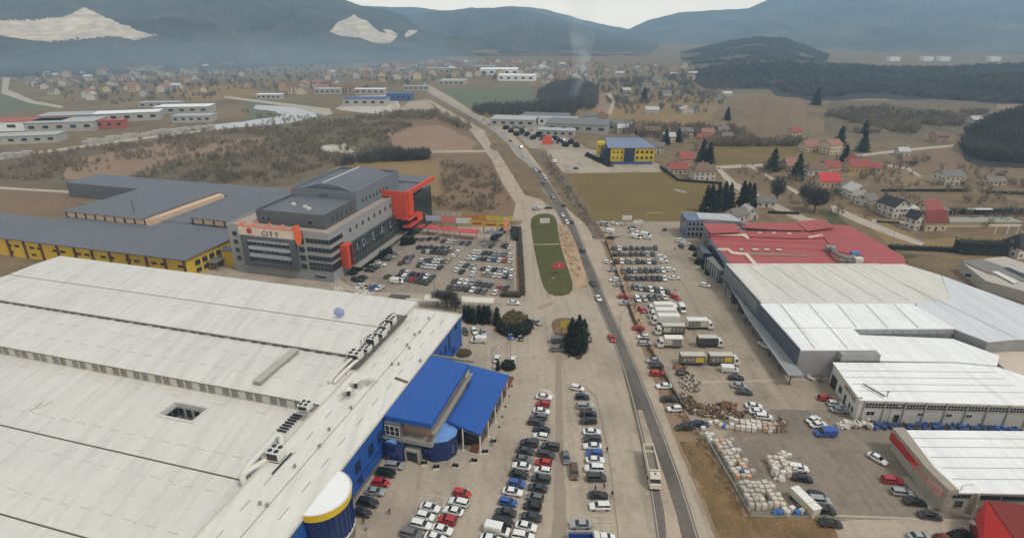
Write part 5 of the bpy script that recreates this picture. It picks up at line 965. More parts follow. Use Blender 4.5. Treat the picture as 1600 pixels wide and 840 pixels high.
# flatbed lorry with blue load bed cut by the bottom edge
def wheelset(t, xs, ys, r=.48):
    if ('lw', r) not in CM:
        wh = MB(); n = 14
        for (x0, x1, rr_, mi) in ((-.15, .15, r, 0), (-.16, .16, r * .55, 1)):
            k = len(wh.v)
            for x in (x0, x1):
                for i in range(n): a = 2 * math.pi * i / n; wh.v.append((x, rr_ * math.cos(a), rr_ * math.sin(a)))
            for i in range(n): j = (i + 1) % n; wh.f.append((k + i, k + j, k + n + j, k + n + i)); wh.m.append(mi)
            wh.f += [tuple(range(k, k + n))[::-1], tuple(range(k + n, k + 2 * n))]; wh.m += [mi, mi]
        CM[('lw', r)] = wh.mesh('wheel', [tyre, hub])
    for x in xs:
        for y in ys: link('wheel', CM[('lw', r)], t, (x, y, r))
def cab(t, y0, m, h=2.7, l=2.0, w=1.22):
    b = MB(); b.loft([ring(y0, w, .5, h, .92), ring(y0 + l * .55, w, .45, h, .92), ring(y0 + l * .9, w * .98, .45, h * .62, .95), ring(y0 + l, w * .94, .5, h * .55, .95)]); o = b.ob('cab', m, t)
    g = MB(); g.loft([[(-w * .9, y0 + l * .56, h * .97), (w * .9, y0 + l * .56, h * .97), (w * .9, y0 + l * .5, h * .93), (-w * .9, y0 + l * .5, h * .93)], [(-w * .93, y0 + l * .93, h * .62), (w * .93, y0 + l * .93, h * .62), (w * .9, y0 + l * .85, h * .6), (-w * .9, y0 + l * .85, h * .6)]]); g.ob('windscreen', carglass, o)
    for s in (-1, 1): MB().box(s * w * .995 - .03, s * w * .995 + .03, y0 + l * .2, y0 + l * .62, h * .6, h * .86).ob('side_window', carglass, o)
    for s in (-1, 1): link('headlight', CM['hl'], o, (s * w * .7, y0 + l + .0, .75))
    MB().box(-w * .9, w * .9, y0 + l - .1, y0 + l + .06, .35, .6).ob('bumper', trim_m, o); return o
t = thing('flatbed_lorry', 'lorry with a dark blue open load bed at the bottom edge', 'lorry', G(908, 843, .8).xy.to_3d(), math.radians(-90))
nvb = mat('navy_truck_bed', (22, 40, 92), rough=.5, var=.1, scale=1); lbb = mat('pale_blue_bed_rim', (112, 138, 176), rough=.5, var=.08)
MB().box(-1.2, 1.2, -2.6, 2.4, .9, 1.1).ob('bed_floor', nvb, t); mb = MB(); mb.box(-1.25, -1.15, -2.6, 2.4, 1.1, 1.7); mb.box(1.15, 1.25, -2.6, 2.4, 1.1, 1.7); mb.box(-1.15, 1.15, -2.6, -2.5, 1.1, 1.7); mb.box(-1.15, 1.15, 2.3, 2.4, 1.1, 1.7); mb.ob('bed_wall', lbb, t); MB().box(-.5, .5, -2.5, 2.5, .5, .9).ob('chassis', metal_d, t); wheelset(t, (-1, 1), (-1.6, 1.6), .45); cab(t, 2.55, metal_w, 2.2, 1.7, 1.1)
# roundabout side
g2 = 'cars near the roundabout'
for px, py, c, a, lb in [(802.5, 473, 'ws', 100, 'white saloon turning just above the clipped round bush'), (838, 503, 'ss', 140, 'silver saloon driving between the round bush and the roundabout'), (797, 524.5, 'bh', 160, 'blue hatchback parked against the dark hedge of the round bush'), (812, 527, 'kh', 160, 'black hatchback parked against the dark hedge of the round bush'), (741, 517, 'wh', 165, 'white hatchback parked behind the long white van'), (755, 519, 'sh', 165, 'silver hatchback parked behind the long white van'), (727, 518, 'kh', 165, 'black hatchback half hidden by the blue wall near the long van'), (776.7, 560, 'ws', 8, 'white saloon parked above the lower blue roof, left of two'), (801.7, 562, 'ws', 8, 'white saloon parked above the lower blue roof, right of two')]:
    put_car(px, py, c, a, lb, g2)
put_car(748, 532, 'wv', 272, 'long white van parked beside the corner of the blue wall', g2); put_car(873, 532.5, 'gv', 90, 'dark grey van parked against the roundabout conifers, farther of two', g2); put_car(871, 545.5, 'gu', 90, 'grey off-roader parked against the roundabout conifers, nearer of two', g2)
# main road traffic
g3 = 'traffic on the main road'
for px, py, c, a, lb in [(956, 528, 'rs', 172, 'red saloon driving alone down the main road'), (935, 465.5, 'ws', 172, 'white saloon on the main road ahead of the dark one'), (926, 442, 'ds', 172, 'dark grey saloon on the main road behind the white saloon'), (910, 391, 'du', -8, 'dark grey off-roader on the main road beside the sandy bank'), (886, 347, 'we', 172, 'white estate car on the main road beside the top of the green island'), (893, 346.5, 'ds', -8, 'dark saloon passing the white estate car at the green island'), (879, 336, 'ws', 172, 'white saloon on the main road just behind the white estate car')]:
    put_car(px, py, c, a, lb, g3, name='moving_car', detail=py > 500)
for px, py, c, a, lb in [(880, 320.5, 'kh', -10, 'black hatchback on the road level with the red pylon sign'), (864, 307.5, 'sh', 170, 'silver hatchback at the bend beside the brown island'), (852, 277.5, 'wu', 168, 'white off-roader ahead of a dark car beside the brown island'), (849, 286.5, 'dh', 168, 'dark hatchback behind the white off-roader beside the brown island'), (837, 266, 'ws', 167, 'white saloon with a dark car beside it at the top of the brown island'), (844, 267.5, 'kh', -13, 'black hatchback beside the white saloon at the top of the brown island'), (819, 244.5, 'wh', 163, 'white hatchback at the junction before the small island'), (814, 230.5, 'sv', 160, 'silver van on the road above the small island'), (857, 324.5, 'ks', 82, 'black saloon turning out above the green island'), (837, 326.5, 'se', 70, 'silver estate car turning out above the green island'), (843, 324.5, 'wh', 70, 'white hatchback just behind the silver estate turning out'), (756, 186.5, 'wv', 145, 'white van far along the main road'), (790, 207, 'wh', 148, 'white hatchback far along the main road before the dealerships'), (797, 220, 'kh', -30, 'black hatchback far along the main road before the dealerships')]:
    put_car(px, py, c, a, lb, g3, name='moving_car', detail=False)
# cars on the verge along the east fence
g4 = 'cars parked on the verge along the fence'
for px, py, c, lb in [(950, 409, 'wh', 'white hatchback nearest the field on the road verge'), (957, 421.5, 'sh', 'silver hatchback second down the road verge'), (960, 437, 'wh', 'white hatchback third down the road verge'), (967.5, 444.5, 'ss', 'pale silver saloon fourth down the road verge'), (974, 463, 'rs', 'red saloon on the verge beside the fourth row of the yard'), (977, 473.5, 'ss', 'silver saloon just below the upper red saloon on the verge'), (998, 512, 'rs', 'middle red saloon on the verge beside the parked lorries'), (1005, 526, 'wh', 'white hatchback on the verge beside the parked lorries'), (1008, 536.5, 'se', 'silver estate below the white hatchback on the verge'), (1021, 563, 'ss', 'silver saloon above the black one on the verge'), (1025, 571.5, 'ks', 'black saloon just above the lowest red car on the verge'), (1027.5, 583, 're', 'red estate car, lowest red one on the verge'), (1037.5, 603, 'ws', 'white saloon below the lowest red car on the verge'), (1045, 623.5, 'ks', 'black saloon between two white cars on the verge'), (1054, 638.5, 'wh', 'lowest white hatchback on the verge'), (1069, 667, 'ks', 'black saloon at the lower end of the verge by the fence gap')]:
    put_car(px, py, c, 88 + random.choice((0, 180)), lb, g4, detail=py > 470)
# yard, lower part
g5 = 'cars in the goods yard'
for px, py, c, a, lb in [(1093, 662, 'ys', 92, 'dark blue saloon beside the corner where the pallets begin'), (1067, 583, 'kh', 95, 'black hatchback beside the orange rubble under the lorries'), (1150, 590, 'ks', 95, 'black saloon tucked behind the white van in the yard'), (1155, 602.5, 'ss', 98, 'silver saloon of the pair in the middle of the yard'), (1163, 612.5, 'ds', 98, 'dark saloon of the pair in the middle of the yard'), (1178, 634, 'ws', 100, 'white saloon farthest of the three by the north pallet stacks'), (1184, 643, 'ws', 100, 'white saloon middle of the three by the north pallet stacks'), (1194, 651, 'we', 100, 'white estate nearest of the three by the north pallet stacks'),
    (1290, 622, 'rh', 95, 'red hatchback at the lettered end wall of the window hall'), (1305, 630.5, 'wh', 98, 'white hatchback at the lettered end wall of the window hall'), (1311, 640, 'ss', 98, 'silver saloon at the lettered end wall of the window hall'), (1271, 655, 'ws', 60, 'farther white saloon behind the blue van'), (1279, 663, 'ws', 80, 'nearer white saloon partly behind the blue van'), (1371, 716, 'ws', 150, 'white saloon with dark rear window driving past the sign shop'), (1394.5, 750, 're', 98, 'dull red estate car parked before the sign shop'), (1410, 769, 'se', 98, 'silver estate car parked before the sign shop'), (1430, 784, 'ks', 98, 'black saloon parked before the sign shop'), (1453, 805, 'ds', 100, 'dark grey saloon at the corner of the sign shop'), (1437, 838, 'ss', 92, 'silver saloon cut by the bottom edge below the sign shop'),
    (1247, 731.5, 'wu', 100, 'white off-roader above the black car beside the middle pallets'), (1254, 747, 'ks', 100, 'black saloon below the white off-roader'), (1276, 773, 'kh', 98, 'black hatchback beside the white box lorry'), (1281, 782, 'su', 98, 'silver pickup like car beside the white box lorry'), (1289, 797, 'ks', 98, 'black saloon above the low wall at the yard corner'), (1298, 817, 'ks', 98, 'black saloon outside the low wall at the yard corner'),
    (1102, 445.5, 'wh', 120, 'white hatchback parked at the start of the loading canopy'), (1195, 539, 'ws', 150, 'white saloon parked under the edge of the loading canopy'), (1055, 464, 're', 150, 'red estate car standing at the end of the lowest full row')]:
    put_car(px, py, c, a, lb, g5)
put_car(1140, 578, 'wv', 95, 'round backed white van parked by the last lorry', g5); put_car(1290, 677, 'bv', 272, 'large blue van parked at the yard entrance', g5)
# east lot rows
g6 = 'cars in the rows of the east car park'
row(span((958, 388), (1024, 387), 'dh ws dh kh dh ks gh de'), 185, 'road end', 'of the top row of the east car park', g6, False, .4)
row(span((960, 397), (1020, 397), 'kh dh gh kh dh kh sh dh'), 185, 'road end', 'of the second row of the east car park', g6, False, .4)
row(span((963, 408.5), (1022, 408.5), 'kh wh gh sh kh dh ws ds'), 184, 'road end', 'of the third row of the east car park', g6, False, .4)
row([(1033, 402, 'wu'), (1036, 408, 'we')], 90, 'upper one', 'of the white pair ending the third row', g6, False)
row(span((974, 423), (1036, 422), 'gh kh sh nh dh kh gh wh'), 183, 'road end', 'of the fourth row of the east car park', g6, False, .4)
row(span((979, 434), (1038, 434.5), 'kh gh dh kh nh ks ks ws'), 183, 'road end', 'of the fifth row of the east car park', g6, False, .4)
row([(1047, 421, 'we'), (1054, 434, 'ws')], 88, 'upper one', 'of the white pair ending the fifth row', g6, False)
row(span((992, 449), (1042, 455), 'gh sh dh wh kh wh kh'), 175, 'road end', 'of the sixth row of the east car park', g6, False, .4)
row(span((996, 466.5), (1037, 463), 'we ss ds gs ws'), 172, 'road end', 'of the lowest row of the east car park', g6, False, .4)
row([(944, 351, 'sv'), (951, 362, 'wv'), (954, 371, 'kh'), (960, 349.5, 'wh'), (968, 349.5, 'wh'), (987, 356, 'kh'), (990, 361, 'wu'), (994, 370.5, 'wv'), (1009, 368, 'wv'), (1012, 371.5, 'we')], 120, 'road end', 'of the vans below the green field', g6, False)
for px, py, c, a, lb in [(1063, 376, 'wu', 70, 'white off-roader before the dark glass front'), (1072, 381, 'we', 80, 'white estate before the dark glass front'), (1039, 358, 'nh', 20, 'brown hatchback standing alone left of the blue glass block'), (1064, 584 - 200, 'kh', 0, 'black hatchback before the dark glass front')]:
    put_car(px, py, c, a, lb, g6, detail=False)
# shopping centre car park
g7 = 'cars in the shopping centre car park'
row(span((650, 374), (682, 372.5), 'dh gh kh dh'), 20, 'left end', 'of the top left row at the shopping centre', g7, False)
row(span((693, 376), (732, 380), 'ds ws ss ds ks'), 20, 'left end', 'of the row under the red canopies', g7, False)
row(span((655, 386), (698, 388), 'kh dh dh kh dh gh'), 18, 'left end', 'of the second row at the shopping centre', g7, False)
row(span((663, 392), (696, 395), 'dh wh dh kh kh dh'), 18, 'left end', 'of the third row at the shopping centre', g7, False)
row(span((706, 390), (716, 393), 'eh wh'), 18, 'left end', 'of the beige and white pair by the third row', g7, False)
put_car(709, 399.5, 'wh', 18, 'white hatchback alone just below the beige and white pair', g7, False)
row(span((742, 393), (797, 398), 'ws ws ks ds ss ss gs ws'), 17, 'left end', 'of the first right hand row at the shopping centre', g7, False)
row(span((734, 402), (797, 407), 'ws ws gh kh ss bs ws rs ws'), 17, 'left end', 'of the second right hand row at the shopping centre', g7, False)
row([(627, 411, 'nh'), (638, 409, 'sh'), (634, 404, 'dh'), (643, 402, 'gh')], 17, 'left end', 'of the small cluster near the conifers', g7, False)
row(span((660, 406), (700, 408), 'wh ds dh ws ws gh eh'), 17, 'left end', 'of the fourth row at the shopping centre', g7, False)
row(span((655, 414), (688, 417), 'kh sh ws ws ws dh'), 17, 'left end', 'of the fifth row at the shopping centre', g7, False)
row([(722, 412, 'ws'), (714, 421, 'ws'), (729, 414, 'ds'), (722, 424, 'ks')], 17, 'far left', 'of the four cars right of the fifth row', g7, False)
row([(739, 416, 'ss'), (742, 421, 'wh'), (739, 427, 'ws')], 17, 'top', 'of the three cars in a short stack', g7, False)
row(span((755, 419), (800, 423), 'nh ws kh ss ws wh'), 17, 'left end', 'of the third right hand row at the shopping centre', g7, False)
row(span((757, 427.5), (799, 432), 'eh ss ws ws dh wh'), 17, 'left end', 'of the fourth right hand row at the shopping centre', g7, False)
row(span((628, 425), (675, 433), 'dh ws ks ks ks ws ds'), 17, 'left end', 'of the sixth row at the shopping centre', g7, False)
row(span((622, 432), (668, 441), 'kh ws gs rs vs ds ds'), 17, 'left end', 'of the seventh row at the shopping centre', g7, False)
put_car(620, 440, 'wv', 95, 'white van lying across the end of the seventh row', g7, False); put_car(605.5, 431.5, 'nh', 22, 'brown hatchback alone left of the sixth row', g7, False)
row(span((711, 438), (766, 445), 'ns ws ws ss ds ds vs'), 17, 'left end', 'of the nearest right hand row at the shopping centre', g7, False)
row(span((703, 447), (757, 455), 'ns gs ds ks ws ds gs'), 17, 'left end', 'of the row next to the white shelter roof', g7, False)
put_car(780, 449, 'rs', 17, 'red saloon near the corner hedge of the shopping centre lot', g7, False); put_car(774, 456, 'ws', 17, 'white saloon just below the red one by the corner hedge', g7, False); put_car(791, 449, 'ds', 17, 'dark saloon in the corner of the hedge', g7, False)
row([(617, 395, 'ss'), (609, 401, 'ss'), (603, 405, 'ds'), (595, 413, 'ws'), (589, 415, 'ss'), (578, 422, 'ks'), (583, 418, 'ks'), (566, 433, 'ds'), (561, 438, 'ks'), (556, 436, 'kh')], 100, 'far end', 'of the cars along the shopping centre wall', g7, False)
row([(564, 445.5, 'ws'), (574, 447, 'es'), (584, 448.5, 'bs'), (593, 449.5, 'ws')], 30, 'left end', 'of the four cars above the hall edge', g7, False)
row([(758, 382, 'sh'), (767, 384, 'ds'), (787, 383, 'kh'), (792, 385, 'kh'), (797, 386, 'ws')], 17, 'left end', 'of the cars behind the red pylon sign', g7, False)
# ------------------------------------------------------------------ lorries in the yard
graph_m = mat('brown_grey_curtain', (112, 106, 96), rough=.6, var=.1, scale=1); dk_m = mat('charcoal_curtain', (70, 72, 74), rough=.6, var=.08, scale=1); yel_m = mat('mustard_panel', (196, 172, 70), rough=.6, var=.1, scale=1); crm_m = mat('pale_panel', (196, 188, 170), rough=.6, var=.1, scale=1)
tank_top = mat('lorry_roof_white', (226, 224, 216), rough=.5, var=.06, scale=.8)
grim = mat('lorry_roof_grimy', (196, 190, 178), rough=.6, var=.1, scale=.8)

def lorry(px, py, blen, az, label, side=tank_top, top=tank_top, art=False, has_cab=True, h=3.7, panel=None):
    t = thing('lorry' if has_cab else 'lorry_trailer', label, 'lorry' if has_cab else 'trailer', G(px, py), -math.radians(az), 'lorries parked in the goods yard'); tot = blen + (2.3 if has_cab else 0); y0 = -tot / 2
    mb = MB(); mb.loft([ring(y0, 1.22, 1.05, h, .97), ring(y0 + blen, 1.22, 1.05, h, .97)]); mb.ob('box_body', side, t)
    MB().box(-1.2, 1.2, y0 + .02, y0 + blen - .02, h + .003, h + .06).ob('box_roof', top, t)
    MB().box(-1.0, 1.0, y0, y0 + tot - .3, .6, 1.02).ob('chassis', metal_d, t)
    s = 1 if (az % 360) > 0 and (az % 360) < 180 else -1; xs = s * 1.225  # side facing the camera
    if art:
        f = MB().box(min(xs, xs + s * .02), max(xs, xs + s * .02), y0 + .3, y0 + blen - .3, 1.35, h - .35).ob('side_curtain', graph_m, t)
        ya = y0 + blen * (.68 if s > 0 else .3) if has_cab or s > 0 else y0 + blen * .3
        MB().box(min(xs + s * .022, xs + s * .04), max(xs + s * .022, xs + s * .04), y0 + blen * .62, y0 + blen - .5, 1.5, h - .5).ob('picture_panel', panel or crm_m, f)
        letters(f, 'ECO', 1.3, .02, mat('white_print', (200, 198, 190), var=.05), (xs + s * .05, y0 + blen * .33, 1.85), math.pi / 2 * s, .95)
    if has_cab: cab(t, y0 + blen + .2, metal_w, 2.9, 2.0)
    wheelset(t, (-1.05, 1.05), (y0 + 1.4, y0 + 2.5, y0 + tot - 1.2) if has_cab else (y0 + 1.4, y0 + blen - 1.6))
    return t
lorry(1030, 487.5, 6.8, 271, 'white box lorry farthest from the camera in the left stack of lorries'); lorry(1034, 496.5, 7.2, 271, 'white box lorry second in the left stack of lorries'); lorry(1038, 506, 7.4, 271, 'white box lorry third in the left stack of lorries')
lorry(1045, 522, 7.6, 271, 'grey lettered lorry fourth in the left stack of lorries', graph_m, grim, True); lorry(1045, 541.5, 5.8, 271, 'short white roofed lettered lorry nearest the camera in the left stack', metal_w, tank_top, True)
lorry(1093, 513, 7.0, 91, 'white lorry with lettered side facing right in the middle of the yard', metal_w, tank_top, True); lorry(1109, 541, 6.2, 91, 'lorry with plain charcoal side facing right in the yard', dk_m, grim)
lorry(1080, 569, 7.4, 91, 'lettered brown grey trailer without a cab behind the last lorry', graph_m, grim, True, False, panel=yel_m); lorry(1130, 569, 7.2, 91, 'lettered brown grey lorry with mustard panel, nearest in the yard', graph_m, grim, True, panel=yel_m)
put_car(1053, 484, 'wv', 184, 'white van behind the first white lorry, left of two', 'vans behind the lorries', name='parked_van'); put_car(1066, 483, 'wv', 184, 'white van behind the first white lorry, right of two', 'vans behind the lorries', name='parked_van')
put_car(1003, 484, 'rh', 165, 'red hatchback squeezed between the fence and the first white lorry', 'cars in the goods yard')
t = thing('box_lorry', 'white box lorry standing among pallets at the south end of the yard', 'lorry', G(1248, 785), math.radians(18))
mb = MB(); mb.box(-1.0, 1.0, -2.6, 2.0, .9, 2.7); mb.ob('box_body', crm_m, t); MB().box(-1.04, 1.04, -2.64, 2.04, 2.7, 2.82).ob('box_roof', tank_top, t); MB().box(-.8, .8, -2.5, 2.0, .5, .89).ob('chassis', metal_d, t); wheelset(t, (-.9, .9), (-1.7, 1.5), .4)
t = thing('shed_box', 'pale cream storage box beside the white box lorry', 'container', G(1263, 797), math.radians(18)); MB().box(-1, 1, -2.0, 2.0, 0, 2.3).ob('body', crm_m, t); MB().box(-1.1, 1.1, -2.1, 2.1, 2.3, 2.42).ob('roof', tank_top, t)
# grain trailer lorry on the main road
t = thing('tipper_lorry', 'long white tipper lorry with open grey bed driving down the main road', 'lorry', G(1018, 738, .5).xy.to_3d(), -math.radians(184.0))
cw = mat('tipper_white', (214, 206, 190), rough=.5, var=.05, scale=.8); inn = mat('tipper_inside', (128, 120, 108), rough=.8, var=.12, scale=1)
mb = MB(); mb.box(-1.25, -1.1, -6.6, 2.6, 1.3, 3.3); mb.box(1.1, 1.25, -6.6, 2.6, 1.3, 3.3); mb.box(-1.1, 1.1, -6.6, -6.4, 1.3, 3.3); mb.box(-1.1, 1.1, 2.3, 2.6, 1.3, 3.6); mb.box(-1.1, 1.1, -6.4, 2.3, 1.3, 1.5); mb.ob('tipper_body', cw, t)
MB().box(-1.09, 1.09, -6.39, 2.29, 1.51, 2.6).ob('load', inn, t); MB().box(-1.08, 1.08, -4.4, -4.25, 2.6, 3.25).ob('cross_bar', cw, t); MB().box(-.9, .9, -6.5, 4.6, .7, 1.28).ob('chassis', metal_d, t)
c = cab(t, 2.9, cw, 3.3, 2.3, 1.24); MB().box(-1.1, 1.1, 3.0, 4.1, 3.31, 3.5).ob('roof_deflector', cw, c); MB().box(-.25, .25, 3.4, 3.8, 3.5, 3.6).ob('roof_hatch', metal_d, c); wheelset(t, (-1.05, 1.05), (-5.6, -4.4, -3.2, 1.2, 4.2), .5)
# ------------------------------------------------------------------ wrapped pallets
def pal_mesh(h, k, top):
    mb = MB(); mb.box(-.55, .55, -.45, .45, 0, .13, 1); r = random.Random(k); j = lambda: r.uniform(-.04, .04)
    rg = []
    for z, s in ((.14, .93), (.3, 1.0), (h * .55, .97), (h * .9, 1.0), (h, .88), (h + .06, .5)): rg.append([((-.55 + j()) * s, (-.45 + j()) * s, z), ((.55 + j()) * s, (-.45 + j()) * s, z), ((.6 + j()) * s, (0 + j()) * s, z), ((.55 + j()) * s, (.45 + j()) * s, z), ((-.55 + j()) * s, (.45 + j()) * s, z), ((-.6 + j()) * s, j() * s, z)])
    mb.loft(rg, 0); return mb
wood = mat('pallet_wood', (150, 118, 82), var=.2, scale=3); wraps = [mat('wrapped_sacks_pale', (200, 192, 178), var=.12, scale=2.5), mat('wrapped_sacks_grey', (178, 172, 160), var=.14, scale=2.5), mat('wrapped_sacks_white', (214, 210, 202), var=.1, scale=2.5), mat('wrapped_sacks_peach', (196, 160, 132), var=.15, scale=2.5), mat('blue_wrap', (60, 110, 176), var=.15, scale=2.5)]
PM = {}
def pallet(x, y, az, mi, h, label, grp, k=0):
    key = (mi, round(h, 1), k % 3)
    if key not in PM:
        m = pal_mesh(h, hash(key) % 1000 if False else mi * 7 + int(h * 10) + k, 0); a = MB(); b = MB()
        PM[key] = (MB().box(-.55, .55, -.45, .45, 0, .13).mesh('pallet_base', wood), None)
        q = MB(); q.v = m.v[8:]; q.f = [tuple(i - 8 for i in f) for f in m.f[6:]]; q.m = [0] * len(q.f); PM[key] = (PM[key][0], q.mesh('wrapped_load', wraps[mi]))
    t = thing('pallet', label, 'pallet', (x, y, .05), az, grp); link('pallet_base', PM[key][0], t); link('wrapped_load', PM[key][1], t)
def pgrid(a, b, cols, side, where, grp, hs=(1.3, 1.9), miss=.08, mats=(0, 0, 1, 2), step=1.22, cw_=1.32, skipc=lambda r, c: False):
    A = G(*a); B = G(*b); d = (B - A); n = int(d.length / step); u = d.normalized(); v = Vector((u.y, -u.x, 0)) * side; az = math.atan2(u.y, u.x) + math.pi / 2
    cn = ['outermost', 'second', 'third', 'fourth', 'fifth', 'sixth']
    for r in range(n):
        for c in range(cols):
            if random.random() < miss or skipc(r, c): continue
            p = A + u * (r * step) + v * (c * cw_) + Vector((random.uniform(-.08, .08), random.uniform(-.08, .08), 0)); mi = random.choice(mats)
            pallet(p.x, p.y, az + random.uniform(-.05, .05), mi, random.uniform(*hs), f"{['pale', 'grey', 'white', 'peach', 'blue'][mi]} pallet {'' if r < 20 else 'twenty plus '}{ORD[r % 20]} from far end, {cn[c]} file {where}", grp, r + c)
gpal = 'wrapped pallets in the goods yard'
pgrid((1118, 694), (1156, 757), 4, -1, 'along the fence', gpal, skipc=lambda r, c: c == 3 and r % 3 != 0, mats=(2, 0, 0, 1, 0, 3))
pgrid((1156, 762), (1180, 808), 6, -1, 'of the big block', gpal, hs=(1.5, 2.1), miss=.02, mats=(1, 0, 0, 1), skipc=lambda r, c: c > 3 and r > 5 and r < 8)
pgrid((1141, 661), (1144, 676), 12 if False else 6, -1, 'by the north edge', gpal, hs=(1.4, 2.0), mats=(0, 2, 0)); pgrid((1176, 662), (1179, 678), 5, -1, 'right of the north block', gpal, hs=(1.0, 1.7), mats=(0, 3, 1), miss=.25)
pgrid((1198, 716), (1216, 752), 3, -1, 'in the middle of the yard', gpal, hs=(1.2, 2.0), mats=(0, 1, 0, 2), miss=.12); pgrid((1222, 714), (1238, 752), 2, -1, 'beside the black car in the yard', gpal, hs=(1.2, 1.8), mats=(0, 2), miss=.2)
pgrid((1098, 672), (1114, 700), 2, -1, 'at the fence corner', gpal, hs=(.8, 1.4), mats=(2, 1, 2), miss=.2)
for i, (px, py, mi, lb) in enumerate([(1154, 708, 4, 'blue wrapped pallet standing alone at the upper part of the fence stacks'), (1160, 740, 4, 'blue wrapped pallet standing out from the lower fence stacks'), (1158, 733, 4, 'blue wrapped pallet behind the one standing out from the fence stacks'), (1211, 803, 4, 'left blue pallet by the low south wall'), (1217, 804, 4, 'right blue pallet of the pair by the low south wall'), (1245, 804, 4, 'blue pallet in front of the box lorry by the low wall'), (1251, 802, 1, 'grey pallet right of the blue one by the low wall'), (1225, 800, 2, 'left white pallet between the blue ones by the low wall'), (1236, 799, 2, 'right white pallet between the blue ones by the low wall'), (1229, 805, 0, 'pale pallet nearest the low wall between the blue ones'), (1130, 668, 4, 'blue pallet among the small heaps left of the north block'), (1119, 661, 2, 'white pallet left of the north block'), (1109, 663, 2, 'white low pallet next to the dark blue saloon'), (1136, 669, 2, 'white pallet just right of the lone blue one'), (1125, 668, 0, 'pale pallet just left of the lone blue one'), (1203, 676, 2, 'white pallet on the ground right of the north stacks')]):
    p = G(px, py); pallet(p.x, p.y, random.random(), mi, random.uniform(.8, 1.4), lb, gpal, i)
def heap(name, label, poly, n, mats, smin, smax, hmax, cat='heap'):
    P = [G(*p) for p in poly]; x0, x1 = min(p.x for p in P), max(p.x for p in P); y0, y1 = min(p.y for p in P), max(p.y for p in P); mb = MB(); PP = [(p.x, p.y) for p in P]; k = 0
    while k < n:
        x, y = random.uniform(x0, x1), random.uniform(y0, y1)
        if not pip(x, y, PP): continue
        k += 1; s = random.uniform(smin, smax); z = random.random() ** 2 * hmax; c = Vector((x, y, z + s * .3)); q = Vector((random.gauss(0, 1), random.gauss(0, 1), random.gauss(0, .5))).to_track_quat('Z', 'Y'); b = len(mb.v); e = (s, s * random.uniform(.3, 1), s * random.uniform(.15, .6))
        for sx in (-1, 1):
            for sy in (-1, 1):
                for sz in (-1, 1): v = c + q @ Vector((sx * e[0] / 2, sy * e[1] / 2, sz * e[2] / 2)); mb.v.append((v.x, v.y, max(v.z, .03)))
        mi = random.randrange(len(mats)); mb.f += [tuple(b + i for i in f) for f in ((0, 1, 3, 2), (4, 6, 7, 5), (0, 4, 5, 1), (2, 3, 7, 6), (0, 2, 6, 4), (1, 5, 7, 3))]; mb.m += [mi] * 6
    tag(mb.ob(name, mats), label, cat, kind='stuff')
rub = [mat('rubble_brown', (128, 106, 82), var=.25, scale=2), mat('rubble_white', (206, 200, 190), var=.15, scale=2), mat('rubble_dark', (84, 68, 54), var=.25, scale=2), mat('rubble_rust', (122, 98, 80), var=.25, scale=2)]
heap('rubble', 'heap of white and brown scrap against the fence under the lorries', [(1062, 590), (1078, 586), (1094, 598), (1092, 612), (1074, 612), (1062, 604)], 260, [rub[1], rub[0], rub[0], wraps[1]], .25, .8, .6)
heap('rubble', 'orange sacks and timber lying under the lorry trailer', [(1050, 570), (1072, 574), (1070, 579), (1052, 577)], 60, [rub[3], mat('orange_sack', (172, 128, 100), var=.1)], .3, .8, .4)
heap('timber_heap', 'long heap of brown timber and earth north of the pallet rows', [(1064, 615), (1078, 620), (1095, 634), (1120, 632), (1128, 640), (1165, 645), (1160, 656), (1110, 654), (1078, 648), (1068, 632)], 900, [rub[0], rub[0], rub[0], rub[3], wraps[1], rub[2]], .25, .9, .8)
heap('timber_heap', 'reddish planks on top of the brown timber heap', [(1122, 632), (1150, 638), (1148, 645), (1126, 641)], 120, [rub[3], mat('orange_plank', (158, 116, 90), var=.15)], .4, 1.2, 1.5)
heap('rubble', 'brown pallets and crates heap right of the north stacks', [(1206, 655), (1225, 657), (1228, 676), (1206, 675)], 180, [rub[0], rub[3], wraps[1]], .4, 1.1, 1.1)
heap('rubble', 'loose white sacks beside the middle pallet stacks', [(1205, 738), (1220, 738), (1222, 752), (1208, 748)], 40, [wraps[2]], .7, 1.3, .8)
heap('rubble', 'pile of building rubble by the shopping centre front wall', [(392, 412), (480, 428), (478, 434), (420, 428), (390, 420)], 300, [rub[1], rub[0], rub[2]], .6, 2.0, 1.6)
heap('stones', 'pale stones scattered on the sandy bank beside the green island', [(872, 352), (886, 354), (908, 420), (904, 440), (893, 420), (880, 385)], 160, [mat('bank_stone', (186, 162, 134), var=.15, scale=2)], .4, 1.2, .2, 'stones')
heap('bottle_crates', 'long row of blue crates and bags behind the sign shop', [(1360, 664), (1420, 665), (1480, 667), (1590, 672), (1590, 678), (1470, 675), (1365, 671)], 420, [mat('crate_blue', (64, 104, 170), var=.15, scale=2), mat('crate_blue_dark', (70, 84, 112), var=.15, scale=2), rub[2], mat('crate_blue', (64, 104, 170)), mat('crate_blue_dark', (70, 84, 112))], .6, 1.3, .9, 'crates')
heap('sacks', 'white sacks beside the blue van at the yard entrance', [(1308, 661), (1334, 661), (1336, 670), (1310, 670)], 60, [wraps[2], wraps[0]], .7, 1.4, .9, 'sacks'); heap('sacks', 'grey boxes left of the blue crates behind the sign shop', [(1338, 662), (1358, 661), (1360, 670), (1342, 670)], 40, [wraps[1], rub[2], wraps[2]], .7, 1.4, .8, 'boxes')
heap('rubble', 'leaves and twigs piled against the grey hall wall', [(1262, 590), (1284, 592), (1282, 597), (1264, 595)], 40, [rub[0], rub[1]], .5, 1.1, .5)
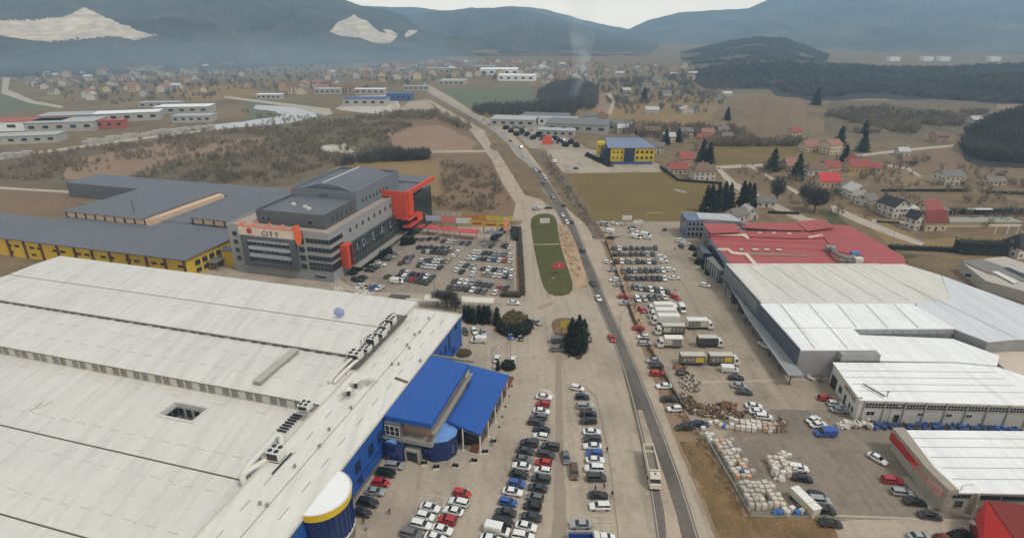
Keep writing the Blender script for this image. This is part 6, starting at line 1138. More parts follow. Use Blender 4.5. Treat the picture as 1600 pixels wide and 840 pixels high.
# ------------------------------------------------------------------ vegetation
con_m = mat('conifer_needles', (40, 47, 34), var=.4, scale=2.5, alt=(58, 64, 42)); con_d = mat('dark_conifer_needles', (32, 38, 30), var=.4, scale=2.5)
bark = mat('bark', (74, 64, 54), var=.2, scale=4); twig = mat('bare_twigs', (92, 84, 74), var=.3, scale=.6); twig_d = mat('dark_bare_twigs', (76, 72, 66), var=.3, scale=.6); shrub_m = mat('olive_shrub', (74, 74, 50), var=.35, scale=2); rust_m = mat('rusty_shrub', (122, 76, 56), var=.3, scale=2); hedge_m = mat('hedge_leaves', (44, 46, 34), var=.4, scale=2)
def leafcloud(fn, n, s, seed, flat=.35):
    r = random.Random(seed); mb = MB()
    for _ in range(n):
        x, y, z, up = fn(r); a = r.uniform(0, 6.283); e = s * r.uniform(.6, 1.5); t = Vector((math.cos(a), math.sin(a), r.uniform(-.5, .5))) * e; b = Vector((-math.sin(a), math.cos(a), r.uniform(-.6, .9))) * e * flat * 1.4
        c = Vector((x, y, z)); mb.f.append((len(mb.v), len(mb.v) + 1, len(mb.v) + 2)); mb.m.append(0); mb.v += [tuple(c - t * .5 - b * .5), tuple(c + t * .5 - b * .2), tuple(c + b)]
    return mb
VM = {}
def conifer_meshes(k, narrow):
    if (k, narrow) in VM: return VM[(k, narrow)]
    def f(r):
        u = r.random() ** .75; z = .04 + .96 * (1 - u); R = (.30 if not narrow else .14) * ((1 - z) ** (.85 if not narrow else .45)) * (1 + .18 * math.sin(z * 38)) ; a = r.uniform(0, 6.283); R *= (1 + .22 * math.sin(a * 3 + k) + .1 * math.sin(a * 7)); q = R * r.uniform(.55, 1.08); return q * math.cos(a), q * math.sin(a), z - .05 * q, 0
    mb = leafcloud(f, 620, .10 if not narrow else .06, k)
    core = MB(); core.cyl(0, 0, (.2 if not narrow else .11), .05, .9, 8, r1=.02); n = len(mb.v); mb.v += core.v; mb.f += [tuple(i + n for i in q) for q in core.f]; mb.m += core.m
    me = mb.mesh('crown', con_d if k % 2 else con_m); tr = MB().cyl(0, 0, .022, 0, .5, 6).mesh('trunk', bark); VM[(k, narrow)] = (me, tr); return me, tr
def conifer(px, py, h, label, k=0, narrow=False, cat='conifer', grp=None, w=1.0):
    me, tr = conifer_meshes(k % 3, narrow); t = thing('conifer', label, cat, G(px, py), random.uniform(0, 6), grp); a = link('crown', me, t); b = link('trunk', tr, t)
    a.scale = (h * w, h * w, h); b.scale = (h, h, h); return t
def bare_mesh(k, m, dense=1.0):
    if ('bare', k, m.name, dense) in VM: return VM[('bare', k, m.name, dense)]
    r = random.Random(k); mb = MB(); br = MB(); br.tube([(0, 0, 0), (.01, 0, .3), (0, .01, .62)], [.03, .022, .01], 6)
    for i in range(9):
        a = r.uniform(0, 6.283); z0 = r.uniform(.2, .55); l = r.uniform(.25, .42); tip = (math.cos(a) * l * .8, math.sin(a) * l * .8, z0 + l * .8); br.tube([(0, 0, z0), (tip[0] * .5, tip[1] * .5, z0 + l * .35), tip], [.014, .009, .004], 4)
    for i in range(int(520 * dense)):
        u = Vector((r.gauss(0, 1), r.gauss(0, 1), r.gauss(0, 1))).normalized() * (r.random() ** .45); c = Vector((u.x * .36, u.y * .36, .62 + u.z * .36)); d = (c - Vector((0, 0, .3))).normalized() * r.uniform(.06, .12) + Vector((r.uniform(-.04, .04), r.uniform(-.04, .04), r.uniform(-.02, .04))); s = d.cross(Vector((r.random() - .5, r.random() - .5, .3))).normalized() * .009
        mb.f.append((len(mb.v), len(mb.v) + 1, len(mb.v) + 2)); mb.m.append(0); mb.v += [tuple(c - d + s), tuple(c - d - s), tuple(c + d)]
    VM[('bare', k, m.name, dense)] = (mb.mesh('crown', m), br.mesh('trunk', bark)); return VM[('bare', k, m.name, dense)]
def bare(px, py, h, label, k=0, m=None, w=1.0, dense=1.0, cat='tree', grp=None, name='bare_tree', pos=None):
    me, tr = bare_mesh(k, m or twig, dense); t = thing(name, label, cat, pos or G(px, py), random.uniform(0, 6), grp); a = link('crown', me, t); b = link('trunk', tr, t); a.scale = b.scale = (h * w, h * w, h); return t
def bush_mesh(k, m):
    if ('bush', k, m.name) in VM: return VM[('bush', k, m.name)]
    def f(r):
        u = Vector((r.gauss(0, 1), r.gauss(0, 1), abs(r.gauss(0, 1)))).normalized() * r.uniform(.75, 1.05); return u.x, u.y, u.z, 0
    mb = leafcloud(f, 420, .3, k); core = MB(); core.loft([[(q * math.cos(i * .7854), q * math.sin(i * .7854), z) for i in range(8)] for q, z in ((.8, 0), (.84, .4), (.6, .72), (.2, .86))]); n = len(mb.v); mb.v += core.v; mb.f += [tuple(i + n for i in q) for q in core.f]; mb.m += core.m
    VM[('bush', k, m.name)] = mb.mesh('foliage', m); return VM[('bush', k, m.name)]
def bush(px, py, r_, h, label, m=None, k=0, grp=None, name='bush'):
    o = link(name, bush_mesh(k, m or shrub_m), None, G(px, py), random.random() * 6); o.scale = (r_, r_, h); tag(o, label, 'bush', grp); return o
gi = 'conifers on the roundabout island'
for i, (px, py, h, lb) in enumerate([(890, 546, 10, 'tall dark conifer at the left of the roundabout island clump'), (899, 552, 11.5, 'tallest front conifer of the roundabout island clump'), (908, 546, 10.5, 'dark conifer at the right of the roundabout island clump'), (904, 534, 10, 'rear conifer of the roundabout island clump'), (893, 534, 9, 'rear left conifer hidden in the roundabout island clump'), (912, 534, 8.5, 'small right hand conifer of the roundabout island clump')]): conifer(px, py, h, lb, i, w=.8, grp=gi)
bush(804, 510, 5.2, 5.4, 'large round clipped brown green bush beside the car park entrance', mat('golden_juniper', (86, 76, 48), var=.3, scale=2), 1)
for i, (px, py, r_, h) in enumerate([(786, 516, 2.4, 3.2), (793, 520, 2.5, 3.4), (801, 522, 2.6, 3.5), (810, 522, 2.6, 3.6), (818, 519, 2.5, 3.6), (823, 512, 2.3, 3.4)]):
    bush(px, py, r_, h, f'dark hedge bush {ORD[i]} from the left around the large round bush', hedge_m, i % 3, 'dark bushes round the clipped mound')
gt = 'thujas beyond the blue wall'
for i, (px, py, h) in enumerate([(727, 499, 5.5), (733, 503, 6.2), (739, 505, 6.0), (749, 503, 6.6), (757, 505, 7.0), (763, 503, 6.4), (777, 508, 7.0)]): conifer(px, py, h, f'narrow dark thuja {ORD[i]} from the left beyond the blue hall corner', i, True, 'thuja', gt, 1.5)
for i, (px, py, h) in enumerate([(684, 478, 7), (691, 476, 6), (698, 482, 7.5), (705, 481, 8), (712, 487, 7)]): bare(px, py, h, f'scruffy dark tree {ORD[i]} from the left between the hall and white shelter', i, twig_d, 1.0, 1.2, grp='scruffy trees behind the hall')
for i, (px, py, h) in enumerate([(725, 490, 4), (743, 493, 4), (755, 494, 4), (768, 498, 4), (771, 507, 3.5)]): bare(px, py, h, f'pale bare shrub {ORD[i]} from the left under the white shelter roof', i + 1, mat('pale_twigs', (150, 140, 124), var=.2, scale=1), 1.2, .8, grp='pale shrubs under the shelter')
gf = 'tall conifers at the field corner'
for i, (px, py, h, k) in enumerate([(1102, 331, 15, 0), (1109, 333, 16, 1), (1120, 329, 15.5, 2), (1130, 327, 16, 1), (1139, 323, 14, 0), (1158, 326, 16, 1), (1166, 326, 15, 2), (1174, 322, 13.5, 1)]): conifer(px, py, h, f'tall dark conifer {ORD[i]} from the left at the corner of the green field', k, w=.85, grp=gf)
for i, (px, py, h, lb) in enumerate([(1097, 253, 17, 'left of two dark conifers behind the pale hipped house'), (1107, 254, 15, 'right of two dark conifers behind the pale hipped house'), (1207, 267, 16, 'dark conifer at the end of the tan field'), (1245, 280, 17, 'large dark conifer left of the bright red roof'), (1319, 252, 13, 'dark conifer beside the white pink house'), (1312, 226, 16, 'dark conifer behind the pink houses, left'), (1347, 237, 17, 'large dark conifer behind the pink houses, right'), (1040, 225, 13, 'dark conifer left of the pink roofs beyond the yellow office'), (1060, 222, 12, 'dark conifer right of the pink roofs beyond the yellow office'), (1006, 160, 20, 'dark conifer on the far meadow left'), (1136, 188, 14, 'dark conifer at the edge of the far brown mound'), (1275, 164, 22, 'dark conifer before the far wood edge'), (1147, 228, 8, 'small conifer by the far white houses'), (993, 218, 9, 'conifer close to the left of the far church like house'), (1350, 210, 13, 'faint conifer on the far brown slope')]): conifer(px, py, h, lb, i, w=1.1)
bare(1272, 332, 15, 'large dark round bare tree beside the pale lane', 2, twig_d, 1.25, 2.6); bare(1212, 318, 17, 'tall slim bare tree left of the round dark one', 1, twig_d, .8, 1.6); bare(1255, 318, 12, 'smaller bare tree behind the large round one', 3, twig_d, 1.0, 1.5)
def hedge(a, b, w_, h, label, m=None, z=0):
    A, B = G(*a), G(*b); d = B - A; L_ = d.length; r = random.Random(int(a[0])); mb = MB(); mb.box(0, L_, -w_ / 2 * .8, w_ / 2 * .8, 0, h * .88)
    n = int(min(2200, L_ * (h + w_) * 5))
    q = leafcloud(lambda rr: (rr.uniform(0, L_), rr.choice((-1, 1)) * w_ / 2 * rr.uniform(.7, 1.05) if rr.random() < .55 else rr.uniform(-w_ / 2, w_ / 2), h * (rr.uniform(.1, 1.0) if rr.random() < .5 else rr.uniform(.85, 1.05)), 0), n, .5, int(a[0]))
    k = len(mb.v); mb.v += q.v; mb.f += [tuple(i + k for i in f) for f in q.f]; mb.m += q.m; o = mb.ob('hedge', m or hedge_m, None, A, math.atan2(d.y, d.x)); return tag(o, label, 'hedge')
hedge((1388, 389), (1500, 394), 2.5, 2.2, 'long low dark hedge behind the red roof end'); hedge((1492, 395), (1568, 398), 6, 6.5, 'tall dark clipped thuja hedge on the right')
hedge((1378, 299), (1512, 299), 2, 1.6, 'long thin dark hedge before the white grey roofed house'); hedge((1540, 301), (1640, 306), 2, 1.6, 'thin dark hedge at the far right edge'); hedge((1430, 334), (1640, 334), 4, 3, 'dark hedge behind the long pale greenhouse')
hedge((1248, 335), (1200, 333), 1.5, 1.4, 'short dark hedge by the cottage near the field corner'); hedge((1060, 283), (1128, 288), 1.6, 1.6, 'dark hedge in front of the pale hipped house'); hedge((1032, 262), (1060, 283), 1.6, 1.5, 'dark hedge along the garden left of the red roofs'); hedge((1370, 347), (1405, 349), 1.2, 1.0, 'small hedge along the garden drive')
hedge((811, 358), (817, 462), 2.0, 1.8, 'dark brown hedge along the east side of the shopping car park', mat('brown_hedge', (72, 62, 48), var=.35, scale=2)); hedge((783, 462), (814, 463), 3.0, 1.6, 'dark brown hedge at the corner of the shopping car park', MATS['brown_hedge']); hedge((770, 376), (790, 360), 3, 2.2, 'dark triangular shrub strip beside the red pylon sign', hedge_m); hedge((803, 358), (806, 376), 3.5, 2.0, 'dark hedge right of the red pylon sign', hedge_m)
gb = 'conifers before the shopping centre'
for i in range(9): px = 612 + i * 4.2 if i > 3 else 596 + i * 5; conifer(px, 388 + (8 - i) * 2.0 if i < 4 else 383 - (i - 4) * .5, 4.2, f'small pointed conifer {ORD[i]} from the left before the shopping centre front', i, True, 'conifer', gb, 1.8)
for i in range(7): bush(552 + i * 9, 428 - i * 6.0, 1.8, 2.2, f'dark shrub {ORD[i]} from the left along the shopping centre wall', hedge_m, i % 3, 'shrubs along the shopping centre')
hedge((741, 708), (798, 592), 1.8, 1.1, 'rust and green shrub bed along the lower blue roof', rust_m); bush(794, 574, 2.2, 2.6, 'dark bush at the far corner of the lower blue roof', hedge_m, 1); conifer(778, 578, 4.0, 'narrow dark thuja behind the lower blue roof', 1, True, 'thuja', None, 1.2)
bush(724, 552, 2.5, .8, 'low brown shrub at the end of the blue wall', mat('golden_juniper', (86, 76, 48)), 2)
for i, (px, py) in enumerate([(1147, 372), (1136, 384), (1082, 390), (1089, 400), (1092, 412), (1102, 420), (1108, 428)]): bush(px - 14 if i < 2 else px, py, 1.8, 2.2, f'dark shrub {ORD[i]} from the top before the dark glass front', hedge_m, i % 3, 'shrubs before the dark glass front')
for i, (px, py) in enumerate([(1510, 835), (1535, 826), (1498, 838), (1478, 842)]): bush(px - 5, py + 4, 1.6, 1.6, f'dark reddish bush {ORD[i]} of the group beside the red pavilion', rust_m if i % 2 else hedge_m, i % 3, 'bushes beside the red pavilion')
# bare woods and scrub as masses
def mini(k, n, col_h=1.0):
    r = random.Random(k); v = []
    for _ in range(n):
        u = Vector((r.gauss(0, 1), r.gauss(0, 1), r.gauss(0, 1))).normalized() * (r.random() ** .4); c = Vector((u.x * .42, u.y * .42, .55 + u.z * .42)); d = Vector((u.x * .5, u.y * .5, .7)).normalized() * r.uniform(.14, .3); s = Vector((r.uniform(-1, 1), r.uniform(-1, 1), r.uniform(-.4, .4))).normalized() * r.uniform(.03, .06)
        v += [c - d + s, c - d - s, c + d]
    return np.array([[p.x, p.y, max(p.z, 0)] for p in v])
MINI = [mini(k, 30) for k in range(5)]; MINI2 = [mini(k + 9, 60) for k in range(5)]
def wood(name, label, polys, n, hmin, hmax, m, cat='wood', pts=None, minis=None, clump=0, w_=1.0):
    P = []; rng = np.random.RandomState(n)
    if pts is None:
        for px in polys:
            W_ = [G(*p) for p in px]; x0, x1 = min(p.x for p in W_), max(p.x for p in W_); y0, y1 = min(p.y for p in W_), max(p.y for p in W_); Q = [(p.x, p.y) for p in W_]; k = 0; tr_ = 0; want = n // len(polys)
            while k < want and tr_ < want * 30:
                tr_ += 1; x, y = rng.uniform(x0, x1), rng.uniform(y0, y1)
                if not pip(x, y, Q) or (clump and noise.noise(Vector((x / clump, y / clump, 3))) < rng.uniform(-.35, .35)): continue
                P.append((x, y, 0)); k += 1
    else: P = pts
    V = []
    for (x, y, z) in P:
        h = rng.uniform(hmin, hmax); q = (minis or MINI)[rng.randint(5)] * np.array([h * w_, h * w_, h]); a = rng.uniform(0, 6.28); c, s = math.cos(a), math.sin(a)
        V.append(np.stack([q[:, 0] * c - q[:, 1] * s + x, q[:, 0] * s + q[:, 1] * c + y, q[:, 2] + z], 1))
    V = np.concatenate(V); me = bpy.data.meshes.new(name); nv = len(V); me.vertices.add(nv); me.vertices.foreach_set('co', V.ravel()); me.loops.add(nv); me.loops.foreach_set('vertex_index', np.arange(nv)); me.polygons.add(nv // 3); me.polygons.foreach_set('loop_start', np.arange(0, nv, 3)); me.polygons.foreach_set('loop_total', np.full(nv // 3, 3)); me.materials.append(m); me.update(); me.validate()
    return tag(link(name, me), label, cat, kind='stuff')
w1 = mat('scrub_twigs', (136, 120, 96), var=.35, scale=.05, scale2=.4); w2 = mat('grey_wood_twigs', (134, 120, 98), var=.35, scale=.03, scale2=.3); w3 = mat('dark_wood_twigs', (86, 81, 72), var=.35, scale=.03, scale2=.3); w4 = mat('blue_grey_wood', (96, 95, 91), var=.3, scale=.01, scale2=.1)
wood('scrub_wood', 'grey brown bare scrub woodland behind the low yellow building', [[(240, 262), (420, 214), (560, 190), (650, 196), (600, 222), (640, 242), (520, 256), (430, 286), (300, 290), (190, 290)]], 1300, 2.5, 6.5, w2, clump=20)
wood('scrub_wood', 'thin brown scrub along the far river meadow', [[(-30, 262), (60, 240), (200, 224), (330, 208), (450, 196), (600, 176), (690, 188), (560, 192), (420, 212), (240, 250), (100, 282), (-30, 285)]], 1100, 2.5, 5.5, w1, clump=35)
wood('tree_line', 'dark line of bare trees beyond the tan field left of the dirt road', [[(520, 262), (600, 246), (670, 244), (670, 250), (560, 256)]], 260, 6, 9, w3, 'trees'); wood('scrub', 'brown bushes on the field beside the dirt road', [[(690, 252), (765, 262), (800, 320), (760, 332), (650, 325), (692, 300)]], 420, 1.5, 4, w1, 'scrub', clump=12)
wood('scrub', 'thorny bushes along the east side of the main road', [[(845, 240), (868, 262), (905, 315), (928, 350), (915, 352), (880, 300), (852, 262)]], 170, 1, 2.6, w1, 'scrub'); wood('scrub', 'dry weeds along the yard fence', [[(958, 385), (964, 385), (1020, 545), (1062, 640), (1110, 700), (1165, 803), (1155, 806), (1100, 712), (1052, 640), (1008, 545)]], 300, .5, 1.3, w1, 'weeds')
wood('meadow_wood', 'grey winter wood in front of the smoke column', [[(838, 150), (870, 132), (905, 130), (935, 140), (930, 172), (880, 172), (845, 164)]], 800, 7, 12, w4); wood('tree_line', 'bare trees between the green meadow and the road', [[(740, 172), (830, 168), (900, 170), (900, 182), (800, 184), (745, 180)]], 260, 7, 12, w3, 'trees')
wood('riverside_trees', 'bare trees along the pale river', [[(380, 176), (500, 186), (480, 200), (300, 214), (200, 222), (300, 205), (420, 196)]], 110, 3, 6, w2, 'trees'); wood('garden_trees', 'leafless fruit trees among the village houses', [[(1140, 262), (1300, 245), (1500, 250), (1640, 300), (1640, 380), (1440, 350), (1290, 345), (1200, 300)]], 260, 3, 6.5, w2, 'trees', clump=30)
wood('hedgerow', 'bare hedgerows across the far brown fields', [[(1100, 205), (1140, 200), (1190, 226), (1110, 228)], [(1100, 226), (1260, 226), (1262, 229), (1100, 229)], [(925, 197), (1100, 200), (1100, 206), (925, 204)], [(600, 178), (690, 180), (740, 204), (730, 206), (680, 186), (600, 186)], [(940, 196), (1040, 205), (1100, 214), (1040, 222), (950, 206)]], 700, 4, 10, w2, 'trees')
wood('town_trees', 'bare trees between the far town houses', [[(330, 112), (700, 96), (1040, 104), (1060, 132), (930, 134), (820, 124), (660, 132), (560, 144), (380, 146)], [(20, 120), (200, 95), (390, 100), (390, 150), (240, 165), (110, 165)], [(930, 130), (1100, 108), (1160, 130), (1120, 180), (960, 180)]], 1900, 5, 11, mat('town_tree_twigs', (108, 102, 92), var=.3, scale=.05), 'trees', clump=60)
def ridge_pts(names, n, tmin=.15, tmax=1.05, clump=0):
    out = []
    for nm in names:
        V, nr, nu, nv = RIDGES[nm]; rng = np.random.RandomState(n)
        for _ in range(n): i = rng.randint(nu); j = int((tmin + (tmax - tmin) * rng.random()) * nv); p = V[i * nr + min(j, nr - 1)]; q = V[(i + 1) * nr + min(j, nr - 1)]; f = rng.random(); out.append((p[0] + (q[0] - p[0]) * f, p[1] + rng.uniform(-6, 6), p[2] + (q[2] - p[2]) * f - .5))
    return [p for p in out if p[2] > .5 and (not clump or noise.noise(Vector((p[0] / clump, p[1] / clump, 1))) > -.05 - .5 * (p[2] / 60))]
wood('winter_wood', 'blue grey winter wood covering the far right ridge', None, 1, 5, 9, w4, pts=ridge_pts(['wooded_ridge1330'], 6500, .05), w_=1.7); wood('winter_wood', 'dark winter wood covering the nearer right ridge', None, 2, 5, 9, mat('brown_blue_wood', (94, 90, 82), var=.35, scale=.015, scale2=.1), pts=ridge_pts(['wooded_ridge960'], 5200, .05), w_=1.6)
wood('winter_wood', 'brown bare wood on the low slope behind the pink houses', None, 3, 4, 8, w2, pts=ridge_pts(['wooded_slope720'], 4200, .0, clump=60), w_=1.4); wood('winter_wood', 'very dark wood on the slope at the right edge', None, 4, 6, 10, w3, pts=ridge_pts(['wooded_slope560'], 3200, .05), minis=MINI2, w_=1.3)
wood('winter_wood', 'woods on top of the heathy hill', None, 5, 6, 10, w4, pts=ridge_pts(['hill2150'], 7000, .3, clump=130), w_=1.8)
# ------------------------------------------------------------------ houses
RC = {'r': mat('red_tile_roof', (150, 82, 74), var=.12, scale=.6), 'p': mat('pink_tile_roof', (152, 110, 98), var=.12, scale=.6), 'b': mat('brown_tile_roof', (122, 100, 84), var=.12, scale=.6), 'm': mat('maroon_roof', (122, 58, 54), var=.1, scale=.6), 'g': mat('grey_house_roof', (118, 114, 108), var=.12, scale=.6), 'w': mat('pale_house_roof', (186, 184, 180), var=.08, scale=.6), 'k': mat('black_house_roof', (50, 50, 52), var=.12, scale=.6), 'x': mat('vivid_tile_roof', (192, 70, 68), var=.08, scale=.6)}
WCO = {'w': mat('white_house_wall', (204, 198, 188), var=.06, scale=.6), 'c': mat('cream_house_wall', (206, 188, 160), var=.06, scale=.6), 'y': mat('yellow_house_wall', (206, 178, 118), var=.06, scale=.6), 's': mat('salmon_house_wall', (182, 152, 132), var=.06, scale=.6)}
hw = win_mesh(1.1, 1.3, 2, 1, WCO['c'], glass_dark, .07); hd = win_mesh(1.0, 2.1, 1, 1, mat('house_door_frame', (112, 84, 60), var=.1), mat('door_brown', (92, 66, 48), var=.1), .07)
def house(px, py, w_, d_, h, rise, rz, roof, wall, label, z=0, grp=None, storeys=2, ridge_x=True, chim=True, hip=0):
    p = G(px, py); t = thing('house', label, 'house', p, math.radians(rz), grp); MB().box(-w_ / 2, w_ / 2, -d_ / 2, d_ / 2, 0, h).ob('wall', WCO[wall], t)
    g = MB(); o_ = .6
    if ridge_x:
        GG = [[(s * w_ / 2, -d_ / 2, h), (s * w_ / 2, d_ / 2, h), (s * w_ / 2, 0, h + rise)] for s in (-1, 1)]
        A = [(-w_ / 2 - o_, -d_ / 2 - o_, h - .3), (w_ / 2 + o_, -d_ / 2 - o_, h - .3), (w_ / 2 + o_ - hip, 0, h + rise), (-w_ / 2 - o_ + hip, 0, h + rise)]; B = [(w_ / 2 + o_, d_ / 2 + o_, h - .3), (-w_ / 2 - o_, d_ / 2 + o_, h - .3), (-w_ / 2 - o_ + hip, 0, h + rise), (w_ / 2 + o_ - hip, 0, h + rise)]
        C1 = [A[0], A[3], B[1]]; C2 = [A[1], B[0], A[2]]
    else:
        GG = [[(-w_ / 2, s * d_ / 2, h), (w_ / 2, s * d_ / 2, h), (0, s * d_ / 2, h + rise)] for s in (-1, 1)]
        A = [(-w_ / 2 - o_, d_ / 2 + o_, h - .3), (-w_ / 2 - o_, -d_ / 2 - o_, h - .3), (0, -d_ / 2 - o_ + hip, h + rise), (0, d_ / 2 + o_ - hip, h + rise)]; B = [(w_ / 2 + o_, -d_ / 2 - o_, h - .3), (w_ / 2 + o_, d_ / 2 + o_, h - .3), (0, d_ / 2 + o_ - hip, h + rise), (0, -d_ / 2 - o_ + hip, h + rise)]
        C1 = [A[1], B[0], A[2]]; C2 = [A[0], A[3], B[1]]
    for q in ([] if hip else GG): MB().poly(q).ob('gable', WCO[wall], t)
    r = MB()
    for q in (A, B) + ((C1, C2) if hip else ()):
        r.poly([(x, y, z_ + .2) for x, y, z_ in q]); r.poly([(x, y, z_) for x, y, z_ in q][::-1])
        for i in range(len(q)): j = (i + 1) % len(q); r.poly([q[i], q[j], (q[j][0], q[j][1], q[j][2] + .2), (q[i][0], q[i][1], q[i][2] + .2)])
    ro_ = r.ob('roof', RC[roof], t)
    if chim: MB().box(-.35, .35, .6, 1.3, h + rise * .3, h + rise + .9).ob('chimney', WCO['s'], ro_)
    for s in range(storeys):
        z_ = 1.6 + s * 2.8
        if z_ + .7 > h: break
        n = max(2, int(w_ / 3))
        for i in range(n): x = -w_ / 2 + w_ * (i + .5) / n; link('window' if (s or i != n // 2) else 'door', hw if (s or i != n // 2) else hd, t, (x, -d_ / 2, z_ if (s or i != n // 2) else 1.1))
        n = max(2, int(d_ / 3.2))
        for i in range(n): y = -d_ / 2 + d_ * (i + .5) / n; link('window', hw, t, (-w_ / 2, y, z_), -math.pi / 2)
    if not ridge_x: link('window', hw, t, (0, -d_ / 2, h + rise * .35))
    else: link('window', hw, t, (-w_ / 2, 0, h + rise * .35), -math.pi / 2)
    return t
H = house
H(1392, 336, 10, 11, 6.5, 3.6, 15, 'k', 'w', 'tall white gabled house with dark balconies beside the low white annexe', ridge_x=False); H(1407, 337, 12, 8, 5.2, .6, 2, 'w', 'w', 'low white flat annexe right of the tall gabled house', chim=False)
H(1452, 357, 11, 8, 4.6, 5.0, 3, 'm', 'c', 'cream house with large dark maroon roof by the tan garden'); H(1426, 357, 6, 6, 6.0, 3.5, 20, 'k', 'w', 'narrow white gabled house left of the maroon roof', ridge_x=False); H(1448, 336, 9, 8, 4.4, 4, 10, 'r', 'c', 'house with light red roof behind the maroon roof')
H(1334, 308, 10, 9, 5, 3.4, 8, 'w', 'w', 'white gabled house in the middle of the village', ridge_x=False); H(1290, 290, 13, 9, 4.0, 4.6, 5, 'x', 'c', 'house with bright vivid red roof and white veranda'); H(1352, 300 + 20, 9, 9, 4, 2.4, 30, 'g', 'w', 'grey roofed house behind the tall white gabled one'); H(1318, 300, 7, 7, 3.5, 2, 10, 'g', 'w', 'small grey roofed house beside the vivid red one')
H(1340, 268, 15, 10, 4.0, 4.6, -4, 'r', 'y', 'long red roofed farmhouse with yellow gable'); H(1332, 262, 9, 9, 5, 4.2, -4, 'r', 'w', 'white gabled house behind the long red farmhouse', ridge_x=False); H(1362, 268, 9, 7, 3.4, 3, -4, 'r', 'c', 'small red roofed barn at the right end of the farmhouse'); H(1296, 270, 10, 9, 5, 3.6, 0, 'r', 'c', 'red roofed house behind the grey brown roof'); H(1273, 272, 14, 9, 4.2, 3.6, 0, 'b', 'w', 'wide house with grey brown roof left of the red one', hip=3); H(1233, 264, 10, 9, 3.4, 4.6, 12, 'p', 's', 'house with faded pink roof at the end of the tan field')
H(1296, 240, 12, 11, 8, 3.6, 20, 'p', 'c', 'tall white and pink house with many windows'); H(1262, 236, 12, 10, 4.6, 4.4, 14, 'p', 'c', 'house with pink red roof and cream porch by the far wood'); H(1480, 287, 14, 10, 6.2, 3.0, 8, 'g', 'w', 'white two storey house with grey roof standing alone on the slope'); H(1550, 288, 12, 8, 3, 2.2, 6, 'g', 'c', 'low grey roofed barn at the right below the dark wood', chim=False); H(1465, 222, 12, 9, 6, 3, 10, 'b', 's', 'far salmon house above the brown field'); H(1408, 243, 8, 7, 4, 2.6, 0, 'w', 'w', 'small pale house by the upper lane'); H(1415, 256, 7, 6, 3, 1.6, 0, 'b', 's', 'tiny beige outbuilding in the brown field', chim=False)
H(1096, 279, 14, 12, 6.6, 4.4, 2, 'b', 'w', 'pale house with brown hipped roof beside the green field', hip=4.5, ridge_x=True); H(1058, 270, 12, 9, 3.6, 3.6, -6, 'r', 'w', 'low house with long red roof left of the hipped house'); H(1068, 262, 9, 10, 7.5, 4.2, 14, 'r', 's', 'tall red roofed salmon house left of the hipped house')
H(1192, 321, 11, 8, 3.2, 2.4, 4, 'g', 'w', 'low white cottage with grey roof by the tall conifers'); H(1150, 343, 9, 8, 3.6, 3, 24, 'g', 'w', 'cottage with grey roof just behind the glass block'); H(1168, 340, 8, 7, 3.4, 3.4, 10, 'w', 'w', 'small white gabled cottage behind the red roofs', ridge_x=False)
H(1588, 398, 10, 9, 5.2, 4.8, 10, 'k', 'w', 'white house with large black roof at the right edge', hip=3); H(1510, 365, 12, 7, 3, 2.6, 0, 'g', 'c', 'low grey shed at the end of the greenhouse', chim=False) if False else None
t = thing('greenhouse', 'long low pale green roofed shed in the village', 'shed', G(1512, 352)); MB().box(-21, 24, -3, 4, 0, 2.6).ob('wall', WCO['c'], t); MB().prism([(-22, -3.6), (25, -3.6), (25, 4.6), (-22, 4.6)], 2.6, 3.0).ob('roof', mat('pale_green_sheet', (150, 152, 140), var=.08, scale=.6), t)
t = thing('caravan', 'white rounded caravan standing behind the long pale shed', 'caravan', G(1528, 334)); MB().loft([[(x, y * s, z) for y, z in ((-1.3, .5), (1.3, .5), (1.3, 2.6), (.8, 3.1), (-.8, 3.1), (-1.3, 2.6))] for x, s in ((-7, .8), (-6, 1), (6, 1), (7, .8))]).ob('body', metal_w, t); MB().box(-5, 5, -1.34, -1.3, 1.5, 2.3).ob('window', glass_dark, t)
t = thing('fallen_rafters', 'white framed open carport beside the light red roof', 'carport', G(1467, 336)); 
for i in range(4): MB().box(i * 1.6, i * 1.6 + .25, -4 + i, 4 + i, 3.0, 3.3).ob('rafter', metal_w, t)
for i in range(3): MB().box(i * 2.4, i * 2.4 + .2, -3, -2.8, 0, 3.0).ob('post', metal_w, t)
t = thing('garden_arch', 'white cloth awning frame at the far right edge of the village', 'frame', G(1572, 366)); MB().box(-10, 6, -.3, .3, 4.6, 5.0).ob('beam', metal_w, t); [MB().box(x, x + .3, -.2, .2, 0, 4.6).ob('post', metal_w, t) for x in (-6, 0, 5)]
